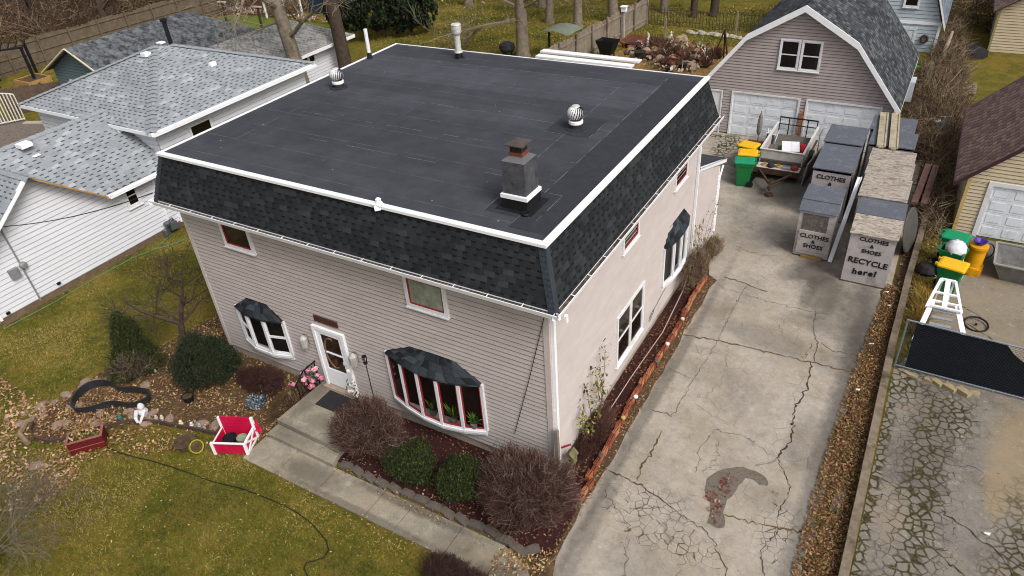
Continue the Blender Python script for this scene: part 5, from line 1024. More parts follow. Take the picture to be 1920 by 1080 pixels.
lawnp = [(-20, -2.6), (-19, 7), (-11.1, 9), (-11.05, 0), (-7.3, -3), (.4, -3.4), (.9, -6.5), (-9, -8.5), (-14, -7.5), (-19, -5)]
litter('fallen_leaves', lawnp, 2900, (.022, .062), PALE, 'scattered pale leaves on the front lawn')
litter('fallen_leaves', [(-18, -4), (-13.9, -4.2), (-11.9, -5.0), (-10.6, -5.2), (-10.6, -6.2), (-13, -8.5), (-18, -8)], 5200, (.06, .12), [LEAFM[0], LEAFM[2], LEAFM[1], mat('#b08c74', .85, .15, 9, 0)], 'thick drift of brown leaves at the left edge')
litter('fallen_leaves', bedp, 8200, (.04, .1), LEAFM + [BEDM, LEAFM[3], mat('#4a3a2c', .9, .2, 9, 0), mat('#a48d6c', .85, .15, 9, 0), mat('#6e6038', .9, .2, 9, 0)], 'brown leaves covering the garden bed', lo=.3)
litter('fallen_leaves', [(-14.5, -4), (-12, -5.6), (-9.3, -3.7), (-8.2, -3.1), (-9.6, -2.9), (-11.2, -3.6)], 1800, (.05, .1), LEAFM, 'leaves along the bed edging')
litter('fallen_leaves', [(5.5, -8), (6.18, -8), (6.22, 6), (6.15, 11.5), (5.75, 11.5), (5.45, 6), (5.35, 2)], 13000, (.03, .08), [LEAFM[1], LEAFM[3], LEAFM[4], mat('#5c3b26', .9, .2, 9, 0), LEAFM[0], mat('#4b4a1c', .9, .2, 9, 0)], 'leaves banked against the low wall', lo=.75)
litter('fallen_leaves', [(.0, -.1), (.66, -.1), (.6, 3), (.6, 9.8), (.3, 12), (.0, 12)], 1700, (.03, .07), [LEAFM[1], mat('#5a1f1c', .9, .2, 9, 0), LEAFM[3], LEAFM[0]], 'leaf bits on the side bed')
litter('fallen_leaves', [(.75, -2.2), (1.0, -2.2), (.95, 9.8), (.75, 9.8)], 900, (.025, .06), LEAFM, 'leaf bits outside the brick edging', .018)
litter('fallen_leaves', [(-5.1, 0), (-5, -2.0), (.6, -2.1), (.8, 0)], 1500, (.03, .07), [LEAFM[1], mat('#5a1f1c', .9, .2, 9, 0), LEAFM[3], LEAFM[0]], 'leaf bits on the front bed')
litter('fallen_leaves', [(-.2, -2.25), (.9, -1.8), (1.05, -3.5), (.6, -5), (0, -4.2)], 700, (.04, .09), LEAFM + [PALE[2]], 'leaves at the foot of the big round bush')
litter('fallen_leaves', [(-5.0, -2.0), (.5, -2.1), (.6, -2.45), (-5.0, -2.3)], 420, (.025, .06), LEAFM, 'leaf bits along the bed side of the walk', .05)
litter('fallen_leaves', [(-7.3, -2.85), (.5, -3.0), (.5, -3.3), (-7.3, -3.1)], 420, (.025, .06), LEAFM + PALE, 'leaf bits along the lawn side of the walk', .04)
litter('fallen_leaves', [(-7.2, -.1), (-5.1, -.1), (-5.1, -2.8), (-7.2, -2.8)], 40, (.02, .05), LEAFM, 'few leaf bits on the steps', .31, .1)
litter('fallen_leaves', [(3.25, 1.0), (3.7, .4), (3.75, 1.9), (3.55, 1.95)], 130, (.04, .09), [mat('#7a3322', .9, .2), LEAFM[0], mat('#6a2a20', .9, .2)], 'reddish leaves lying in the asphalt patch', .026)
litter('fallen_leaves', [(1.1, -3), (5.4, -3), (5.5, 10), (1.1, 10)], 260, (.015, .045), LEAFM, 'stray leaf bits on the driveway', .016, .15)
litter('fallen_leaves', [(6.5, -3), (10, -3), (10, 13), (7, 13), (6.5, 7)], 380, (.02, .06), LEAFM, 'stray leaf bits on the neighbour driveway', .016, .15)
litter('fallen_leaves', [(6.0, 11), (7.1, 8.5), (7.1, 15.5), (6.6, 30), (5.8, 30)], 3500, (.05, .11), [LEAFM[3], LEAFM[1], BR[2], BR[0], BR[3]], 'dead leaves and twigs behind the low wall')
litter('fallen_leaves', [(-24, 24), (-13, 12), (-4, 16), (-4, 44), (-36, 38)], 5000, (.06, .14), PALE, 'scattered leaves on the back lawns')
litter('fallen_leaves', [(-100, 5), (-52, 10), (-47, 30), (-10, 46), (-10, 60), (-100, 60)], 12000, (.12, .3), LEAFM, 'leaf litter on the woodland floor')
twig_bush('bare_shrub', 'tall tangled bare brown shrub growing under the slate-hooded bow window on the side wall', .42, 8.9, .34, 1.0, 1.3, 2600, [TW[0], TW[3], RB[0], mat('#8a7a55', .9, .2)], r=.005)
twig_bush('bare_shrub', 'low bare weedy growth in the side bed beside the rear lean-to', .4, 10.9, .3, .9, .6, 1500, [TW[0], TW[3], mat('#7a6a35', .9, .2)], r=.005)
# rose and vine on the side wall
def climber(label, base, spans, k, cols):
    T = thing('climbing_plant', label, 'plant', base); m = MB(); lf = []
    for (tx, ty, tz) in spans:
        b = Vector(base); t = Vector((tx, ty, tz)); mid = b.lerp(t, .5) + Vector((random.uniform(0, .12), random.uniform(-.15, .15), random.uniform(0, .2)))
        P = [b.lerp(mid, u / 4) if u < 4 else mid.lerp(t, (u - 4) / 4) for u in range(9)]; P = [p + Vector((random.gauss(0, .015),) * 3) for p in P]; m.tube(P, [.011 * (1 - .8 * i / 8) + .002 for i in range(9)], 4)
        for _ in range(4): branchy(m, P[random.randrange(3, 9)], (random.uniform(0, .5), random.gauss(0, .6), random.uniform(-.1, .8)), random.uniform(.15, .4), .004, 2, 3, minr=.002)
        lf += [P[i] for i in range(3, 9)] * 3
    m.build('stems', TW[1], T); C = np.array([tuple(random.choice(lf)) for _ in range(k)]) + rng.normal(0, .08, (k, 3)); C[:, 0] = np.maximum(C[:, 0], .05)
    m = MB(); leaves(m, C[:, :2], C[:, 2], (.045, .1), len(cols), .9); m.build('leaves', cols, T); return T
RG = [mat('#5a5f2c', .7, .2, 9, 0), mat('#7d7a2c', .7, .2, 9, 0), mat('#463f24', .7, .2, 9, 0), mat('#a09030', .7, .2, 9, 0)]
climber('leggy rose bush with a few yellow-green leaves on the side wall near the front corner', (.3, 1.6, 0), [(.12, 1.2, 1.3), (.18, 1.9, 1.9), (.15, 2.5, 2.1), (.22, .9, 1.1), (.2, 2.2, 1.3), (.15, 1.5, 1.75)], 300, RG)
climber('bare tangled vine with wilted leaves against the side wall under the slate-roofed bow window', (.35, 9.0, 0), [(.2, 8.2, 1.2), (.25, 9.4, 1.9), (.15, 9.9, 1.6), (.3, 8.7, 1.6), (.3, 10.6, 1.8), (.35, 11.2, 1.9), (.3, 9.2, 1.3), (.25, 8.5, 1.0), (.3, 10, 1.1), (.3, 9.1, 2.1)], 260, [mat('#6b5a3c', .8, .2, 9, 0), mat('#8a7a50', .8, .2, 9, 0), mat('#54442f', .8, .2, 9, 0), RG[1]])
# ================================================================ THINGS IN THE FRONT
# low wall between the drives
m = MB(); pts = [(6.3, -12), (6.29, 0), (6.27, 4), (6.25, 8), (6.3, 12), (6.42, 16), (6.5, 21)]
for a, b in zip(pts, pts[1:]):
    k = 10
    for i in range(k):
        p = Vector(a).lerp(Vector(b), i / k); q = Vector(a).lerp(Vector(b), (i + 1) / k); j = random.uniform(-.004, .004)
        m.prism([(p.x - .09 + j, p.y), (p.x + .09 + j, p.y), (q.x + .09 + j, q.y - .003), (q.x - .09 + j, q.y - .003)], 0, .27 + random.uniform(-.004, .004))
tag(m.build('low_wall', mat('#76695a', .95, .25, 6, .7, dirt='#3f3a24', dscale=1.6)), 'long low mossy concrete kerb wall between the two driveways', 'wall')
# brick edging
BRK = mat('#a8623f', .9, .25, 12, .4, dirt='#8a4a35', dscale=6); BRKS = [BRK, mat('#b97a55', .9, .25, 12, .4, dirt='#8a5a42', dscale=6), mat('#8c4a35', .9, .25, 12, .4, dirt='#6e3f30', dscale=6)]; HOLE = mat('#2a1712', .95, .1)
bts = []
for BK in BRKS:
    bt = thing('edging_brick', 'orange cored brick standing in the row along the side bed', 'brick', (0, 0, 0), 'orange cored bricks edging the side bed')
    m = MB(); m.box(-.048, .048, -.1, .1, 0, .17); m.build('brick', BK, bt)
    m = MB()
    for i in range(5):
        for sx in (-.023, .023): m.box(sx - .015, sx + .015, -.085 + i * .0365, -.085 + i * .0365 + .025, .1702, .1715)
    tag(m.build('core_holes', HOLE, bt), kind='stuff'); bts.append(bt)
ys = list(np.arange(-.3, 9.5, .221))
for i, y in enumerate(ys):
    x = .70 - .006 * y + .035 * math.sin(y * 1.3) + random.uniform(-.022, .022) + (.12 if y < .2 else 0); o_ = bts[i] if i < 3 else copy_tree(bts[random.randrange(3)])
    o_.location = (x, y, random.uniform(-.02, .03)); o_.rotation_euler = (random.uniform(-.05, .05), random.uniform(-.08, .08), random.uniform(-.12, .12) - .02)
# solar lamps and discs on the brick row
def solar(y, col, label, cat='garden light'):
    T = thing('garden_light', label, cat, (.74, y, 0)); m = MB(); m.lathe([(.012, 0), (.012, .2)], (.74, y, 0), 6); m.build('stake', BLACK, T); m = MB(); m.lathe([(.03, .19), (.055, .21), (.06, .25), (.045, .265), (.01, .27)], (.74, y, 0), 14); m.build('lamp_head', col, T)
solar(-.35, mat('#3b3d44', .5, .1), 'dark domed garden light at the near end of the brick edging'); solar(.95, mat('#4a4a4e', .5, .1), 'dark domed garden light, second from the near end of the brick edging')
solar(2.35, mat('#b3a067', .5, .1), 'tan round garden light among the edging bricks'); solar(3.2, WHITE2, 'white round garden light among the edging bricks'); solar(4.75, mat('#5b5b60', .5, .1), 'grey domed garden light halfway along the brick edging')
solar(5.6, WHITE, 'small white garden light above the halfway point of the edging'); solar(6.9, mat('#cfc6b8', .5, .1), 'pale garden light inside the side bed near the double window')
# hose / cord on side bed
m = MB(); m.tube([(.25, 2.3, .05), (.3, 4.0, .12), (.38, 6.2, .1), (.3, 8.2, .3), (.2, 9.5, .9)], .012, 5); tag(m.build('rope', mat('#b5a191', .6, .1)), 'thin pale cord running along the side bed by the wall', 'cord')
m = MB()
for i in range(3): m.tube([(.06, 5.95 + i * .1 + .09 * math.cos(t), .66 + .1 * i * .5 + .07 * math.sin(t)) for t in np.linspace(0, 6.2, 12)], .006, 4)
m.tube([(.05, 6.2, .75), (.06, 7.3, 1.0), (.06, 7.7, 1.15)], .006, 4); tag(m.build('hanging_wire', BLACK), 'loose black wire curls on the side wall between the double window and the bed', 'wire')
# post & birdhouse
T = thing('wooden_post', 'weathered grey wooden post leaning on the house corner by the downspout', 'post', (.2, -.12, 0)); m = MB(); m.beam((.18, -.14, 0), (.14, -.1, 1.75), .09, .09); m.beam((.14, -.1, 1.75), (.14, -.1, 1.79), .075); m.build('post_shaft', mat('#7d7468', .95, .25, 8, .6), T); m = MB(); m.beam((.2, -.02, 1.18), (.38, .12, 1.24), .02, .05); m.build('red_tag', RED, T)
bh = thing('birdhouse', 'small mossy wooden birdhouse on a stake by the house corner', 'birdhouse', (.28, .32, 0)); BW = mat('#7d7450', .9, .25, 8, .5, dirt='#4c4a2c')
m = MB(); m.beam((.28, .32, 0), (.28, .32, .4), .04); m.build('stake', BW, bh); m = MB(); m.box(.18, .38, .24, .42, .4, .66); m.face([(.18, .239, .66), (.38, .239, .66), (.28, .239, .76)]); m.face([(.38, .421, .66), (.18, .421, .66), (.28, .421, .76)]); m.build('box', BW, bh)
m = MB(); m.beam((.16, .33, .64), (.285, .33, .78), .26, .02, up=(-1, 0, 1)); m.beam((.40, .33, .64), (.275, .33, .78), .26, .02, up=(1, 0, 1)); m.build('roof', mat('#6b6448', .9, .3, 7, .6), bh); m = MB(); m.lathe([(.03, 0), (.03, .005)], (.28, .236, .54), 12, 0, Matrix.Rotation(R(90), 4, 'X')); m.build('entrance_hole', BLACK, bh)
# torch
T = thing('garden_torch', 'black tall garden torch standing between the door and the red bow window', 'torch', (-4.95, -.42, 0)); m = MB(); m.lathe([(.012, 0), (.012, 2.05)], (-4.95, -.42, 0), 6); m.build('pole', BLACK, T)
m = MB(); m.lathe([(.02, 2.04), (.05, 2.07), (.055, 2.1), (.03, 2.11)], (-4.95, -.42, 0), 10)
for k in range(5): a = k * 1.257; m.beam((-4.95 + .045 * math.cos(a), -.42 + .045 * math.sin(a), 2.1), (-4.95 + .06 * math.cos(a), -.42 + .06 * math.sin(a), 2.3), .012)
m.lathe([(.06, 2.29), (.06, 2.31)], (-4.95, -.42, 0), 10); m.build('torch_head', BLACK, T)
# railing with pink flowers
T = thing('hand_railing', 'short black iron railing at the left side of the landing', 'railing', (-7.25, -.4, 0)); m = MB()
for y in (-.08, -.45, -.82): m.beam((-7.32, y, 0), (-7.32, y, .98 - (.25 if y < -.7 else 0)), .025)
m.beam((-7.32, -.03, .98), (-7.32, -.5, .98), .03); m.beam((-7.32, -.5, .98), (-7.32, -.9, .72), .03); m.beam((-7.32, -.05, .35), (-7.32, -.85, .3), .02)
for y in (-.2, -.32, -.57, -.7): m.beam((-7.32, y, .33), (-7.32, y, .93 - (.12 if y < -.5 else 0)), .014)
m.build('rails', BLACK, T)
def flowers(label, c, r, k, cols, fr=.05, nl=120):
    T = thing('flower_bunch', label, 'flowers', c); m = MB(); P = np.array(c) + rng.normal(0, 1, (nl, 3)) * np.array(r) * .6; leaves(m, P[:, :2], P[:, 2], (.04, .08), 2, .8); m.build('leaves', [GRN[2], GRN[0]], T)
    for i in range(k):
        q = Vector(c) + Vector((random.gauss(0, 1) * r[0] * .7, random.gauss(0, 1) * r[1] * .7, random.gauss(0, 1) * r[2] * .7)); m = MB()
        for j in range(7): a = j * .9; t = .35 + .5 * (j % 2); e = Vector((math.cos(a), math.sin(a), t)).normalized() * fr * random.uniform(.8, 1.2); sx = Vector((-math.sin(a), math.cos(a), 0)) * fr * .5; m.face([q, q + e * .7 - sx, q + e * 1.1, q + e * .7 + sx])
        m.lathe([(fr * .5, -fr * .1), (fr * .55, fr * .25), (fr * .2, fr * .5)], q, 8); m.build('blossom', cols[i % len(cols)], T)
    return T
flowers('bunch of pink silk flowers tied to the black railing by the door', (-7.22, -.42, .72), (.2, .2, .2), 20, [mat('#d98aa4', .7, .1), mat('#e2a3b4', .7, .1), mat('#c8708f', .7, .1)], .085)
flowers('few white silk flowers standing at the right side of the front door', (-5.75, -.32, .75), (.1, .1, .28), 9, [mat('#d9d3cc', .7, .1)], .065, 40)
T = thing('bud_cluster', 'tiny pink and yellow flowers at the foot of the black railing', 'flowers', (-7.6, -.75, .1)); 
for i in range(6): m = MB(); q = (-7.65 + random.uniform(-.15, .2), -.78 + random.uniform(-.1, .15), .22 + random.uniform(0, .1)); m.lathe([(.01, -.2), (.02, 0), (.035, .02), (.015, .05)], q, 7); m.build('blossom', (mat('#d9a3ae', .7), mat('#c9bb5a', .7))[i % 2], T)
# stone border of the front bed along the walk
STN = mat('#5d564e', .9, .25, 5, .6, dirt='#43402a', dscale=3); st = MB(); st.prism([(-.19, -.08), (.17, -.1), (.2, .05), (.12, .1), (-.16, .1)], 0, .1)
sb = st.build('border_stone', STN); tag(sb, 'flat dark border stone in the row between the front bed and the walk', 'stone', 'dark border stones along the front bed')
bx = list(np.arange(-4.75, .3, .38))
for i, x in enumerate(bx):
    o_ = sb if i == 0 else copy_tree(sb); o_.location = (x, -2.0 - .02 * math.sin(x * 3) - (.12 * max(0, x + .5)), 0); o_.rotation_euler = (random.uniform(-.06, .06), 0, random.uniform(-.25, .15)); o_.scale = (random.uniform(.9, 1.1), 1, 1)
o_ = copy_tree(sb, (.45, -1.98, 0), .9)
# garden edging: curved dark rim
edge = [(-13.6, -4.75), (-13.4, -4.95), (-13.0, -5.05), (-12.5, -4.95), (-12.2, -4.7), (-11.86, -4.28), (-11.5, -3.8), (-11.2, -3.5), (-10.8, -3.28), (-10.39, -3.12), (-9.9, -3.0), (-9.54, -2.92), (-9.1, -2.8), (-8.72, -2.73), (-8.4, -2.6)]
m = MB()
for a, b in zip(edge, edge[1:]): m.beam((*a, .06), (*b, .06), .05, .14)
tag(m.build('garden_edging', mat('#4a3a34', .8, .2, 5, .3)), 'dark curved plastic edging along the front of the garden bed', 'edging')
rt = MB(); rt.lathe([(.19, 0), (.2, .05), (.15, .1), (.03, .12)], (0, 0, 0), 9); rs = rt.build('edging_rock', mat('#8c7668', .9, .25, 7, .6, dirt='#5b4b42')); tag(rs, 'pinkish flat rock laid around the black pond liner', 'rock', 'rocks around the pond liner and bed')
rp = [(-13.9, -4.3), (-13.95, -3.95), (-13.9, -3.6), (-13.75, -3.2), (-13.6, -2.9), (-13.4, -2.65), (-13.15, -2.45), (-13.45, -3.6), (-13.3, -3.9), (-13.1, -3.75), (-12.55, -4.1), (-12.25, -3.9), (-12.0, -3.95), (-12.3, -3.6), (-11.8, -3.55), (-14.3, -4.6), (-14.6, -4.9), (-14.0, -4.9), (-12.0, -5.6), (-8.0, -2.5), (-7.7, -2.4), (-13.7, -4.45), (-11.3, -3.3), (-12.75, -4.3), (-12.95, -4.45), (-11.6, -3.2), (-10.9, -3.0), (-10.75, -3.25), (-10.25, -2.9), (-11.75, -3.9), (-14.15, -4.2), (-13.9, -3.0), (-9.3, -2.6), (-8.9, -2.45), (-13.6, -2.2), (-12.1, -2.3)]
for i, (x, y) in enumerate(rp): o_ = rs if i == 0 else copy_tree(rs); o_.location = (x, y, .0); o_.rotation_euler = (0, 0, random.uniform(0, 6)); k = random.uniform(.6, 1.15); o_.scale = (k, k * random.uniform(.5, .9), k * .8)
m = MB(); m.tube([(-13.75, -4.5, .05), (-13.85, -4.8, .06), (-13.55, -5.15, .06), (-13.0, -5.25, .05)], .07, 6); tag(m.build('border_tube', mat('#84705f', .9, .2)), 'pale curved border piece at the left end of the garden bed', 'border')
# pond liner
pc = [(-13.25, -3.75), (-13.45, -3.45), (-13.5, -3.1), (-13.25, -2.85), (-12.85, -2.75), (-12.55, -2.85), (-12.3, -2.75), (-12.0, -2.6), (-11.6, -2.5), (-11.35, -2.65), (-11.4, -2.95), (-11.7, -3.15), (-12.0, -3.2), (-12.25, -3.35), (-12.4, -3.6), (-12.65, -3.85), (-12.95, -3.95)]
def smooth(P, it=2):
    for _ in range(it): P = [q for a, b in zip(P, P[1:] + P[:1]) for q in ((a[0] * .75 + b[0] * .25, a[1] * .75 + b[1] * .25), (a[0] * .25 + b[0] * .75, a[1] * .25 + b[1] * .75))]
    return P
pc = smooth(pc); cx_, cy0_ = -12.5, -3.2; T = thing('pond_liner', 'black kidney-shaped plastic pond liner lying empty in the garden bed', 'pond liner', (cx_, cy0_, 0)); m = MB()
def sc(p, k): return (cx_ + (p[0] - cx_) * k, cy0_ + (p[1] - cy0_) * k)
for a, b in zip(pc, pc[1:] + pc[:1]):
    A, B_ = sc(a, .97), sc(b, .97); m.face([(*A, .02), (*B_, .02), (*b, .27), (*a, .27)]); C_, D2 = sc(a, 1.05), sc(b, 1.05); m.face([(*a, .27), (*b, .27), (*D2, .265), (*C_, .265)]); m.face([(*C_, .265), (*D2, .265), (*D2, .235), (*C_, .235)]); m.face([(*sc(a, 1.01), .0), (*sc(b, 1.01), .0), (*sc(b, 1.02), .25), (*sc(a, 1.02), .25)])
m.build('liner_shell', mat('#24272c', .4, .15, 5, .1, 0, .5), T); m = MB(); m.face([(*sc(p, .96), .05) for p in pc]); m.build('leafy_bottom', BEDM, T)
litter('fallen_leaves', [sc(p, .9) for p in pc], 500, (.05, .1), LEAFM, 'brown leaves lying in the pond liner', .06)
# red planter
T = thing('planter_box', 'dark red rectangular wooden planter at the left front of the garden bed', 'planter', (-11.4, -4.45, 0), rz=0); m = MB(); M = Matrix.Translation((-11.4, -4.5, 0)) @ Matrix.Rotation(R(50), 4, 'Z')
for q in ((-.42, .42, -.22, -.19, 0, .42), (-.42, .42, .19, .22, 0, .42), (-.42, -.39, -.19, .19, 0, .42), (.39, .42, -.19, .19, 0, .42)): m.box(*q, 0, M)
m.build('side_panel', mat('#5d1719', .6, .2, 6), T); m = MB()
for q in ((-.44, .44, -.24, -.18, .42, .44), (-.44, .44, .18, .24, .42, .44), (-.44, -.38, -.18, .18, .42, .44), (.38, .44, -.18, .18, .42, .44), (-.43, .43, -.235, -.221, .2, .215)): m.box(*q, 0, M)
m.build('rim', mat('#8a5a52', .7, .2), T); m = MB(); m.face([M @ Vector(p) for p in ((-.38, -.18, .36), (.38, -.18, .36), (.38, .18, .36), (-.38, .18, .36))]); m.build('soil', BEDM, T)
m = MB(); P = np.array([tuple((M @ Vector((random.uniform(-.36, .36), random.uniform(-.16, .16), 0)))[:2]) for _ in range(140)]); leaves(m, P, np.full(140, .38) + rng.uniform(0, .12, 140), (.04, .09), 2, .7); m.build('dry_leaves', [RG[1], LEAFM[2]], T)
# pink-and-white slatted garden seat/box
PINK = mat('#b8103e', .5, .12, 6, .1); T = thing('barn_planter', 'pink-red wooden planter box with white corner boards and a crossed end, beside the walk', 'planter', (-7.8, -2.75, 0))
M = Matrix.Translation((-7.82, -2.72, 0)) @ Matrix.Rotation(R(24), 4, 'Z')
m = MB(); m.box(-.44, .44, -.3, -.27, .04, .4, 0, M); m.box(-.44, -.41, -.27, .3, .04, .4, 0, M); m.box(.41, .44, -.27, .3, .04, .4, 0, M)
for i in range(6): m.box(-.41, .41, .29, .315, .06 + i * .115, .06 + i * .115 + .105, 0, M)
m.build('panels', PINK, T); m = MB()
for (x, y, h) in ((-.44, -.3, .42), (.44, -.3, .42), (-.44, .31, .72), (.44, .31, .72)): m.box(x - .032, x + .032, y - .032, y + .032, 0, h, 0, M)
split_parts(m.build('corner_post', WHITE2, T)); m = MB()
m.box(-.42, -.395, -.25, .27, .38, .41, 0, M); m.box(.41, .46, -.25, .27, .38, .42, 0, M); m.box(-.4, .4, -.315, -.27, .385, .415, 0, M); m.box(.441, .46, -.25, .27, .03, .08, 0, M)
m.beam(M @ Vector((.45, -.24, .07)), M @ Vector((.45, .25, .39)), .02, .05); m.beam(M @ Vector((.453, -.24, .39)), M @ Vector((.453, .25, .07)), .02, .05); m.build('trim', WHITE2, T)
m = MB(); m.face([M @ Vector(p) for p in ((-.4, -.26, .1), (.4, -.26, .1), (.4, .28, .1), (-.4, .28, .1))]); m.build('floor', mat('#7a2036', .8, .2), T)
for (x, y, r_, c_, l_) in ((-.12, .0, .17, BLACK, 'black plastic pot inside the pink-red planter box'), (.2, .02, .13, mat('#7d8a72', .6, .1), 'pale green pot inside the pink-red planter box')):
    P_ = M @ Vector((x, y, .105)); m = MB(); m.lathe([(r_ * .7, 0), (r_, .2), (r_ * 1.08, .2), (r_ * 1.05, .17), (r_ * .9, .16), (0.01, .15)], P_, 14); tag(m.build('flower_pot', c_), l_, 'pot')
m = MB(); m.face([(-7.62, -2.1, .55), (-7.3, -2.22, .3), (-7.5, -2.3, .28), (-7.6, -2.2, .3)]); m.beam((-7.45, -2.2, 0), (-7.55, -2.18, .5), .02); m.box(-7.6, -7.4, -2.25, -2.2, .3, .48); tag(m.build('garden_flag', PINK), 'small red pennant on a stick behind the pink-red planter box', 'flag')
# small pots
def pot(x, y, r_, h_, c_, l_, tiltx=0, cat='pot', soil=True):
    T = thing('flower_pot', l_, cat, (x, y, 0)); Mx = Matrix.Translation((x, y, .0 if not tiltx else r_ * .7)) @ Matrix.Rotation(tiltx, 4, 'Y'); m = MB(); m.lathe([(r_ * .72, 0), (r_ * .95, h_), (r_ * 1.06, h_), (r_ * 1.06, h_ * .9 + .02), (r_ * .98, h_ * .88)], (0, 0, 0), 16, 0, Mx); m.build('pot_body', c_, T)
    m = MB(); m.lathe([(r_ * .5, h_ * .9), (r_ * .9, h_ * .905)], (0, 0, 0), 14, 0, Mx); m.build('soil', DIRT, T); return T
pot(-10.35, -2.15, .16, .24, BLACK, 'black pot standing alone in the middle of the garden bed'); pot(-9.0, -3.35, .26, .22, mat('#4e4238', .8, .2), 'wide dark bowl of dry stems left of the pink-red planter box'); pot(-8.72, -3.35, .17, .26, mat('#9a9a20', .5, .15), 'yellow-green pot tipped on its side by the dark bowl', 1.0)
# ornaments
def figure(name, label, x, y, h_, c_, cat='ornament', prof=None, base=None):
    T = thing(name, label, cat, (x, y, 0)); prof = prof or [(.34, 0), (.36, .04), (.22, .1), (.26, .3), (.30, .42), (.2, .56), (.15, .62), (.19, .7), (.2, .8), (.13, .92), (.03, 1.0)]
    m = MB(); m.lathe([(a * h_ * .9, z * h_) for a, z in prof[:7]], (x, y, 0), 12); m.build('body', c_, T, True); m = MB(); m.lathe([(a * h_ * .9, z * h_) for a, z in prof[6:]], (x + .02, y, 0), 12); m.build('head', c_, T, True); return T
STW = mat('#c9c9cd', .6, .12, 8, .3, dirt='#7d7d88', dscale=9)
T = figure('garden_statue', 'white weathered garden statue of a seated figure in the bed', -11.0, -3.12, .52, STW, 'statue'); m = MB(); m.tube([(-11.05, -3.25, .3), (-10.9, -3.4, .25), (-10.85, -3.42, .12)], [.06, .05, .035], 7); m.tube([(-10.88, -3.12, .3), (-10.78, -3.3, .22), (-10.8, -3.4, .1)], [.05, .04, .03], 7); m.build('arms', STW, T)
for x, y, h_, c_, l_ in ((-11.55, -3.5, .22, mat('#3d6b66', .6, .2), 'small teal ornament beside the pond liner'), (-11.2, -3.42, .2, mat('#8b7a63', .8, .2), 'small tan gnome-sized ornament left of the white statue'), (-10.6, -3.05, .2, mat('#b5a293', .8, .2), 'pinkish stone ornament just right of the white statue'),
    (-10.45, -2.98, .2, mat('#c2b5a2', .8, .2), 'cream stone ornament, second to the right of the white statue'), (-9.75, -2.9, .25, mat('#cdbf9a', .7, .2), 'cream and yellow figurine at the middle of the bed edging'), (-9.45, -2.8, .22, STW, 'white duck-sized ornament beside the cream and yellow figurine'), (-9.25, -2.72, .2, mat('#8fa3a0', .6, .2), 'pale blue-green ornament near the dark bowl'), (-9.05, -2.72, .18, mat('#9c9488', .8, .2), 'grey stone ornament closest to the pink-red planter box'), (-8.75, -2.68, .15, mat('#4b4a4a', .8, .2), 'small dark ornament behind the pink-red planter box'), (-12.35, -1.75, .16, STW, 'small white ball ornament under the cone-shaped evergreen')): figure('garden_ornament', l_, x, y, h_, c_)
# black hose / cable across the lawn
hp = [(-10.95, -4.35), (-10.4, -4.32), (-9.9, -4.22), (-9.49, -4.13), (-8.8, -4.02), (-8.1, -3.93), (-7.41, -3.86), (-6.6, -3.68), (-5.84, -3.6), (-5.3, -3.57), (-4.82, -3.59), (-4.35, -3.65), (-4.01, -3.75), (-3.72, -3.85), (-3.52, -4.0), (-3.48, -4.2), (-3.6, -4.36), (-3.74, -4.46), (-3.68, -4.6), (-3.47, -4.7), (-3.3, -5.4)]
m = MB(); m.tube([(x, y, .035 + .01 * math.sin(i * 2.1)) for i, (x, y) in enumerate(hp)], .013, 6); tag(m.build('garden_hose', mat('#1c1c1b', .6, .1)), 'black hose snaking across the front lawn', 'hose')
m = MB(); m.tube([(-18.95, 4.1, .06), (-18.75, 3.4, .05), (-18.6, 3.0, .05), (-18.85, 2.2, .05), (-18.9, .6, .05), (-18.85, -1, .05), (-18.95, -2.6, .05)], .013, 6); m.tube([(-18.6, 3.0, .05), (-18.2, 3.6, .05), (-18.1, 4.1, .05)], .02, 6); tag(m.build('garden_hose', mat('#5a7f62', .5, .1)), 'green hose lying along the foot of the white house wall', 'hose')
# overhead cable to the house
m = MB(); A_, B_ = Vector((-19.1, -1.15, 3.08)), Vector((-11.45, -.3, 5.42)); A0 = Vector((-19.12, -1.15, 3.1)); P = []
for i in range(25): t = i / 24; p = A0.lerp(B_, t); p.z -= .5 * 4 * t * (1 - t) * .35; P.append(p)
m.tube(P, .014, 5); tag(m.build('overhead_cable', BLACK), 'black overhead cable sagging from the white house to the main house gutter', 'cable')
# ================================================================ THINGS ON THE DRIVEWAYS
INK = mat('#1b1a1c', .7, .1); BOXW = mat('#a9a3a2', .7, .08, 4, .1, dirt='#7d7570', dscale=3); BOXD = mat('#4c4743', .9, .3, 5, .5)
FELT = mat('#575b64', .9, .12, 20, .5, dirt='#6d7077', dscale=2.5)
def wood_mat():
    n = N('flaking_painted_plywood'); v = n.vmap(scale=(.9, 3, 3)); f = n.noise(1.3, 8, .68, v, dist=1.5)
    col = n.ramp(f, [(.32, s('#62574d')), (.44, s('#8c8278')), (.57, s('#aca398')), (.68, s('#5f554b'))]); e = n.noise(7, 8, .8, n.vmap(scale=(1, 3.5, 3)))
    col = n.mix(n.map(e, .53, .58, 0, .8), col, s('#453c34')); return n.done(col, .9, n.bump(f, .8, .02), 0, .15)
PLY = wood_mat()
TX = lambda x, y, z: Matrix(((1, 0, 0, x), (0, 0, -1, y), (0, 1, 0, z), (0, 0, 0, 1)))   # text standing on a wall facing -y
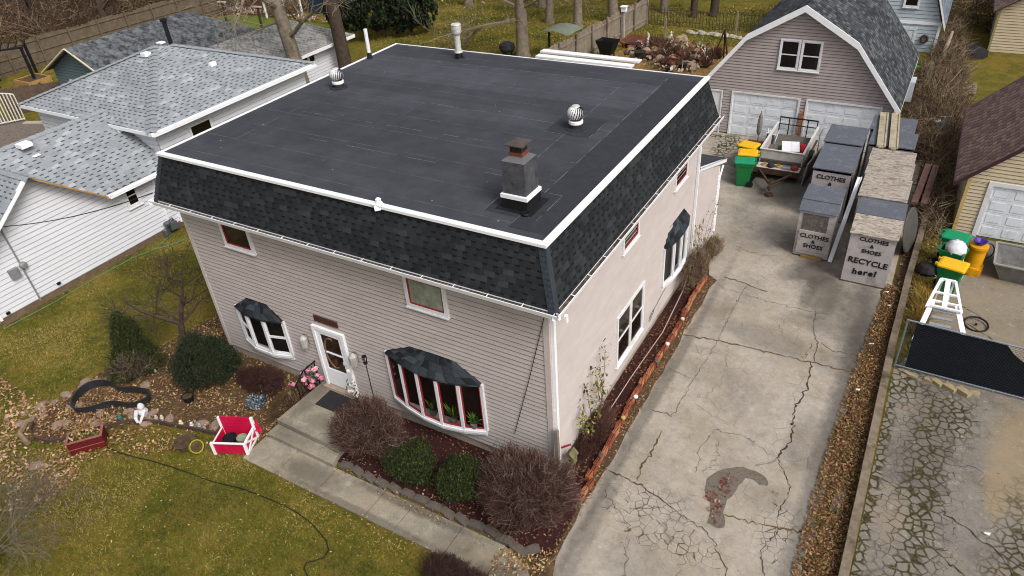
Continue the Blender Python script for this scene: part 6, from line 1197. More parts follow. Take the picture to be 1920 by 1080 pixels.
def dbox(label, x0, x1, y0, y1, zf, zr, chute=.55, roof=None, side=None, chute_m=None, front=None, skew=0):
    T = thing('donation_box', label, 'donation box', ((x0 + x1) / 2, (y0 + y1) / 2, 0)); roof = roof or FELT; side = side or BOXW; y1 -= .07
    X = lambda x, y: x + skew * (y - y0)
    m = MB(); yc = y0 + chute * .35
    P = lambda x, y, z: (X(x, y), y, z)
    m.face([P(x0, y0, .04), P(x1, y0, .04), P(x1, y0, zf), P(x0, y0, zf)]); m.face([P(x1, y1, .04), P(x0, y1, .04), P(x0, y1, zr), P(x1, y1, zr)])
    m.face([P(x1, y0, .04), P(x1, y1, .04), P(x1, y1, zr), P(x1, y0 + chute, zr), P(x1, y0, zf)]); m.face([P(x0, y1, .04), P(x0, y0, .04), P(x0, y0, zf), P(x0, y0 + chute, zr), P(x0, y1, zr)]); m.face([P(x0, y1, .04), P(x1, y1, .04), P(x1, y0, .04), P(x0, y0, .04)])
    m.build('body', front or side, T)
    m = MB(); a = .035
    if chute > .1:
        q = [P(x0 - a, y0 - .07, zf - .035), P(x1 + a, y0 - .07, zf - .035), P(x1 + a, y0 + chute, zr + .012), P(x0 - a, y0 + chute, zr + .012)]
        m.face(q); m.face([(p[0], p[1], p[2] - .03) for p in q][::-1]); m.face([(q[0][0], q[0][1], q[0][2] - .03), (q[1][0], q[1][1], q[1][2] - .03), q[1], q[0]]); m.face([(q[1][0], q[1][1], q[1][2] - .03), (q[2][0], q[2][1], q[2][2] - .03), q[2], q[1]]); m.build('sloping_lid', chute_m or PLY, T)
    m = MB(); yb = y0 + chute - .04 if chute > .1 else y0 - .06; q = [P(x0 - a, yb, zr + .02), P(x1 + a, yb, zr + .02), P(x1 + a, y1 + .03, zr + .055), P(x0 - a, y1 + .03, zr + .055)]
    m.face(q); m.face([(p[0], p[1], p[2] - .035) for p in q][::-1]); m.face([(q[0][0], q[0][1], q[0][2] - .035), (q[1][0], q[1][1], q[1][2] - .035), q[1], q[0]]); m.face([(q[1][0], q[1][1], q[1][2] - .035), (q[2][0], q[2][1], q[2][2] - .035), q[2], q[1]]); m.face([(q[3][0], q[3][1], q[3][2] - .035), (q[0][0], q[0][1], q[0][2] - .035), q[0], q[3]]); m.build('roof', roof, T)
    m = MB(); m.box(x0 - .01, x1 + .01, y0 - .02, y0 + .1, .0, .05); m.build('skid', BOXD, T); return T
b = dbox('largest donation box, lettered CLOTHES & SHOES RECYCLE here! on its front', 4.45, 5.72, 11.2, 13.05, 1.83, 2.04, .8)
def label_text(T, rows):
    for (txt, x, y, z, size, bold, shear, sp, rz) in rows: shape_text(txt, size, TX(x, y - .006, z) @ Matrix.Rotation(rz, 4, 'Z'), INK, 'lettering', T, bold, shear, sp)
label_text(b, [('CLOTHES', 5.12, 11.195, 1.6, .18, .006, 0, 1.05, -.02), ('&', 5.1, 11.195, 1.4, .16, .006, 0, 1, 0), ('SHOES', 5.12, 11.195, 1.2, .18, .006, 0, 1.05, -.02), ('RECYCLE', 5.09, 11.195, .82, .265, .008, 0, 1.05, -.03), ('here!', 5.06, 11.195, .45, .27, .012, .12, 1.2, .06)])
dbox('donation box with flaking cracked plywood roof directly behind the largest box', 4.32, 5.68, 13.2, 14.75, 2.0, 2.06, 0, PLY, BOXW)
dbox('donation box with streaky grey plywood roof in the middle of the right row', 4.28, 5.64, 14.8, 16.05, 2.0, 2.08, 0, PLY, BOXW)
dbox('narrow donation box with pale plywood roof just in front of the loose planks', 4.24, 5.6, 16.1, 17.05, 1.95, 2.05, 0, PLY, BOXD)
dbox('dark-felt-roofed donation box under the middle of the loose planks', 4.05, 5.5, 17.35, 18.7, 2.0, 2.1, 0)
dbox('dark-felt-roofed donation box furthest back, nearest the garage door', 3.9, 5.35, 18.75, 20.1, 2.0, 2.12, 0)
b = dbox('small donation box with torn opening, lettered CLOTHES & SHOES, front of the left row', 2.78, 3.88, 12.15, 13.5, 1.78, 1.98, .3, None, None, FELT)
m = MB(); m.box(2.9, 3.68, 12.135, 12.148, 1.0, 1.62); m.build('torn_opening', mat('#5f5b57', .95, .35, 14, .9, dirt='#857d72', dscale=9), b)
m = MB(); m.box(2.86, 3.86, 12.1, 12.14, .16, 1.02); m.build('sign_panel', BOXW, b); m = MB(); m.box(3.05, 3.7, 12.05, 12.14, .0, .1); m.build('timber_foot', mat('#9a7b46', .8, .2, 6), b)
label_text(b, [('CLOTHES', 3.36, 12.095, .83, .2, .006, 0, 1.05, -.02), ('&', 3.35, 12.095, .65, .16, .006, 0, 1, 0), ('SHOES', 3.37, 12.095, .47, .2, .006, 0, 1.05, -.02)])
m = MB(); m.box(2.98, 3.74, 12.094, 12.099, .25, .262); m.build('worn_line', mat('#7d7874', .9, .3, 30), b)
b = dbox('donation box lettered CLOTHES & behind the small torn box, half hidden', 2.62, 3.86, 14.9, 17.05, 1.86, 1.98, .1)
label_text(b, [('CLOTHES', 3.24, 14.895, 1.66, .215, .006, 0, 1.05, -.02), ('&', 3.24, 14.895, 1.44, .18, .006, 0, 1, 0), ('SHOES', 3.24, 14.895, 1.22, .215, .006, 0, 1.05, -.02)])
dbox('rearmost felt-roofed donation box of the left row, near the garage', 2.56, 3.84, 17.1, 18.7, 2.0, 2.08, 0)
b = MB(); M = Matrix.Translation((4.02, 15.0, 0)) @ Matrix.Rotation(R(-4), 4, 'Y'); b.box(-.02, .02, 0, 1.1, 0, 1.85, 0, M); T = tag(b.build('leaning_panel', mat('#6d665f', .8, .2, 5, .3)), 'grey panel with an E wedged between the two rows of donation boxes', 'panel')
shape_text('E', .26, Matrix.Translation((4.1, 15.0, 1.35)) @ Matrix.Rotation(R(10), 4, 'Z') @ TX(0, -.05, 0), INK, 'lettering', T, .01)
b = MB(); b.beam((3.97, 12.1, .03), (4.16, 14.3, 2.14), .13, .04); b.beam((4.03, 12.1, .05), (4.22, 14.3, 2.16), .015, .09); tag(b.build('white_board', WHITE2), 'long white board leaning up between the two front donation boxes', 'board')
PLK = mat('#a49a83', .9, .15, 5, .5, dirt='#6f675a', dscale=2)
for x, l_ in ((4.28, 'left one of two weathered planks lying across the boxes by the garage'), (4.68, 'right one of two weathered planks lying across the boxes by the garage')):
    b = MB(); b.beam((x - .1, 20.2, 2.24), (x + .18, 17.0, 2.19), .3, .05); b.beam((x + .0, 20.2, 2.28), (x + .28, 17.0, 2.23), .02, .03); b.beam((x + .1, 17.0, 2.16), (x + .27, 17.0, 2.16), .05, .05); tag(b.build('plank', PLK), l_, 'plank')
b = MB(); b.lathe([(.75, 0), (.77, .02), (.72, .06)], (6.0, 13.9, .75), 28, 0, Matrix.Rotation(R(78), 4, 'Y') @ Matrix.Rotation(R(10), 4, 'X')); tag(b.build('round_table_top', mat('#4a4744', .8, .2, 5)), 'large dark round table top standing on edge beside the donation boxes', 'table top')
for i, l_ in enumerate(('left rusty brown beam leaning in the brush by the box row', 'right rusty brown beam leaning in the brush by the box row')):
    b = MB(); b.beam((5.95 + i * .28, 15.6, .9), (6.1 + i * .25, 18.4, 1.15), .2, .1); tag(b.build('beam', mat('#5d4540', .9, .25, 5, .5)), l_, 'beam')
b = MB(); b.tube([(2.2, 18.9, 0), (2.15, 18.9, 1.5), (2.22, 19.0, 1.75), (2.45, 19.2, 1.8), (2.6, 19.3, 1.8)], .02, 6); tag(b.build('bent_pipe', mat('#8b8d88', .5, .1)), 'thin bent metal pipe standing between the trailer and the left box row', 'pipe')
# -- trailer
TR = thing('utility_trailer', 'small utility trailer with white plywood sides and a black tailgate, loaded with junk', 'trailer', (.98, 19.2, 0))
TW_ = mat('#b3b0ac', .7, .12, 4, .2, dirt='#6f6a62'); TWD = mat('#3c352f', .9, .25, 5, .4); RUST = mat('#4a372c', .85, .3, 7, .5)
m = MB(); m.box(.2, 1.78, 17.95, 20.85, .48, .54); m.build('bed_floor', mat('#5f5a54', .9, .2, 6, .3), TR)
for q, nm in (((.16, .2, 17.9, 20.9, .52, 1.02), 's'), ((1.78, 1.82, 17.9, 20.9, .52, 1.02), 's'), ((.2, 1.78, 17.88, 17.94, .68, 1.06), 'f')): m = MB(); m.box(*q); m.build('side_board', TW_, TR)
m = MB()
for q in ((.13, .22, 17.9, 20.95, 1.021, 1.05), (1.76, 1.85, 17.9, 20.95, 1.021, 1.05), (.15, 1.83, 17.85, 17.93, 1.061, 1.08)): m.box(*q)
m.build('top_rail', mat('#c9c7c3', .6, .1), TR)
m = MB(); m.box(.1, 1.88, 17.3, 20.9, .40, .47); m.box(.1, 1.88, 17.28, 17.34, .3, .52); m.beam((.35, 17.3, .42), (1.0, 16.2, .42), .07); m.beam((1.6, 17.3, .42), (1.05, 16.2, .42), .07); m.beam((1.02, 16.4, .42), (1.05, 15.85, .42), .08); m.build('frame', RUST, TR)
m = MB(); m.box(.18, 1.82, 17.36, 17.86, .475, .5); m.build('front_shelf', TW_, TR)
m = MB(); m.lathe([(.03, 0.1), (.03, .62)], (1.02, 16.25, 0), 8); m.beam((1.02, 16.25, .6), (1.14, 16.25, .62), .02); m.lathe([(.06, .4), (.05, .48)], (1.05, 15.9, 0), 10); m.lathe([(.16, .0), (.17, .04), (.14, .1), (.05, .1)], (1.06, 16.05, 0), 16); m.build('jack', RUST, TR)
m = MB()
for x in (.22, .6, 1.36, 1.74): m.beam((x, 20.97, .5), (x, 21.0, 1.25), .04)
m.beam((.2, 21.0, 1.25), (1.76, 21.0, 1.25), .045); m.beam((.2, 20.98, .95), (1.76, 20.98, .95), .03); m.build('tailgate', BLACK, TR)
for x in (.02, 1.9):
    m = MB(); m.lathe([(.1, -.09), (.3, -.09), (.32, -.05), (.32, .05), (.3, .09), (.1, .09)], (x, 19.4, .32), 20, 0, Matrix.Rotation(R(90), 4, 'Y')); wh = m.build('wheel', BLACK, TR); m = MB(); m.lathe([(.03, -.1), (.15, -.1), (.16, .1), (.03, .1)], (x, 19.4, .32), 14, 0, Matrix.Rotation(R(90), 4, 'Y')); m.build('rim', TW_, wh)
def junkbox(name, label, M, dims, c_, cat='box', lid=None):
    m = MB(); a, b_, h = dims; m.box(-a, a, -b_, b_, 0, h, 0, M); 
    T = m.build(name, c_); tag(T, label, cat); 
    if lid: m = MB(); m.box(-a * 1.04, a * .1, -b_ * 1.02, b_ * 1.02, h + .003, h + .02, 0, M); m.box(a * .14, a * 1.04, -b_ * 1.02, b_ * 1.02, h + .003, h + .015, 0, M); m.build('flap', lid, T)
    return T
junkbox('carton', 'big white lettered carton lying tilted in the trailer bed', Matrix.Translation((1.15, 18.75, .62)) @ Matrix.Rotation(R(15), 4, 'Z') @ Matrix.Rotation(R(18), 4, 'X'), (.32, .3, .38), mat('#d3cdd4', .7, .08, 5, .1, dirt='#8f889a', dscale=9), 'carton', WHITE)
junkbox('white_bin', 'small white plastic tub in the trailer left of the carton', Matrix.Translation((.62, 18.35, .55)) @ Matrix.Rotation(R(-10), 4, 'Z'), (.2, .14, .22), WHITE2, 'tub')
m = MB(); P = Matrix.Translation((1.58, 19.0, .55)); m.lathe([(.16, 0), (.22, .12), (.2, .3), (.13, .42), (.05, .45)], (1.58, 19.0, .55), 12); m.lathe([(.1, 0), (.12, .1), (.04, .2)], (1.66, 18.8, .6), 9); tag(m.build('red_bag', mat('#a3182c', .5, .15, 6, .5)), 'crumpled red bag in the right corner of the trailer bed', 'bag')
m = MB(); m.lathe([(.09, 0), (.09, .3), (.07, .32)], (.72, 18.9, .55), 10); tag(m.build('paint_can', mat('#6f6f58', .5, .2)), 'dull green can standing in the trailer bed', 'can')
for i, (x, y, c_, l_, kk) in enumerate(((.45, 17.6, '#b98a5c', 'tan coiled strap on the front shelf of the trailer', 0), (.72, 17.55, '#2b2a30', 'black tool bag on the front shelf of the trailer', 1), (.98, 17.62, '#b0813a', 'orange-brown looped rope on the front shelf of the trailer', 0), (1.3, 17.6, '#8d8c92', 'grey flat tray on the front shelf of the trailer', 2), (1.62, 17.6, '#8e2a26', 'red and tan reel at the right end of the trailer front shelf', 1))):
    m = MB(); cc = mat(c_, .7, .15)
    if kk == 0:
        for j in range(3): m.tube([(x + (.12 - .02 * j) * math.cos(t), y + .09 * math.sin(t), .52 + j * .03) for t in np.linspace(0, 6.1, 12)], .02, 5)
    elif kk == 1: m.lathe([(.13, 0), (.15, .06), (.12, .14), (.05, .17)], (x, y, .5), 10)
    else: m.box(x - .17, x + .17, y - .12, y + .12, .501, .53); m.box(x - .17, x + .17, y - .12, y - .1, .53, .58); m.box(x - .17, x + .17, y + .1, y + .12, .53, .58)
    tag(m.build(('strap', 'tool_bag', 'rope', 'tray', 'reel')[i], cc), l_, ('strap', 'bag', 'rope', 'tray', 'reel')[i])
m = MB(); M = Matrix.Translation((1.98, 17.25, 0)) @ Matrix.Rotation(R(-6), 4, 'Z') @ Matrix.Rotation(R(6), 4, 'Y'); m.box(0, .05, 0, 2.1, 0, 1.0, 0, M); T = tag(m.build('leaning_door', mat('#8b8478', .8, .15, 5, .2)), 'beige framed wooden panel leaning along the right side of the trailer', 'panel'); m = MB()
for q in ((.051, .08, .1, .98, .12, .88), (.051, .08, 1.1, 2.0, .12, .88)): m.box(*q, 0, M)
m.build('inset_panel', mat('#57504a', .9, .2), T)
# junk left of trailer: umbrella, wheelbarrow, chairs
T = thing('patio_umbrella', 'closed grey patio umbrella standing in front of the left overhead door', 'umbrella', (-.35, 19.7, 0)); m = MB(); m.lathe([(.015, 0), (.015, 1.9)], (-.35, 19.7, 0), 6); m.build('pole', BLACK, T); m = MB(); m.lathe([(.05, .85), (.1, 1.0), (.11, 1.3), (.08, 1.65), (.02, 1.85)], (-.35, 19.7, 0), 9); m.build('folded_canopy', mat('#7d7570', .8, .2, 8, .3), T)
T = thing('wheelbarrow', 'rusty red wheelbarrow tipped beside the trailer', 'wheelbarrow', (-.35, 18.8, 0)); m = MB()
c8 = [(-.75, 18.5), (.05, 18.6), (.1, 19.3), (-.65, 19.35)]; c9 = [(-.55, 18.7), (-.1, 18.75), (-.1, 19.15), (-.5, 19.15)]
for i in range(4): a, b_, c_, d2 = c8[i], c8[(i + 1) % 4], c9[(i + 1) % 4], c9[i]; m.face([(*a, .75), (*b_, .75), (*c_, .45), (*d2, .45)]); m.face([(*a, .74), (*d2, .44), (*c_, .44), (*b_, .74)])
m.face([(*p, .45) for p in c9]); m.build('tray', mat('#6d3a33', .7, .2, 6, .3), T); m = MB(); m.beam((-.65, 19.4, .5), (-.3, 17.9, .7), .04); m.beam((-.15, 19.4, .5), (.05, 17.95, .7), .04); m.build('handle_bar', BLACK, T); m = MB(); m.lathe([(.05, -.04), (.19, -.04), (.19, .04), (.05, .04)], (-.35, 19.5, .2), 14, 0, Matrix.Rotation(R(90), 4, 'Y')); m.build('wheel', BLACK, T)
T = thing('folding_chairs', 'folded camp chair with white arms leaning behind the trailer', 'chair', (.05, 19.6, 0)); m = MB()
for (a, b_) in (((-.1, 19.6, 0), (.1, 19.8, 1.15)), ((.2, 19.6, 0), (.0, 19.8, 1.15)), ((.25, 19.7, .1), (.42, 19.9, 1.1)), ((-.05, 19.7, 1.0), (.35, 19.8, .9))): m.beam(a, b_, .035)
m.build('chair_frame', WHITE, T); m = MB(); m.face([(-.05, 19.62, .35), (.3, 19.65, .35), (.3, 19.8, .95), (-.02, 19.78, .95)]); m.build('seat_fabric', mat('#34364f', .8, .2), T)
m = MB(); m.beam((1.0, 21.2, .1), (1.02, 21.25, 1.5), .07); m.beam((.9, 21.22, 1.2), (1.12, 21.22, 1.2), .05); tag(m.build('orange_stake', mat('#a8622c', .7, .2)), 'orange-brown post standing between the two overhead doors', 'post')
# -- carts
def cart(label, x, y, rz, bodyc, lidc, open_=False, group=None):
    T = thing('wheeled_bin', label, 'bin', (0, 0, 0), group); w0, w1, d0, d1, h = .22, .29, .24, .35, 1.0
    def ring(w, d, z, n=4, r_=.06): 
        P = []
        for cx, cy, a0 in ((w - r_, d - r_, 0), (-w + r_, d - r_, 90), (-w + r_, -d + r_, 180), (w - r_, -d + r_, 270)):
            for k in range(n): a = R(a0 + 90 * k / (n - 1)); P.append((cx + r_ * math.cos(a), cy + r_ * math.sin(a), z))
        return P
    m = MB(); L = [ring(w0, d0, .05), ring(w0 + .02, d0 + .03, .3), ring(w1 - .02, d1 - .03, h - .14), ring(w1, d1, h - .13), ring(w1 + .01, d1 + .01, h)]
    for A, B_ in zip(L, L[1:]):
        for i in range(len(A)): j = (i + 1) % len(A); m.face([A[i], A[j], B_[j], B_[i]])
    m.face(L[0][::-1]); I = ring(w1 - .03, d1 - .03, h); I2 = ring(w1 - .05, d1 - .05, h - .35)
    for A, B_ in ((L[-1], I), (I, I2)):
        for i in range(len(A)): j = (i + 1) % len(A); m.face([A[i], A[j], B_[j], B_[i]])
    m.face(I2); m.build('bin_body', bodyc, T, True)
    if not open_:
        m = MB(); A = ring(w1 + .03, d1 + .03, h + .003); B_ = ring(w1 + .025, d1 + .025, h + .045); C_ = ring(w1 - .05, d1 - .05, h + .075)
        for P, Q in ((A, B_), (B_, C_)):
            for i in range(len(P)): j = (i + 1) % len(P); m.face([P[i], P[j], Q[j], Q[i]])
        m.face(C_); m.face(A[::-1]); m.box(-.2, -.14, d1 + .02, d1 + .1, h - .03, h + .05); m.box(.14, .2, d1 + .02, d1 + .1, h - .03, h + .05); m.build('lid', lidc, T, True)
    m = MB(); m.tube([(-.24, d1 + .07, h - .03), (.24, d1 + .07, h - .03)], .018, 7); m.box(-.24, -.2, d1 - .02, d1 + .08, h - .06, h - .02); m.box(.2, .24, d1 - .02, d1 + .08, h - .06, h - .02); m.build('handle', bodyc, T)
    m = MB(); 
    for sx in (-.25, .25): m.lathe([(.02, -.03), (.13, -.03), (.13, .03), (.02, .03)], (sx, d0 + .05, .13), 16, 0, Matrix.Rotation(R(90), 4, 'Y'))
    m.tube([(-.25, d0 + .05, .13), (.25, d0 + .05, .13)], .012, 6); m.build('wheels', BLACK, T)
    m = MB(); m.lathe([(.05, 0), (.035, .002)], (0, -d1 + .022, .72), 12, 0, Matrix.Rotation(R(90), 4, 'X')); m.box(-.1, .1, -d1 + .02, -d1 + .03, .64, .67); m.build('label_mark', mat('#9fc6b8', .6), T)
    T.location = (x, y, 0); T.rotation_euler = (0, 0, rz); return T
GB = mat('#0a6b35', .4, .1, 5, .05, 0, .5); GL = mat('#07855a', .4, .08, 5, .05, 0, .5); YL = mat('#d9a90a', .4, .06, 5, .05, 0, .5)
cart('green wheeled bin with green lid, front of the bins beside the trailer', -.12, 16.62, R(-78), GB, GL)
cart('green wheeled bin with yellow lid directly behind the green-lidded bin by the trailer', -.2, 17.4, R(-80), GB, YL)
cart('yellow-lidded bin furthest back of the three beside the trailer', -.35, 18.15, R(80), GB, YL)
# right side carts
cart('yellow-lidded green bin nearest the white A-frame stand behind the black gate', 7.33, 11.75, R(78), GB, YL)
cb = cart('open green bin stuffed with a white rubbish bag, right-hand driveway', 7.3, 12.75, R(76), GB, GL, True)
cart('closed green-lidded bin behind the overfull one, by the cream garage', 7.32, 13.55, R(78), GB, GL)
m = MB(); m.lathe([(.1, .7), (.24, .85), (.27, 1.02), (.24, 1.16), (.14, 1.26), (.03, 1.28)], (7.33, 12.75, 0), 14); o_ = m.build('rubbish_bag', mat('#dcdce2', .35, .1, 5, .8), None, True); tag(o_, 'white rubbish bag bulging out of the open green bin', 'bag')
for v in o_.data.vertices: v.co.x += .05 * math.sin(v.co.z * 31 + v.co.y * 17); v.co.y = 12.75 + (v.co.y - 12.75) * 1.15 + .04 * math.sin(v.co.x * 37); v.co.z += .04 * math.sin(v.co.x * 23 + v.co.y * 29)
T = thing('yellow_drum', 'tall yellow plastic drum with stepped base beside the green bins', 'drum', (7.95, 13.3, 0)); m = MB(); m.lathe([(.3, 0), (.31, .22), (.3, .3), (.25, .31), (.245, .92), (.27, .93), (.27, 1.0), (.2, 1.02)], (7.95, 13.3, 0), 20); m.box(7.7, 8.2, 13.0, 13.1, .1, .26); m.build('drum_body', mat('#c98d09', .5, .1, 5, .1), T, True); m = MB(); m.lathe([(.272, .86), (.272, .9)], (7.95, 13.3, 0), 20); m.build('band', mat('#a87408', .5), T)
m = MB(); m.lathe([(.1, 1.02), (.19, 1.12), (.2, 1.16), (.17, 1.15), (.05, 1.06)], (7.95, 13.3, 0), 8); tag(m.build('purple_bowl', mat('#402a86', .4, .1)), 'purple scalloped bowl sitting on top of the yellow drum', 'bowl')
# metal tub
T = thing('metal_trough', 'large dented grey metal trough at the right edge in front of the cream garage', 'trough', (9.3, 13.6, 0)); MT = mat('#7d7b78', .45, .2, 4, .2, .35, .5, dirt='#5b5853'); m = MB()
lo = [(8.75, 13.15), (10.2, 13.1), (10.2, 14.1), (8.8, 14.15)]; hi = [(8.45, 12.98), (10.5, 12.9), (10.5, 14.35), (8.5, 14.4)]
for i in range(4): a, b_, c_, d2 = lo[i], lo[(i + 1) % 4], hi[(i + 1) % 4], hi[i]; m.face([(*a, .02), (*b_, .02), (*c_, .62), (*d2, .62)]); m.face([(*a, .03), (*d2, .61), (*c_, .61), (*b_, .03)])
m.face([(*p, .06) for p in lo]); m.build('trough_shell', MT, T); m = MB()
for i in range(4): m.beam((*hi[i], .63), (*hi[(i + 1) % 4], .63), .06, .04)
m.build('rim', mat('#a3a19e', .4, .1, 4, .1, .3), T)
def wheel_flat(m, c, r_, M=None, t=.02, sp=12):
    c = Vector(c); M = M or Matrix.Identity(4); f = lambda x, y, z=0: c + (M @ Vector((x, y, z)))
    m.tube([f(r_ * math.cos(a), r_ * math.sin(a)) for a in np.linspace(0, 2 * math.pi, 25)], t, 6)
    for k in range(sp): a = 6.283 * k / sp; m.tube([f(.02 * math.cos(a), .02 * math.sin(a)), f(r_ * math.cos(a + .2), r_ * math.sin(a + .2))], .0025, 3)
    m.lathe([(.025, -.03), (.025, .03)], c, 8, 0, M)
m = MB(); wheel_flat(m, (8.25, 14.3, .3), .27, Matrix.Rotation(R(75), 4, 'X') @ Matrix.Rotation(R(20), 4, 'Y')); tag(m.build('loose_wheel', mat('#4b4844', .5)), 'loose thin wheel leaning behind the metal trough', 'wheel')
m = MB(); wheel_flat(m, (8.22, 10.35, .06), .3, Matrix.Rotation(R(8), 4, 'X'), .028); tag(m.build('bicycle_wheel', BLACK), 'black bicycle wheel lying flat on the concrete behind the gate', 'wheel')
# bicycle lying behind the gate
T = thing('bicycle', 'small yellow bicycle lying down behind the black mesh gate under the white stand', 'bicycle', (7.35, 8.6, 0)); Mb = Matrix.Translation((7.3, 8.55, .12)) @ Matrix.Rotation(R(10), 4, 'Z') @ Matrix.Rotation(R(14), 4, 'X')
Pm = lambda x, y, z=0: Mb @ Vector((x, y, z)); m = MB()
for a, b_ in (((-.42, 0), (-.02, .05)), ((-.02, .05), (.3, .42)), ((-.15, .42), (.3, .42)), ((-.15, .42), (-.42, 0)), ((-.15, .42), (-.02, .05)), ((.3, .42), (.45, 0))): m.tube([Pm(*a), Pm(*b_)], .018, 6)
m.build('bicycle_frame', YL, T); m = MB(); m.tube([Pm(.3, .42), Pm(.27, .58), Pm(.27, .6, .25)], .012, 5); m.tube([Pm(.27, .58), Pm(.27, .6, -.1)], .012, 5); m.build('handlebar', BLACK, T); m = MB(); m.box(-.1, .1, -.03, .03, -.05, .05, 0, Mb @ Matrix.Translation((-.18, .5, 0))); m.build('saddle', BLACK, T)
for x in (-.42, .45): m = MB(); wheel_flat(m, Pm(x, 0), .25, Mb.to_3x3().to_4x4(), .022); m.build('wheel', BLACK, T)
# white A-frame stand
T = thing('a_frame_stand', 'white tubular A-frame stand with crossbars leaning behind the black gate', 'stand', (7.3, 9.6, 0)); m = MB()
for a, b_ in (((6.72, 8.1, .6), (6.95, 9.55, 1.0)), ((7.95, 8.1, .6), (7.55, 9.55, 1.0))): m.beam(a, b_, .13, .06)
m.beam((6.72, 8.1, .0), (6.72, 8.1, .6), .07); m.beam((7.95, 8.1, 0), (7.95, 8.1, .6), .07)
m.build('leg', WHITE2, T); m = MB()
for a, b_ in (((6.82, 9.2, 1.02), (7.06, 10.65, 1.12)), ((7.66, 9.25, 1.02), (7.42, 10.65, 1.12)), ((7.06, 10.65, 1.12), (7.42, 10.65, 1.12)), ((6.9, 9.95, 1.08), (7.55, 9.95, 1.08)), ((6.85, 9.3, 1.03), (7.64, 9.3, 1.03)), ((6.88, 9.55, 1.04), (7.6, 9.55, 1.04))): m.beam(a, b_, .07, .05)
m.beam((7.24, 9.35, 1.05), (7.24, 10.65, 1.12), .13, .04); m.build('head_frame', WHITE2, T); m = MB()
for k in range(4): m.box(6.98 + k * .01, 7.52 - k * .01, 8.6 + k * .22, 8.72 + k * .22, .62 + k * .09, .65 + k * .09)
m.build('step', mat('#9fa3a8', .4, .1, 6, .05, .4), T); m = MB(); m.beam((7.05, 10.6, .1), (7.1, 10.6, 1.1), .05); m.beam((7.4, 10.6, .1), (7.38, 10.6, 1.1), .05); m.build('rear_leg', WHITE2, T)
# mesh gate
T = thing('chain_link_gate', 'chain-link gate covered in black mesh fabric across the right-hand driveway', 'gate', (8, 7.5, 0)); gy = 7.5; STL = mat('#7d8690', .4, .1, 6, .05, .5); m = MB()
m.tube([(6.4, gy, 1.6), (8.0, gy, 1.57), (10.6, gy, 1.5)], .024, 7); m.tube([(6.45, gy, .1), (10.6, gy, .06)], .02, 7); m.tube([(6.42, gy, .05), (6.4, gy, 1.62)], .028, 7); m.tube([(9.35, gy + .02, .1), (9.45, gy + .02, 1.05)], .018, 6); m.build('gate_frame', STL, T)
fab = [(6.66, .1), (10.6, .09), (10.6, .78), (9.2, 1.02), (9.0, 1.16), (8.8, 1.3), (8.62, 1.5), (6.62, 1.54)]
def fabmat():
    n = N('black_privacy_mesh'); f = n.noise(3, 6, .7); col = n.ramp(f, [(.3, s('#0a0d10')), (.7, s('#14191e'))]); return n.done(col, .75, n.bump(n.noise(40, 2), .2, .01), 0, .25)
m = MB(); m.face([(x, gy + .03, z) for x, z in fab]); m.face([(x, gy + .034, z) for x, z in fab][::-1]); m.build('privacy_mesh', fabmat(), T)
m = MB(); A = []; B_ = []; x = 6.45
while x < 10.6 + 1.5:
    for sg in (1, -1):
        p0, p1 = (x, .1), (x + sg * -1.45, 1.55); lo_x, hi_x = 6.45, 10.6; t0, t1 = 0, 1; dx = p1[0] - p0[0]
        ta, tb = sorted(((lo_x - p0[0]) / dx, (hi_x - p0[0]) / dx)); t0, t1 = max(0, ta), min(1, tb)
        if t1 > t0 + .02: A.append((p0[0] + dx * t0, gy - .004 * sg, .1 + 1.45 * t0)); B_.append((p0[0] + dx * t1, gy - .004 * sg, .1 + 1.45 * t1))
    x += .085
xx = 6.45 - 1.45
while xx < 6.45: 
    t0 = (6.45 - xx) / 1.45; A.append((6.45, gy - .004, .1 + 1.45 * t0)); B_.append((xx + 1.45, gy - .004, 1.55)); xx += .085
sticks(m, np.array(A), np.array(B_), .0035, .0035); m.build('chain_link', mat('#39424c', .5, .1, 6, 0, .3), T)
RK = mat('#9a8a6a', .9, .2, 6, .4)
m = MB(); m.prism([(-.15, -.07), (.14, -.09), (.16, .05), (-.1, .09)], 0, .09); r0 = m.build('loose_stone', RK); tag(r0, 'pale loose stone lying along the bottom of the black mesh gate', 'stone', 'stones along the mesh gate')
for i, (x, y, k) in enumerate(((7.25, 7.3, .7), (7.45, 7.28, 1), (7.75, 7.2, 1.1), (8.05, 7.18, 1.2), (8.3, 7.25, .8), (6.75, 7.35, .7), (6.9, 7.3, .6))): o_ = r0 if i == 0 else copy_tree(r0); o_.location = (x, y, .01); o_.scale = (k, k, k); o_.rotation_euler = (0, 0, random.uniform(-.6, .6))
# concrete block by low wall etc.
m = MB(); m.prism([(5.75, 1.9), (5.95, 1.95), (6.0, 2.55), (5.8, 2.5)], 0, .05); tag(m.build('loose_slab', mat('#5f5b58', .9, .2)), 'dark flat slab lying in the leaves by the low wall', 'slab')
PAP = WHITE2
for i, (x, y, l_) in enumerate(((5.8, 11.0, 'scrap of white litter closest to the largest donation box'), (5.95, 10.3, 'white litter scrap second from the largest donation box'), (5.75, 8.2, 'white litter lying in the leaves beside the driveway crack'), (5.7, 6.1, 'white litter tube in the leaf strip'), (6.0, -.6, 'white litter at the bottom of the leaf strip'), (8.7, 2.7, 'tiny white litter on the neighbour driveway'))): m = MB(); m.face([(x - .06, y, .06), (x + .05, y - .03, .07), (x + .07, y + .04, .09), (x - .02, y + .05, .065)]); m.face([(x - .02, y + .05, .065), (x + .03, y + .0, .11), (x + .07, y + .04, .09)]); tag(m.build('litter_scrap', PAP), l_, 'litter')
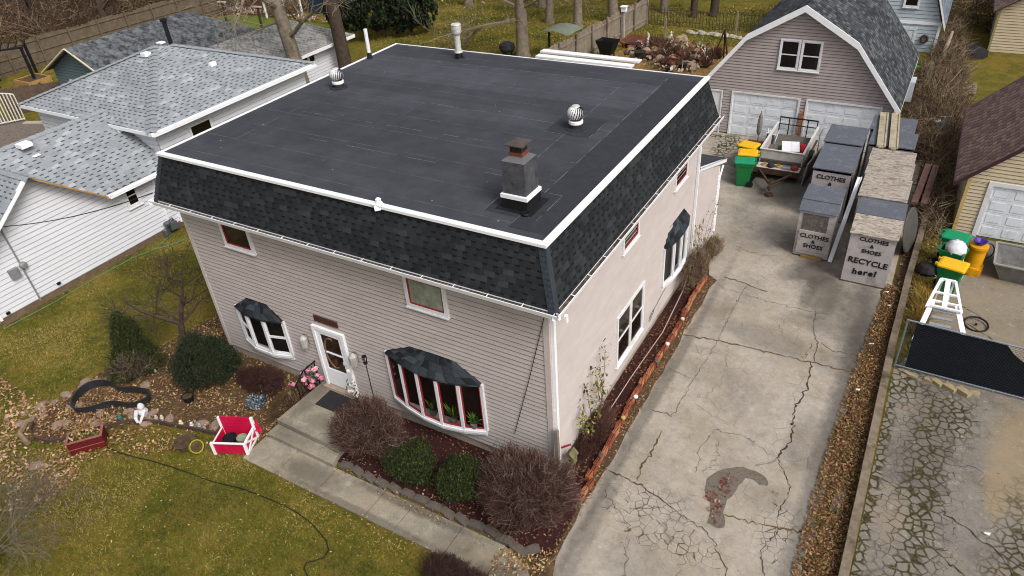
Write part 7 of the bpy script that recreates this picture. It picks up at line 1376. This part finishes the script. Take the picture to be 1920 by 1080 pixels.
# -- right brush things
def chair_like(): pass
m = MB(); M = Matrix.Translation((4.95, 29.0, 0)) @ Matrix.Rotation(R(-15), 4, 'Z'); T = thing('air_conditioner', 'pale box unit on the side wall of the taupe garage', 'box unit', (4.7, 27, 0)); m.box(4.42, 4.85, 26.4, 27.2, .6, 1.5); m.build('casing', mat('#b7bcc2', .5, .1), T); m = MB(); m.box(4.851, 4.87, 26.5, 27.1, .7, 1.4); m.build('grille', BLACK, T)
m = MB(); T = thing('bicycle', 'old bicycle with blue parts leaning in the brush by the brown roof', 'bicycle', (6.3, 25.3, 0)); Mb = Matrix.Translation((6.35, 23.6, .36)) @ Matrix.Rotation(R(60), 4, 'Z') @ Matrix.Rotation(R(70), 4, 'X')
Pm = lambda x, y, z=0: Mb @ Vector((x, y, z))
for a, b_ in (((-.5, 0), (0, 0)), ((0, 0), (.35, .5)), ((-.18, .5), (.35, .5)), ((-.18, .5), (-.5, 0)), ((-.2, .55), (0, 0)), ((.33, .6), (.55, 0))): m.tube([Pm(*a), Pm(*b_)], .022, 6)
m.build('bicycle_frame', mat('#2d6f9a', .4, .1), T); m = MB(); m.tube([Pm(.33, .6), Pm(.33, .66), Pm(.33, .66, .28)], .015, 5); m.tube([Pm(.33, .66), Pm(.33, .66, -.28)], .015, 5); m.build('handlebar', METAL, T); m = MB(); m.box(-.12, .12, -.03, .03, -.07, .07, 0, Mb @ Matrix.Translation((-.2, .6, 0))); m.build('saddle', WHITE, T)
for x in (-.5, .55): m = MB(); wheel_flat(m, Pm(x, 0), .33, Mb.to_3x3().to_4x4(), .03); m.build('wheel', BLACK, T)
def simple(name, lab, cat, fn, c_): m = MB(); fn(m); tag(m.build(name, c_), lab, cat)
simple('white_box', 'white open box lying in the brush beyond the brown roof', 'box', lambda m: (m.box(6.1, 6.75, 28.4, 28.9, 0, .3), m.box(6.15, 6.7, 28.95, 29.0, 0, .45)), mat('#bdb6a4', .6, .1))
simple('white_sack', 'crumpled white sack on the debris heap further up the fence line', 'sack', lambda m: m.lathe([(.2, 0), (.28, .15), (.2, .3), (.03, .35)], (5.95, 32.8, 0), 9), WHITE2)
simple('green_trough', 'bright green plastic piece lying by the pale blue building', 'plastic piece', lambda m: m.box(4.55, 5.05, 32.6, 32.85, .2, .3), mat('#3f9a4a', .5, .1))
simple('green_post', 'teal post leaning in the brush below the bright green piece', 'post', lambda m: m.beam((5.1, 30.2, .1), (5.3, 32.2, .7), .12), mat('#2f7a66', .5, .1))
simple('log', 'pale bare log standing in the brush near the pale blue building', 'log', lambda m: m.tube([(5.55, 33.5, .1), (5.75, 35.5, .9), (5.8, 36, 1.3)], [.12, .1, .07], 8), mat('#8d8170', .9, .2))
PAL = mat('#8a7c66', .9, .2, 6, .4)
T = thing('pallet', 'weathered slatted wooden pallet lying in the debris near the grass', 'pallet', (7.0, 31, 0)); m = MB()
for k in range(6): m.box(6.55, 7.45, 29.8 + k * .3, 29.95 + k * .3, .12, .15)
m.build('slats', PAL, T); m = MB(); 
for x in (6.55, 6.96, 7.37): m.box(x, x + .08, 29.8, 31.5, 0, .119)
m.build('stringers', PAL, T)
simple('dark_tarp', 'dark heap under the brush before the small cream building', 'heap', lambda m: m.lathe([(.9, 0), (.8, .3), (.4, .5), (.05, .55)], (6.9, 36.5, 0), 9), mat('#1c1a1e', .8, .3, 4, .6))
simple('garden_hose', 'green hose hanging down the brush beside the cream garage corner', 'hose', lambda m: m.tube([(6.95, 15.3, .05), (6.9, 15.8, .4), (6.85, 16.4, .2), (6.8, 17.2, .1)], .02, 5), mat('#3a7a4a', .5))
simple('dark_bag', 'dark sack slumped left of the green bins behind the low wall', 'sack', lambda m: m.lathe([(.25, 0), (.32, .12), (.22, .3), (.04, .36)], (6.75, 12.7, 0), 9), mat('#2a2628', .7, .2, 5, .5))
# ================================================================ BACK YARDS
FW = mat('#857a6b', .9, .2, 3, .4, dirt='#5a5146', dscale=1.2); FW2 = mat('#65594a', .9, .2, 3, .4, dirt='#544837', dscale=1)
def plank_fence(label, A, B, h, mats, nposts, side=1, z=0, rails=(.35, 1.45), name='plank_fence'):
    T = thing(name, label, 'fence', (*A, 0)); A = Vector((*A, 0)); B = Vector((*B, 0)); d = B - A; L = d.length; d.normalize(); n = Vector((-d.y, d.x, 0)) * side
    m = MB(); k = int(L / .155)
    for i in range(k):
        p = A + d * (i * L / k); q = A + d * ((i + .93) * L / k); hh = h + random.uniform(-.05, .04) + .06 * math.sin(i * .23); zz = Vector((0, 0, 1)); t = n * .02
        m.face([p, q, q + zz * hh, p + zz * hh]); m.face([q + t, p + t, p + t + zz * hh, q + t + zz * hh]); m.face([p + zz * hh, q + zz * hh, q + t + zz * hh, p + t + zz * hh])
    m.build('boards', mats, T)
    for r_ in rails: m = MB(); m.beam(A + n * .05 + Vector((0, 0, r_)), B + n * .05 + Vector((0, 0, r_)), .05, .09); m.build('rail', mats, T)
    for i in range(nposts + 1): p = A + d * (L * i / nposts) + n * .12; m = MB(); m.beam(p, p + Vector((0, 0, h + .08)), .1); m.build('post', mats, T)
plank_fence('weathered grey plank fence running back from the house between two lawns', (-13.35, 24.5), (-12.3, 37.6), 1.75, FW, 7, -1)
plank_fence('long sun-bleached plank fence in front of the thicket, upper left', (-49.0, 8.0), (-47.6, 34.5), 1.9, FW2, 12, -1, rails=(.3, 1.0, 1.7))
plank_fence('short brown plank fence beside the arched metal gate, behind the white house', (-40.3, 9.6), (-35.9, 14.2), 1.5, mat('#594a3e', .9, .25, 4, .4), 3, 1)
# thin picket fence at the back
T = thing('picket_fence', 'thin low wire-and-picket fence crossing the back lawn', 'fence', (-12.3, 37.6, 0)); m = MB()
for x in np.arange(-12.1, -3.4, .22): m.beam((x, 37.6, 0), (x + random.uniform(-.03, .03), 37.6, 1.15 + random.uniform(-.08, .08)), .035)
m.build('pickets', mat('#4e4336', .9, .2), T); m = MB(); m.beam((-12.2, 37.6, .3), (-3.2, 37.6, .3), .02); m.beam((-12.2, 37.6, 1.0), (-3.2, 37.6, 1.05), .03); m.build('wires', mat('#4e4336', .9, .2), T)
for x, y in ((-9.6, 33.9), (-5.9, 36.5)): m = MB(); m.beam((x, y, 0), (x, y, 1.5), .1); m.build('fence_post', mat('#8a7f6d', .9, .2), T)
simple('white_fence_post', 'white-painted post standing against the weathered plank fence', 'post', lambda m: m.beam((-12.35, 33.9, 0), (-12.35, 33.9, 1.7), .1), mat('#a8a498', .8, .1))
simple('bird_house', 'white bird box topping the post on the plank fence', 'bird box', lambda m: (m.box(-12.5, -12.2, 33.75, 34.05, 1.72, 2.0), m.prism([(-12.55, 33.7), (-12.15, 33.7), (-12.15, 34.1), (-12.55, 34.1)], 2.0, 2.05)), WHITE2)
LS = mat('#a39c8a', .9, .2, 8, .5); m = MB(); m.lathe([(.16, 0), (.2, .06), (.14, .17), (.03, .2)], (0, 0, 0), 8); r0 = m.build('pale_rock', LS); tag(r0, 'pale rock in the row along the back picket fence', 'rock', 'pale rocks along the back fence')
for i in range(26): o_ = r0 if i == 0 else copy_tree(r0); o_.location = (-8.9 + i * .19, 36.4 - .02 * i + random.uniform(-.12, .12), 0); k = random.uniform(.6, 1.3); o_.scale = (k, k, k); o_.rotation_euler = (0, 0, i)
simple('black_trough', 'long black trough at the end of the pale rock row', 'trough', lambda m: (m.box(-4.1, -2.5, 34.9, 35.4, 0, .35), m.box(-4.15, -2.45, 34.85, 35.45, .351, .4)), BLACK)
simple('soil_row', 'reddish soil bed at the foot of the weathered plank fence', 'soil bed', lambda m: m.prism([(-12.3, 33.0), (-9.9, 33.4), (-9.9, 34.6), (-12.2, 34.8)], 0, .1), mat('#5d3426', .95, .3, 6, .6))
# canopy and grill
T = thing('grey_canopy', 'small grey curved sheet canopy on a post by the low-branched tree', 'canopy', (-14.9, 29.0, 0)); m = MB(); m.beam((-15.1, 28.9, 0), (-15.1, 28.9, 1.55), .1); m.build('post', BLACK, T); m = MB(); P = []
for i in range(7): t = i / 6; P.append((-16.1 + 2.3 * t, 28.5 + .25 * t, 1.35 + .32 * math.sin(math.pi * t) + .12 * t))
for a, b_ in zip(P, P[1:]): m.face([a, b_, (b_[0] + .3, b_[1] + 1.5, b_[2] + .1), (a[0] + .3, a[1] + 1.5, a[2] + .1)]); m.face([a, (a[0] + .3, a[1] + 1.5, a[2] + .08), (b_[0] + .3, b_[1] + 1.5, b_[2] + .08), b_])
m.build('canopy_sheet', mat('#6d7568', .6, .15, 3, .2), T)
T = thing('grill', 'dark covered grill at the foot of the low-branched tree', 'grill', (-17.7, 28.4, 0)); m = MB(); m.lathe([(.4, .35), (.5, .55), (.45, .8), (.2, .95), (.03, .98)], (-17.75, 28.3, 0), 12); m.build('grill_hood', mat('#24262a', .5, .2), T); m = MB(); 
for dx, dy in ((-.3, 0), (.3, .1), (0, -.3)): m.beam((-17.75 + dx, 28.3 + dy, 0), (-17.75 + dx * .6, 28.3 + dy * .6, .5), .05)
m.build('leg', BLACK, T)
# white beams
for i, (y, z, l_, x0, x1) in enumerate(((22.7, 2.44, 'rear one of two long white boards seen over the far roof edge', -12.3, -6.9), (22.0, 2.40, 'front one of two long white boards seen over the far roof edge', -12.2, -7.0))):
    m = MB(); m.beam((x0, y + .1, z), (x1, y, z), .42, .08); tag(m.build('white_board', WHITE2), l_, 'board')
for i, x in enumerate((-11.6, -9.6, -7.5)): m = MB(); m.beam((x, 21.8, 2.1), (x, 22.8, 2.1), .1); m.beam((x, 22.1, 0), (x, 22.1, 2.06), .1); m.beam((x, 22.6, 0), (x, 22.6, 2.06), .1); tag(m.build('trestle', FW), ('left', 'middle', 'right')[i] + ' trestle holding up the two long white boards', 'trestle')
# garden clutter behind the house
TC = mat('#764435', .85, .2, 8, .3); CLU = [('terracotta_pot', 'terracotta pot', TC), ('stone_lump', 'rough tan stone', mat('#8a7660', .9, .25, 6, .6)), ('dark_pot', 'dark garden pot', mat('#2e2725', .8, .2)), ('white_figure', 'white garden figure', STW), ('dry_plant', 'dry brown plant clump', mat('#5a4030', .9, .3))]
protos = {}
def protoT(k):
    nm, lb, c_ = CLU[k]; m = MB()
    if k == 0: T = thing(nm, 'terracotta pot among the clutter behind the far roof edge', 'pot', (0, 0, 0), 'terracotta pots in the backyard clutter'); m.lathe([(.14, 0), (.2, .28), (.23, .28), (.23, .34), (.19, .34), (.17, .28)], (0, 0, 0), 12); m.build('pot_body', c_, T); m = MB(); m.lathe([(.1, .27), (.185, .275)], (0, 0, 0), 12); m.build('soil', DIRT, T); return T
    if k == 1: m.lathe([(.24, 0), (.28, .1), (.2, .28), (.05, .36)], (0, 0, 0), 7); return tag(m.build(nm, c_), 'rough tan stone among the clutter behind the far roof edge', 'stone', 'tan stones in the backyard clutter')
    if k == 2: m.lathe([(.18, 0), (.26, .3), (.28, .32), (.22, .3)], (0, 0, 0), 10); return tag(m.build(nm, c_), 'dark pot among the clutter behind the far roof edge', 'pot', 'dark pots in the backyard clutter')
    if k == 3: m.lathe([(.12, 0), (.14, .1), (.09, .3), (.12, .45), (.06, .55), (.09, .65), (.02, .75)], (0, 0, 0), 10); return tag(m.build(nm, c_, None, True), 'white garden figure among the clutter behind the far roof edge', 'statue', 'white figures in the backyard clutter')
    A = np.zeros((160, 3)) + rng.normal(0, .06, (160, 3)) * [1, 1, 0]; B_ = A + np.stack([rng.normal(0, .22, 160), rng.normal(0, .22, 160), rng.uniform(.2, .7, 160)], 1); sticks(m, A, B_, .012); return tag(m.build(nm, c_), 'dry brown plant clump among the clutter behind the far roof edge', 'plant', 'dry clumps in the backyard clutter')
spots = [(-11.3, 28.3, 2), (-10.9, 27.6, 0), (-10.7, 27.2, 0), (-10.4, 27.9, 0), (-10.3, 28.6, 3), (-9.9, 27.6, 1), (-9.6, 28.0, 1), (-9.3, 27.2, 1), (-9.8, 28.7, 1), (-9.5, 29.9, 1), (-9.2, 29.3, 4), (-9.6, 30.5, 3), (-9.0, 30.3, 1), (-8.9, 27.9, 4), (-8.7, 27.2, 2), (-8.4, 27.9, 3), (-8.2, 28.4, 0), (-7.9, 27.6, 0), (-7.9, 26.6, 1), (-7.6, 26.2, 0), (-7.7, 28.4, 2), (-7.3, 28.1, 0), (-7.3, 27.3, 4), (-7.1, 26.4, 4), (-6.9, 27.8, 0), (-6.6, 28.2, 3), (-6.5, 27.7, 3), (-6.7, 27.1, 1), (-6.4, 26.5, 2), (-7.5, 25.4, 0), (-7.2, 25.1, 1), (-6.8, 25.4, 2), (-8.1, 25.9, 2), (-8.5, 26.2, 1), (-6.0, 27.3, 4), (-5.8, 26.2, 4), (-5.9, 28.2, 4), (-9.4, 26.8, 0), (-8.8, 26.4, 0), (-10.9, 28.6, 1)]
spots += [(x + random.uniform(-.5, .5), y + random.uniform(-.45, .45), random.choice((0, 1, 1, 2, 4))) for (x, y, k) in spots]
for (x, y, k) in spots:
    if k in protos: o_ = copy_tree(protos[k])
    else: o_ = protos[k] = protoT(k)
    o_.location = (x + (y - 25) * .06 - .1, 28.9 + (y - 25) * 1.0, 0); q = random.uniform(.75, 1.35) if k != 3 else random.uniform(.6, .95); o_.scale = (q, q, q); o_.rotation_euler = (0, 0, random.uniform(0, 6))
litter('yard_debris', [(-11.2, 29.5), (-6.2, 28.0), (-5.6, 31), (-6.6, 33.6), (-10.4, 33.6)], 700, (.1, .35), [mat('#8f8474', .9, .2), TC, mat('#3a302a', .9, .2), mat('#b9b2a6', .8, .2), mat('#6d5a3c', .9, .2)], 'loose debris between the pots behind the house', .12, .6)
T = thing('planter_tub', 'large black half-barrel shaped bin on legs by the weathered plank fence', 'bin', (-11.2, 28.6, 0)); m = MB(); q = [(-12.3, 29.4), (-11.1, 29.3), (-11.0, 30.1), (-12.2, 30.2)]; q2 = [(-12.0, 29.5), (-11.35, 29.45), (-11.3, 29.9), (-11.95, 29.95)]
for i in range(4): m.face([(*q2[i], .35), (*q2[(i + 1) % 4], .35), (*q[(i + 1) % 4], 1.15), (*q[i], 1.15)]); m.face([(*q2[i], .36), (*q[i], 1.14), (*q[(i + 1) % 4], 1.14), (*q2[(i + 1) % 4], .36)])
m.face([(*p, .4) for p in q2]); m.build('tub', BLACK, T); m = MB()
for p in q2: m.beam((*p, 0), (*p, .36), .06)
m.build('leg', BLACK, T)
for i, (x, y) in enumerate(((-6.3, 30.6), (-6.5, 28.9))):
    m = MB(); m.tube([(x - .3, y, 0), (x - .25, y, .6), (x, y, .95 - i * .3), (x + .25, y, .6), (x + .3, y, 0)], .03, 6); tag(m.build('wicket_arch', mat('#b5a184', .7, .1)), ('taller', 'smaller')[i] + ' pale bent arch at the right end of the backyard clutter', 'arch')
T = thing('garden_tripod', 'dark wooden tripod of poles standing in the dry back garden', 'tripod', (-5.2, 31.0, 0)); m = MB()
for dx, dy in ((-.5, -.3), (.5, -.3), (0, .5)): m.beam((-5.2 + dx, 31.0 + dy, 0), (-5.15, 31.0, 1.9), .07)
m.build('poles', mat('#3a2a22', .9, .2), T)
# -- left back yards
T = thing('metal_gate', 'arched white metal gate with vertical bars at the left edge', 'gate', (-38.8, 8.8, 0)); m = MB()
gA, gB = Vector((-39.2, 8.2, 0)), Vector((-38.4, 9.4, 0))
for i in range(10): t = i / 9; p = gA.lerp(gB, t); m.beam(p + Vector((0, 0, .1)), p + Vector((0, 0, 1.55 + .18 * math.sin(math.pi * t))), .05)
m.tube([gA.lerp(gB, t / 8) + Vector((0, 0, 1.55 + .18 * math.sin(math.pi * t / 8))) for t in range(9)], .035, 6); m.beam(gA + Vector((0, 0, .15)), gB + Vector((0, 0, .15)), .05); m.build('bars', mat('#c9c7bd', .5, .1), T)
T = thing('pergola', 'black slatted pergola frame in front of the long plank fence', 'pergola', (-45.6, 13, 0)); m = MB()
for x, y in ((-46.4, 12.3), (-44.9, 13.9), (-48.0, 13.2), (-46.6, 15)): m.beam((x, y, 0), (x, y, 2.3), .14)
split_parts(m.build('post', BLACK, T)); m = MB()
for k in range(7): t = k / 6; m.beam((-46.6 + 1.8 * t, 12.1 + 1.9 * t, 2.35), (-48.4 + 1.9 * t, 13.1 + 2 * t, 2.35), .06, .1)
m.beam((-46.6, 12.1, 2.28), (-44.8, 14.0, 2.28), .08, .12); m.build('slats', BLACK, T)
T = thing('raised_bed', 'tan timber raised garden bed beside the black pergola', 'raised bed', (-45, 13.6, 0)); m = MB(); m.prism([(-46.0, 13.1), (-44.2, 13.1), (-44.2, 13.2), (-46.0, 13.2)], 0, .35); m.prism([(-46.0, 14.5), (-44.2, 14.5), (-44.2, 14.6), (-46.0, 14.6)], 0, .35); m.prism([(-46.0, 13.21), (-45.9, 13.21), (-45.9, 14.49), (-46.0, 14.49)], 0, .34); m.prism([(-44.3, 13.21), (-44.2, 13.21), (-44.2, 14.49), (-44.3, 14.49)], 0, .34); m.build('timbers', mat('#9a7a48', .8, .2), T); m = MB(); m.face([(-45.9, 13.2, .3), (-44.3, 13.2, .3), (-44.3, 14.5, .3), (-45.9, 14.5, .3)]); m.build('soil', DIRT, T)
for i, (x, y) in enumerate(((-38.3, 27.5), (-42.5, 27.9))):
    T = thing('clothes_post', ('nearer', 'farther')[i] + ' dark post with a flat top in the lawn beyond the pale garage roof', 'post', (x, y, 0)); m = MB(); m.beam((x, y, 0), (x + .1, y, 1.9), .13); m.build('shaft', DB, T); m = MB(); m.box(x - .35, x + .45, y - .1, y + .1, 1.91, 2.0); m.build('cap_board', mat('#a89a90', .8, .1), T)
sheet('far_lawn', [(-47, 24), (-33, 21.5), (-31, 25), (-34, 31), (-46, 31.5)], .012, mat('#5c661c', .95, .25, 5, .6, dirt='#3f4414', dscale=3))
litter('flower_border', [(-46.5, 31.6), (-34, 31.1), (-34, 32), (-46.5, 32.6)], 1500, (.08, .18), [mat('#b59a90', .8, .1, 9, 0), mat('#8f6f60', .8, .1, 9, 0), mat('#cbb8ae', .8, .1, 9, 0), LEAFM[1]], 'pale pinkish dry flower border', .1, .8)
simple('patio_stone', 'pale flat stone lying in the gravel by the arched gate', 'stone', lambda m: m.prism([(-38.0, 9.0), (-36.7, 9.6), (-36.8, 9.85), (-38.1, 9.3)], 0, .08), mat('#a39a8a', .9, .15))
SPLITN = ('leg', 'rear_leg', 'corner_trim', 'handle_bar', 'wicket', 'stock', 'lean_to_trim', 'wall_vent')
for o_ in [x for x in bpy.data.objects if x.type == 'MESH' and x.parent and x.name.split('.')[0] in SPLITN and not x.children]: split_parts(o_)
for o_ in bpy.data.objects:
    l_ = o_.get('label')
    if l_ and not (4 <= len(l_.split()) <= 16): print('LABELCHECK', len(l_.split()), o_.name, l_)
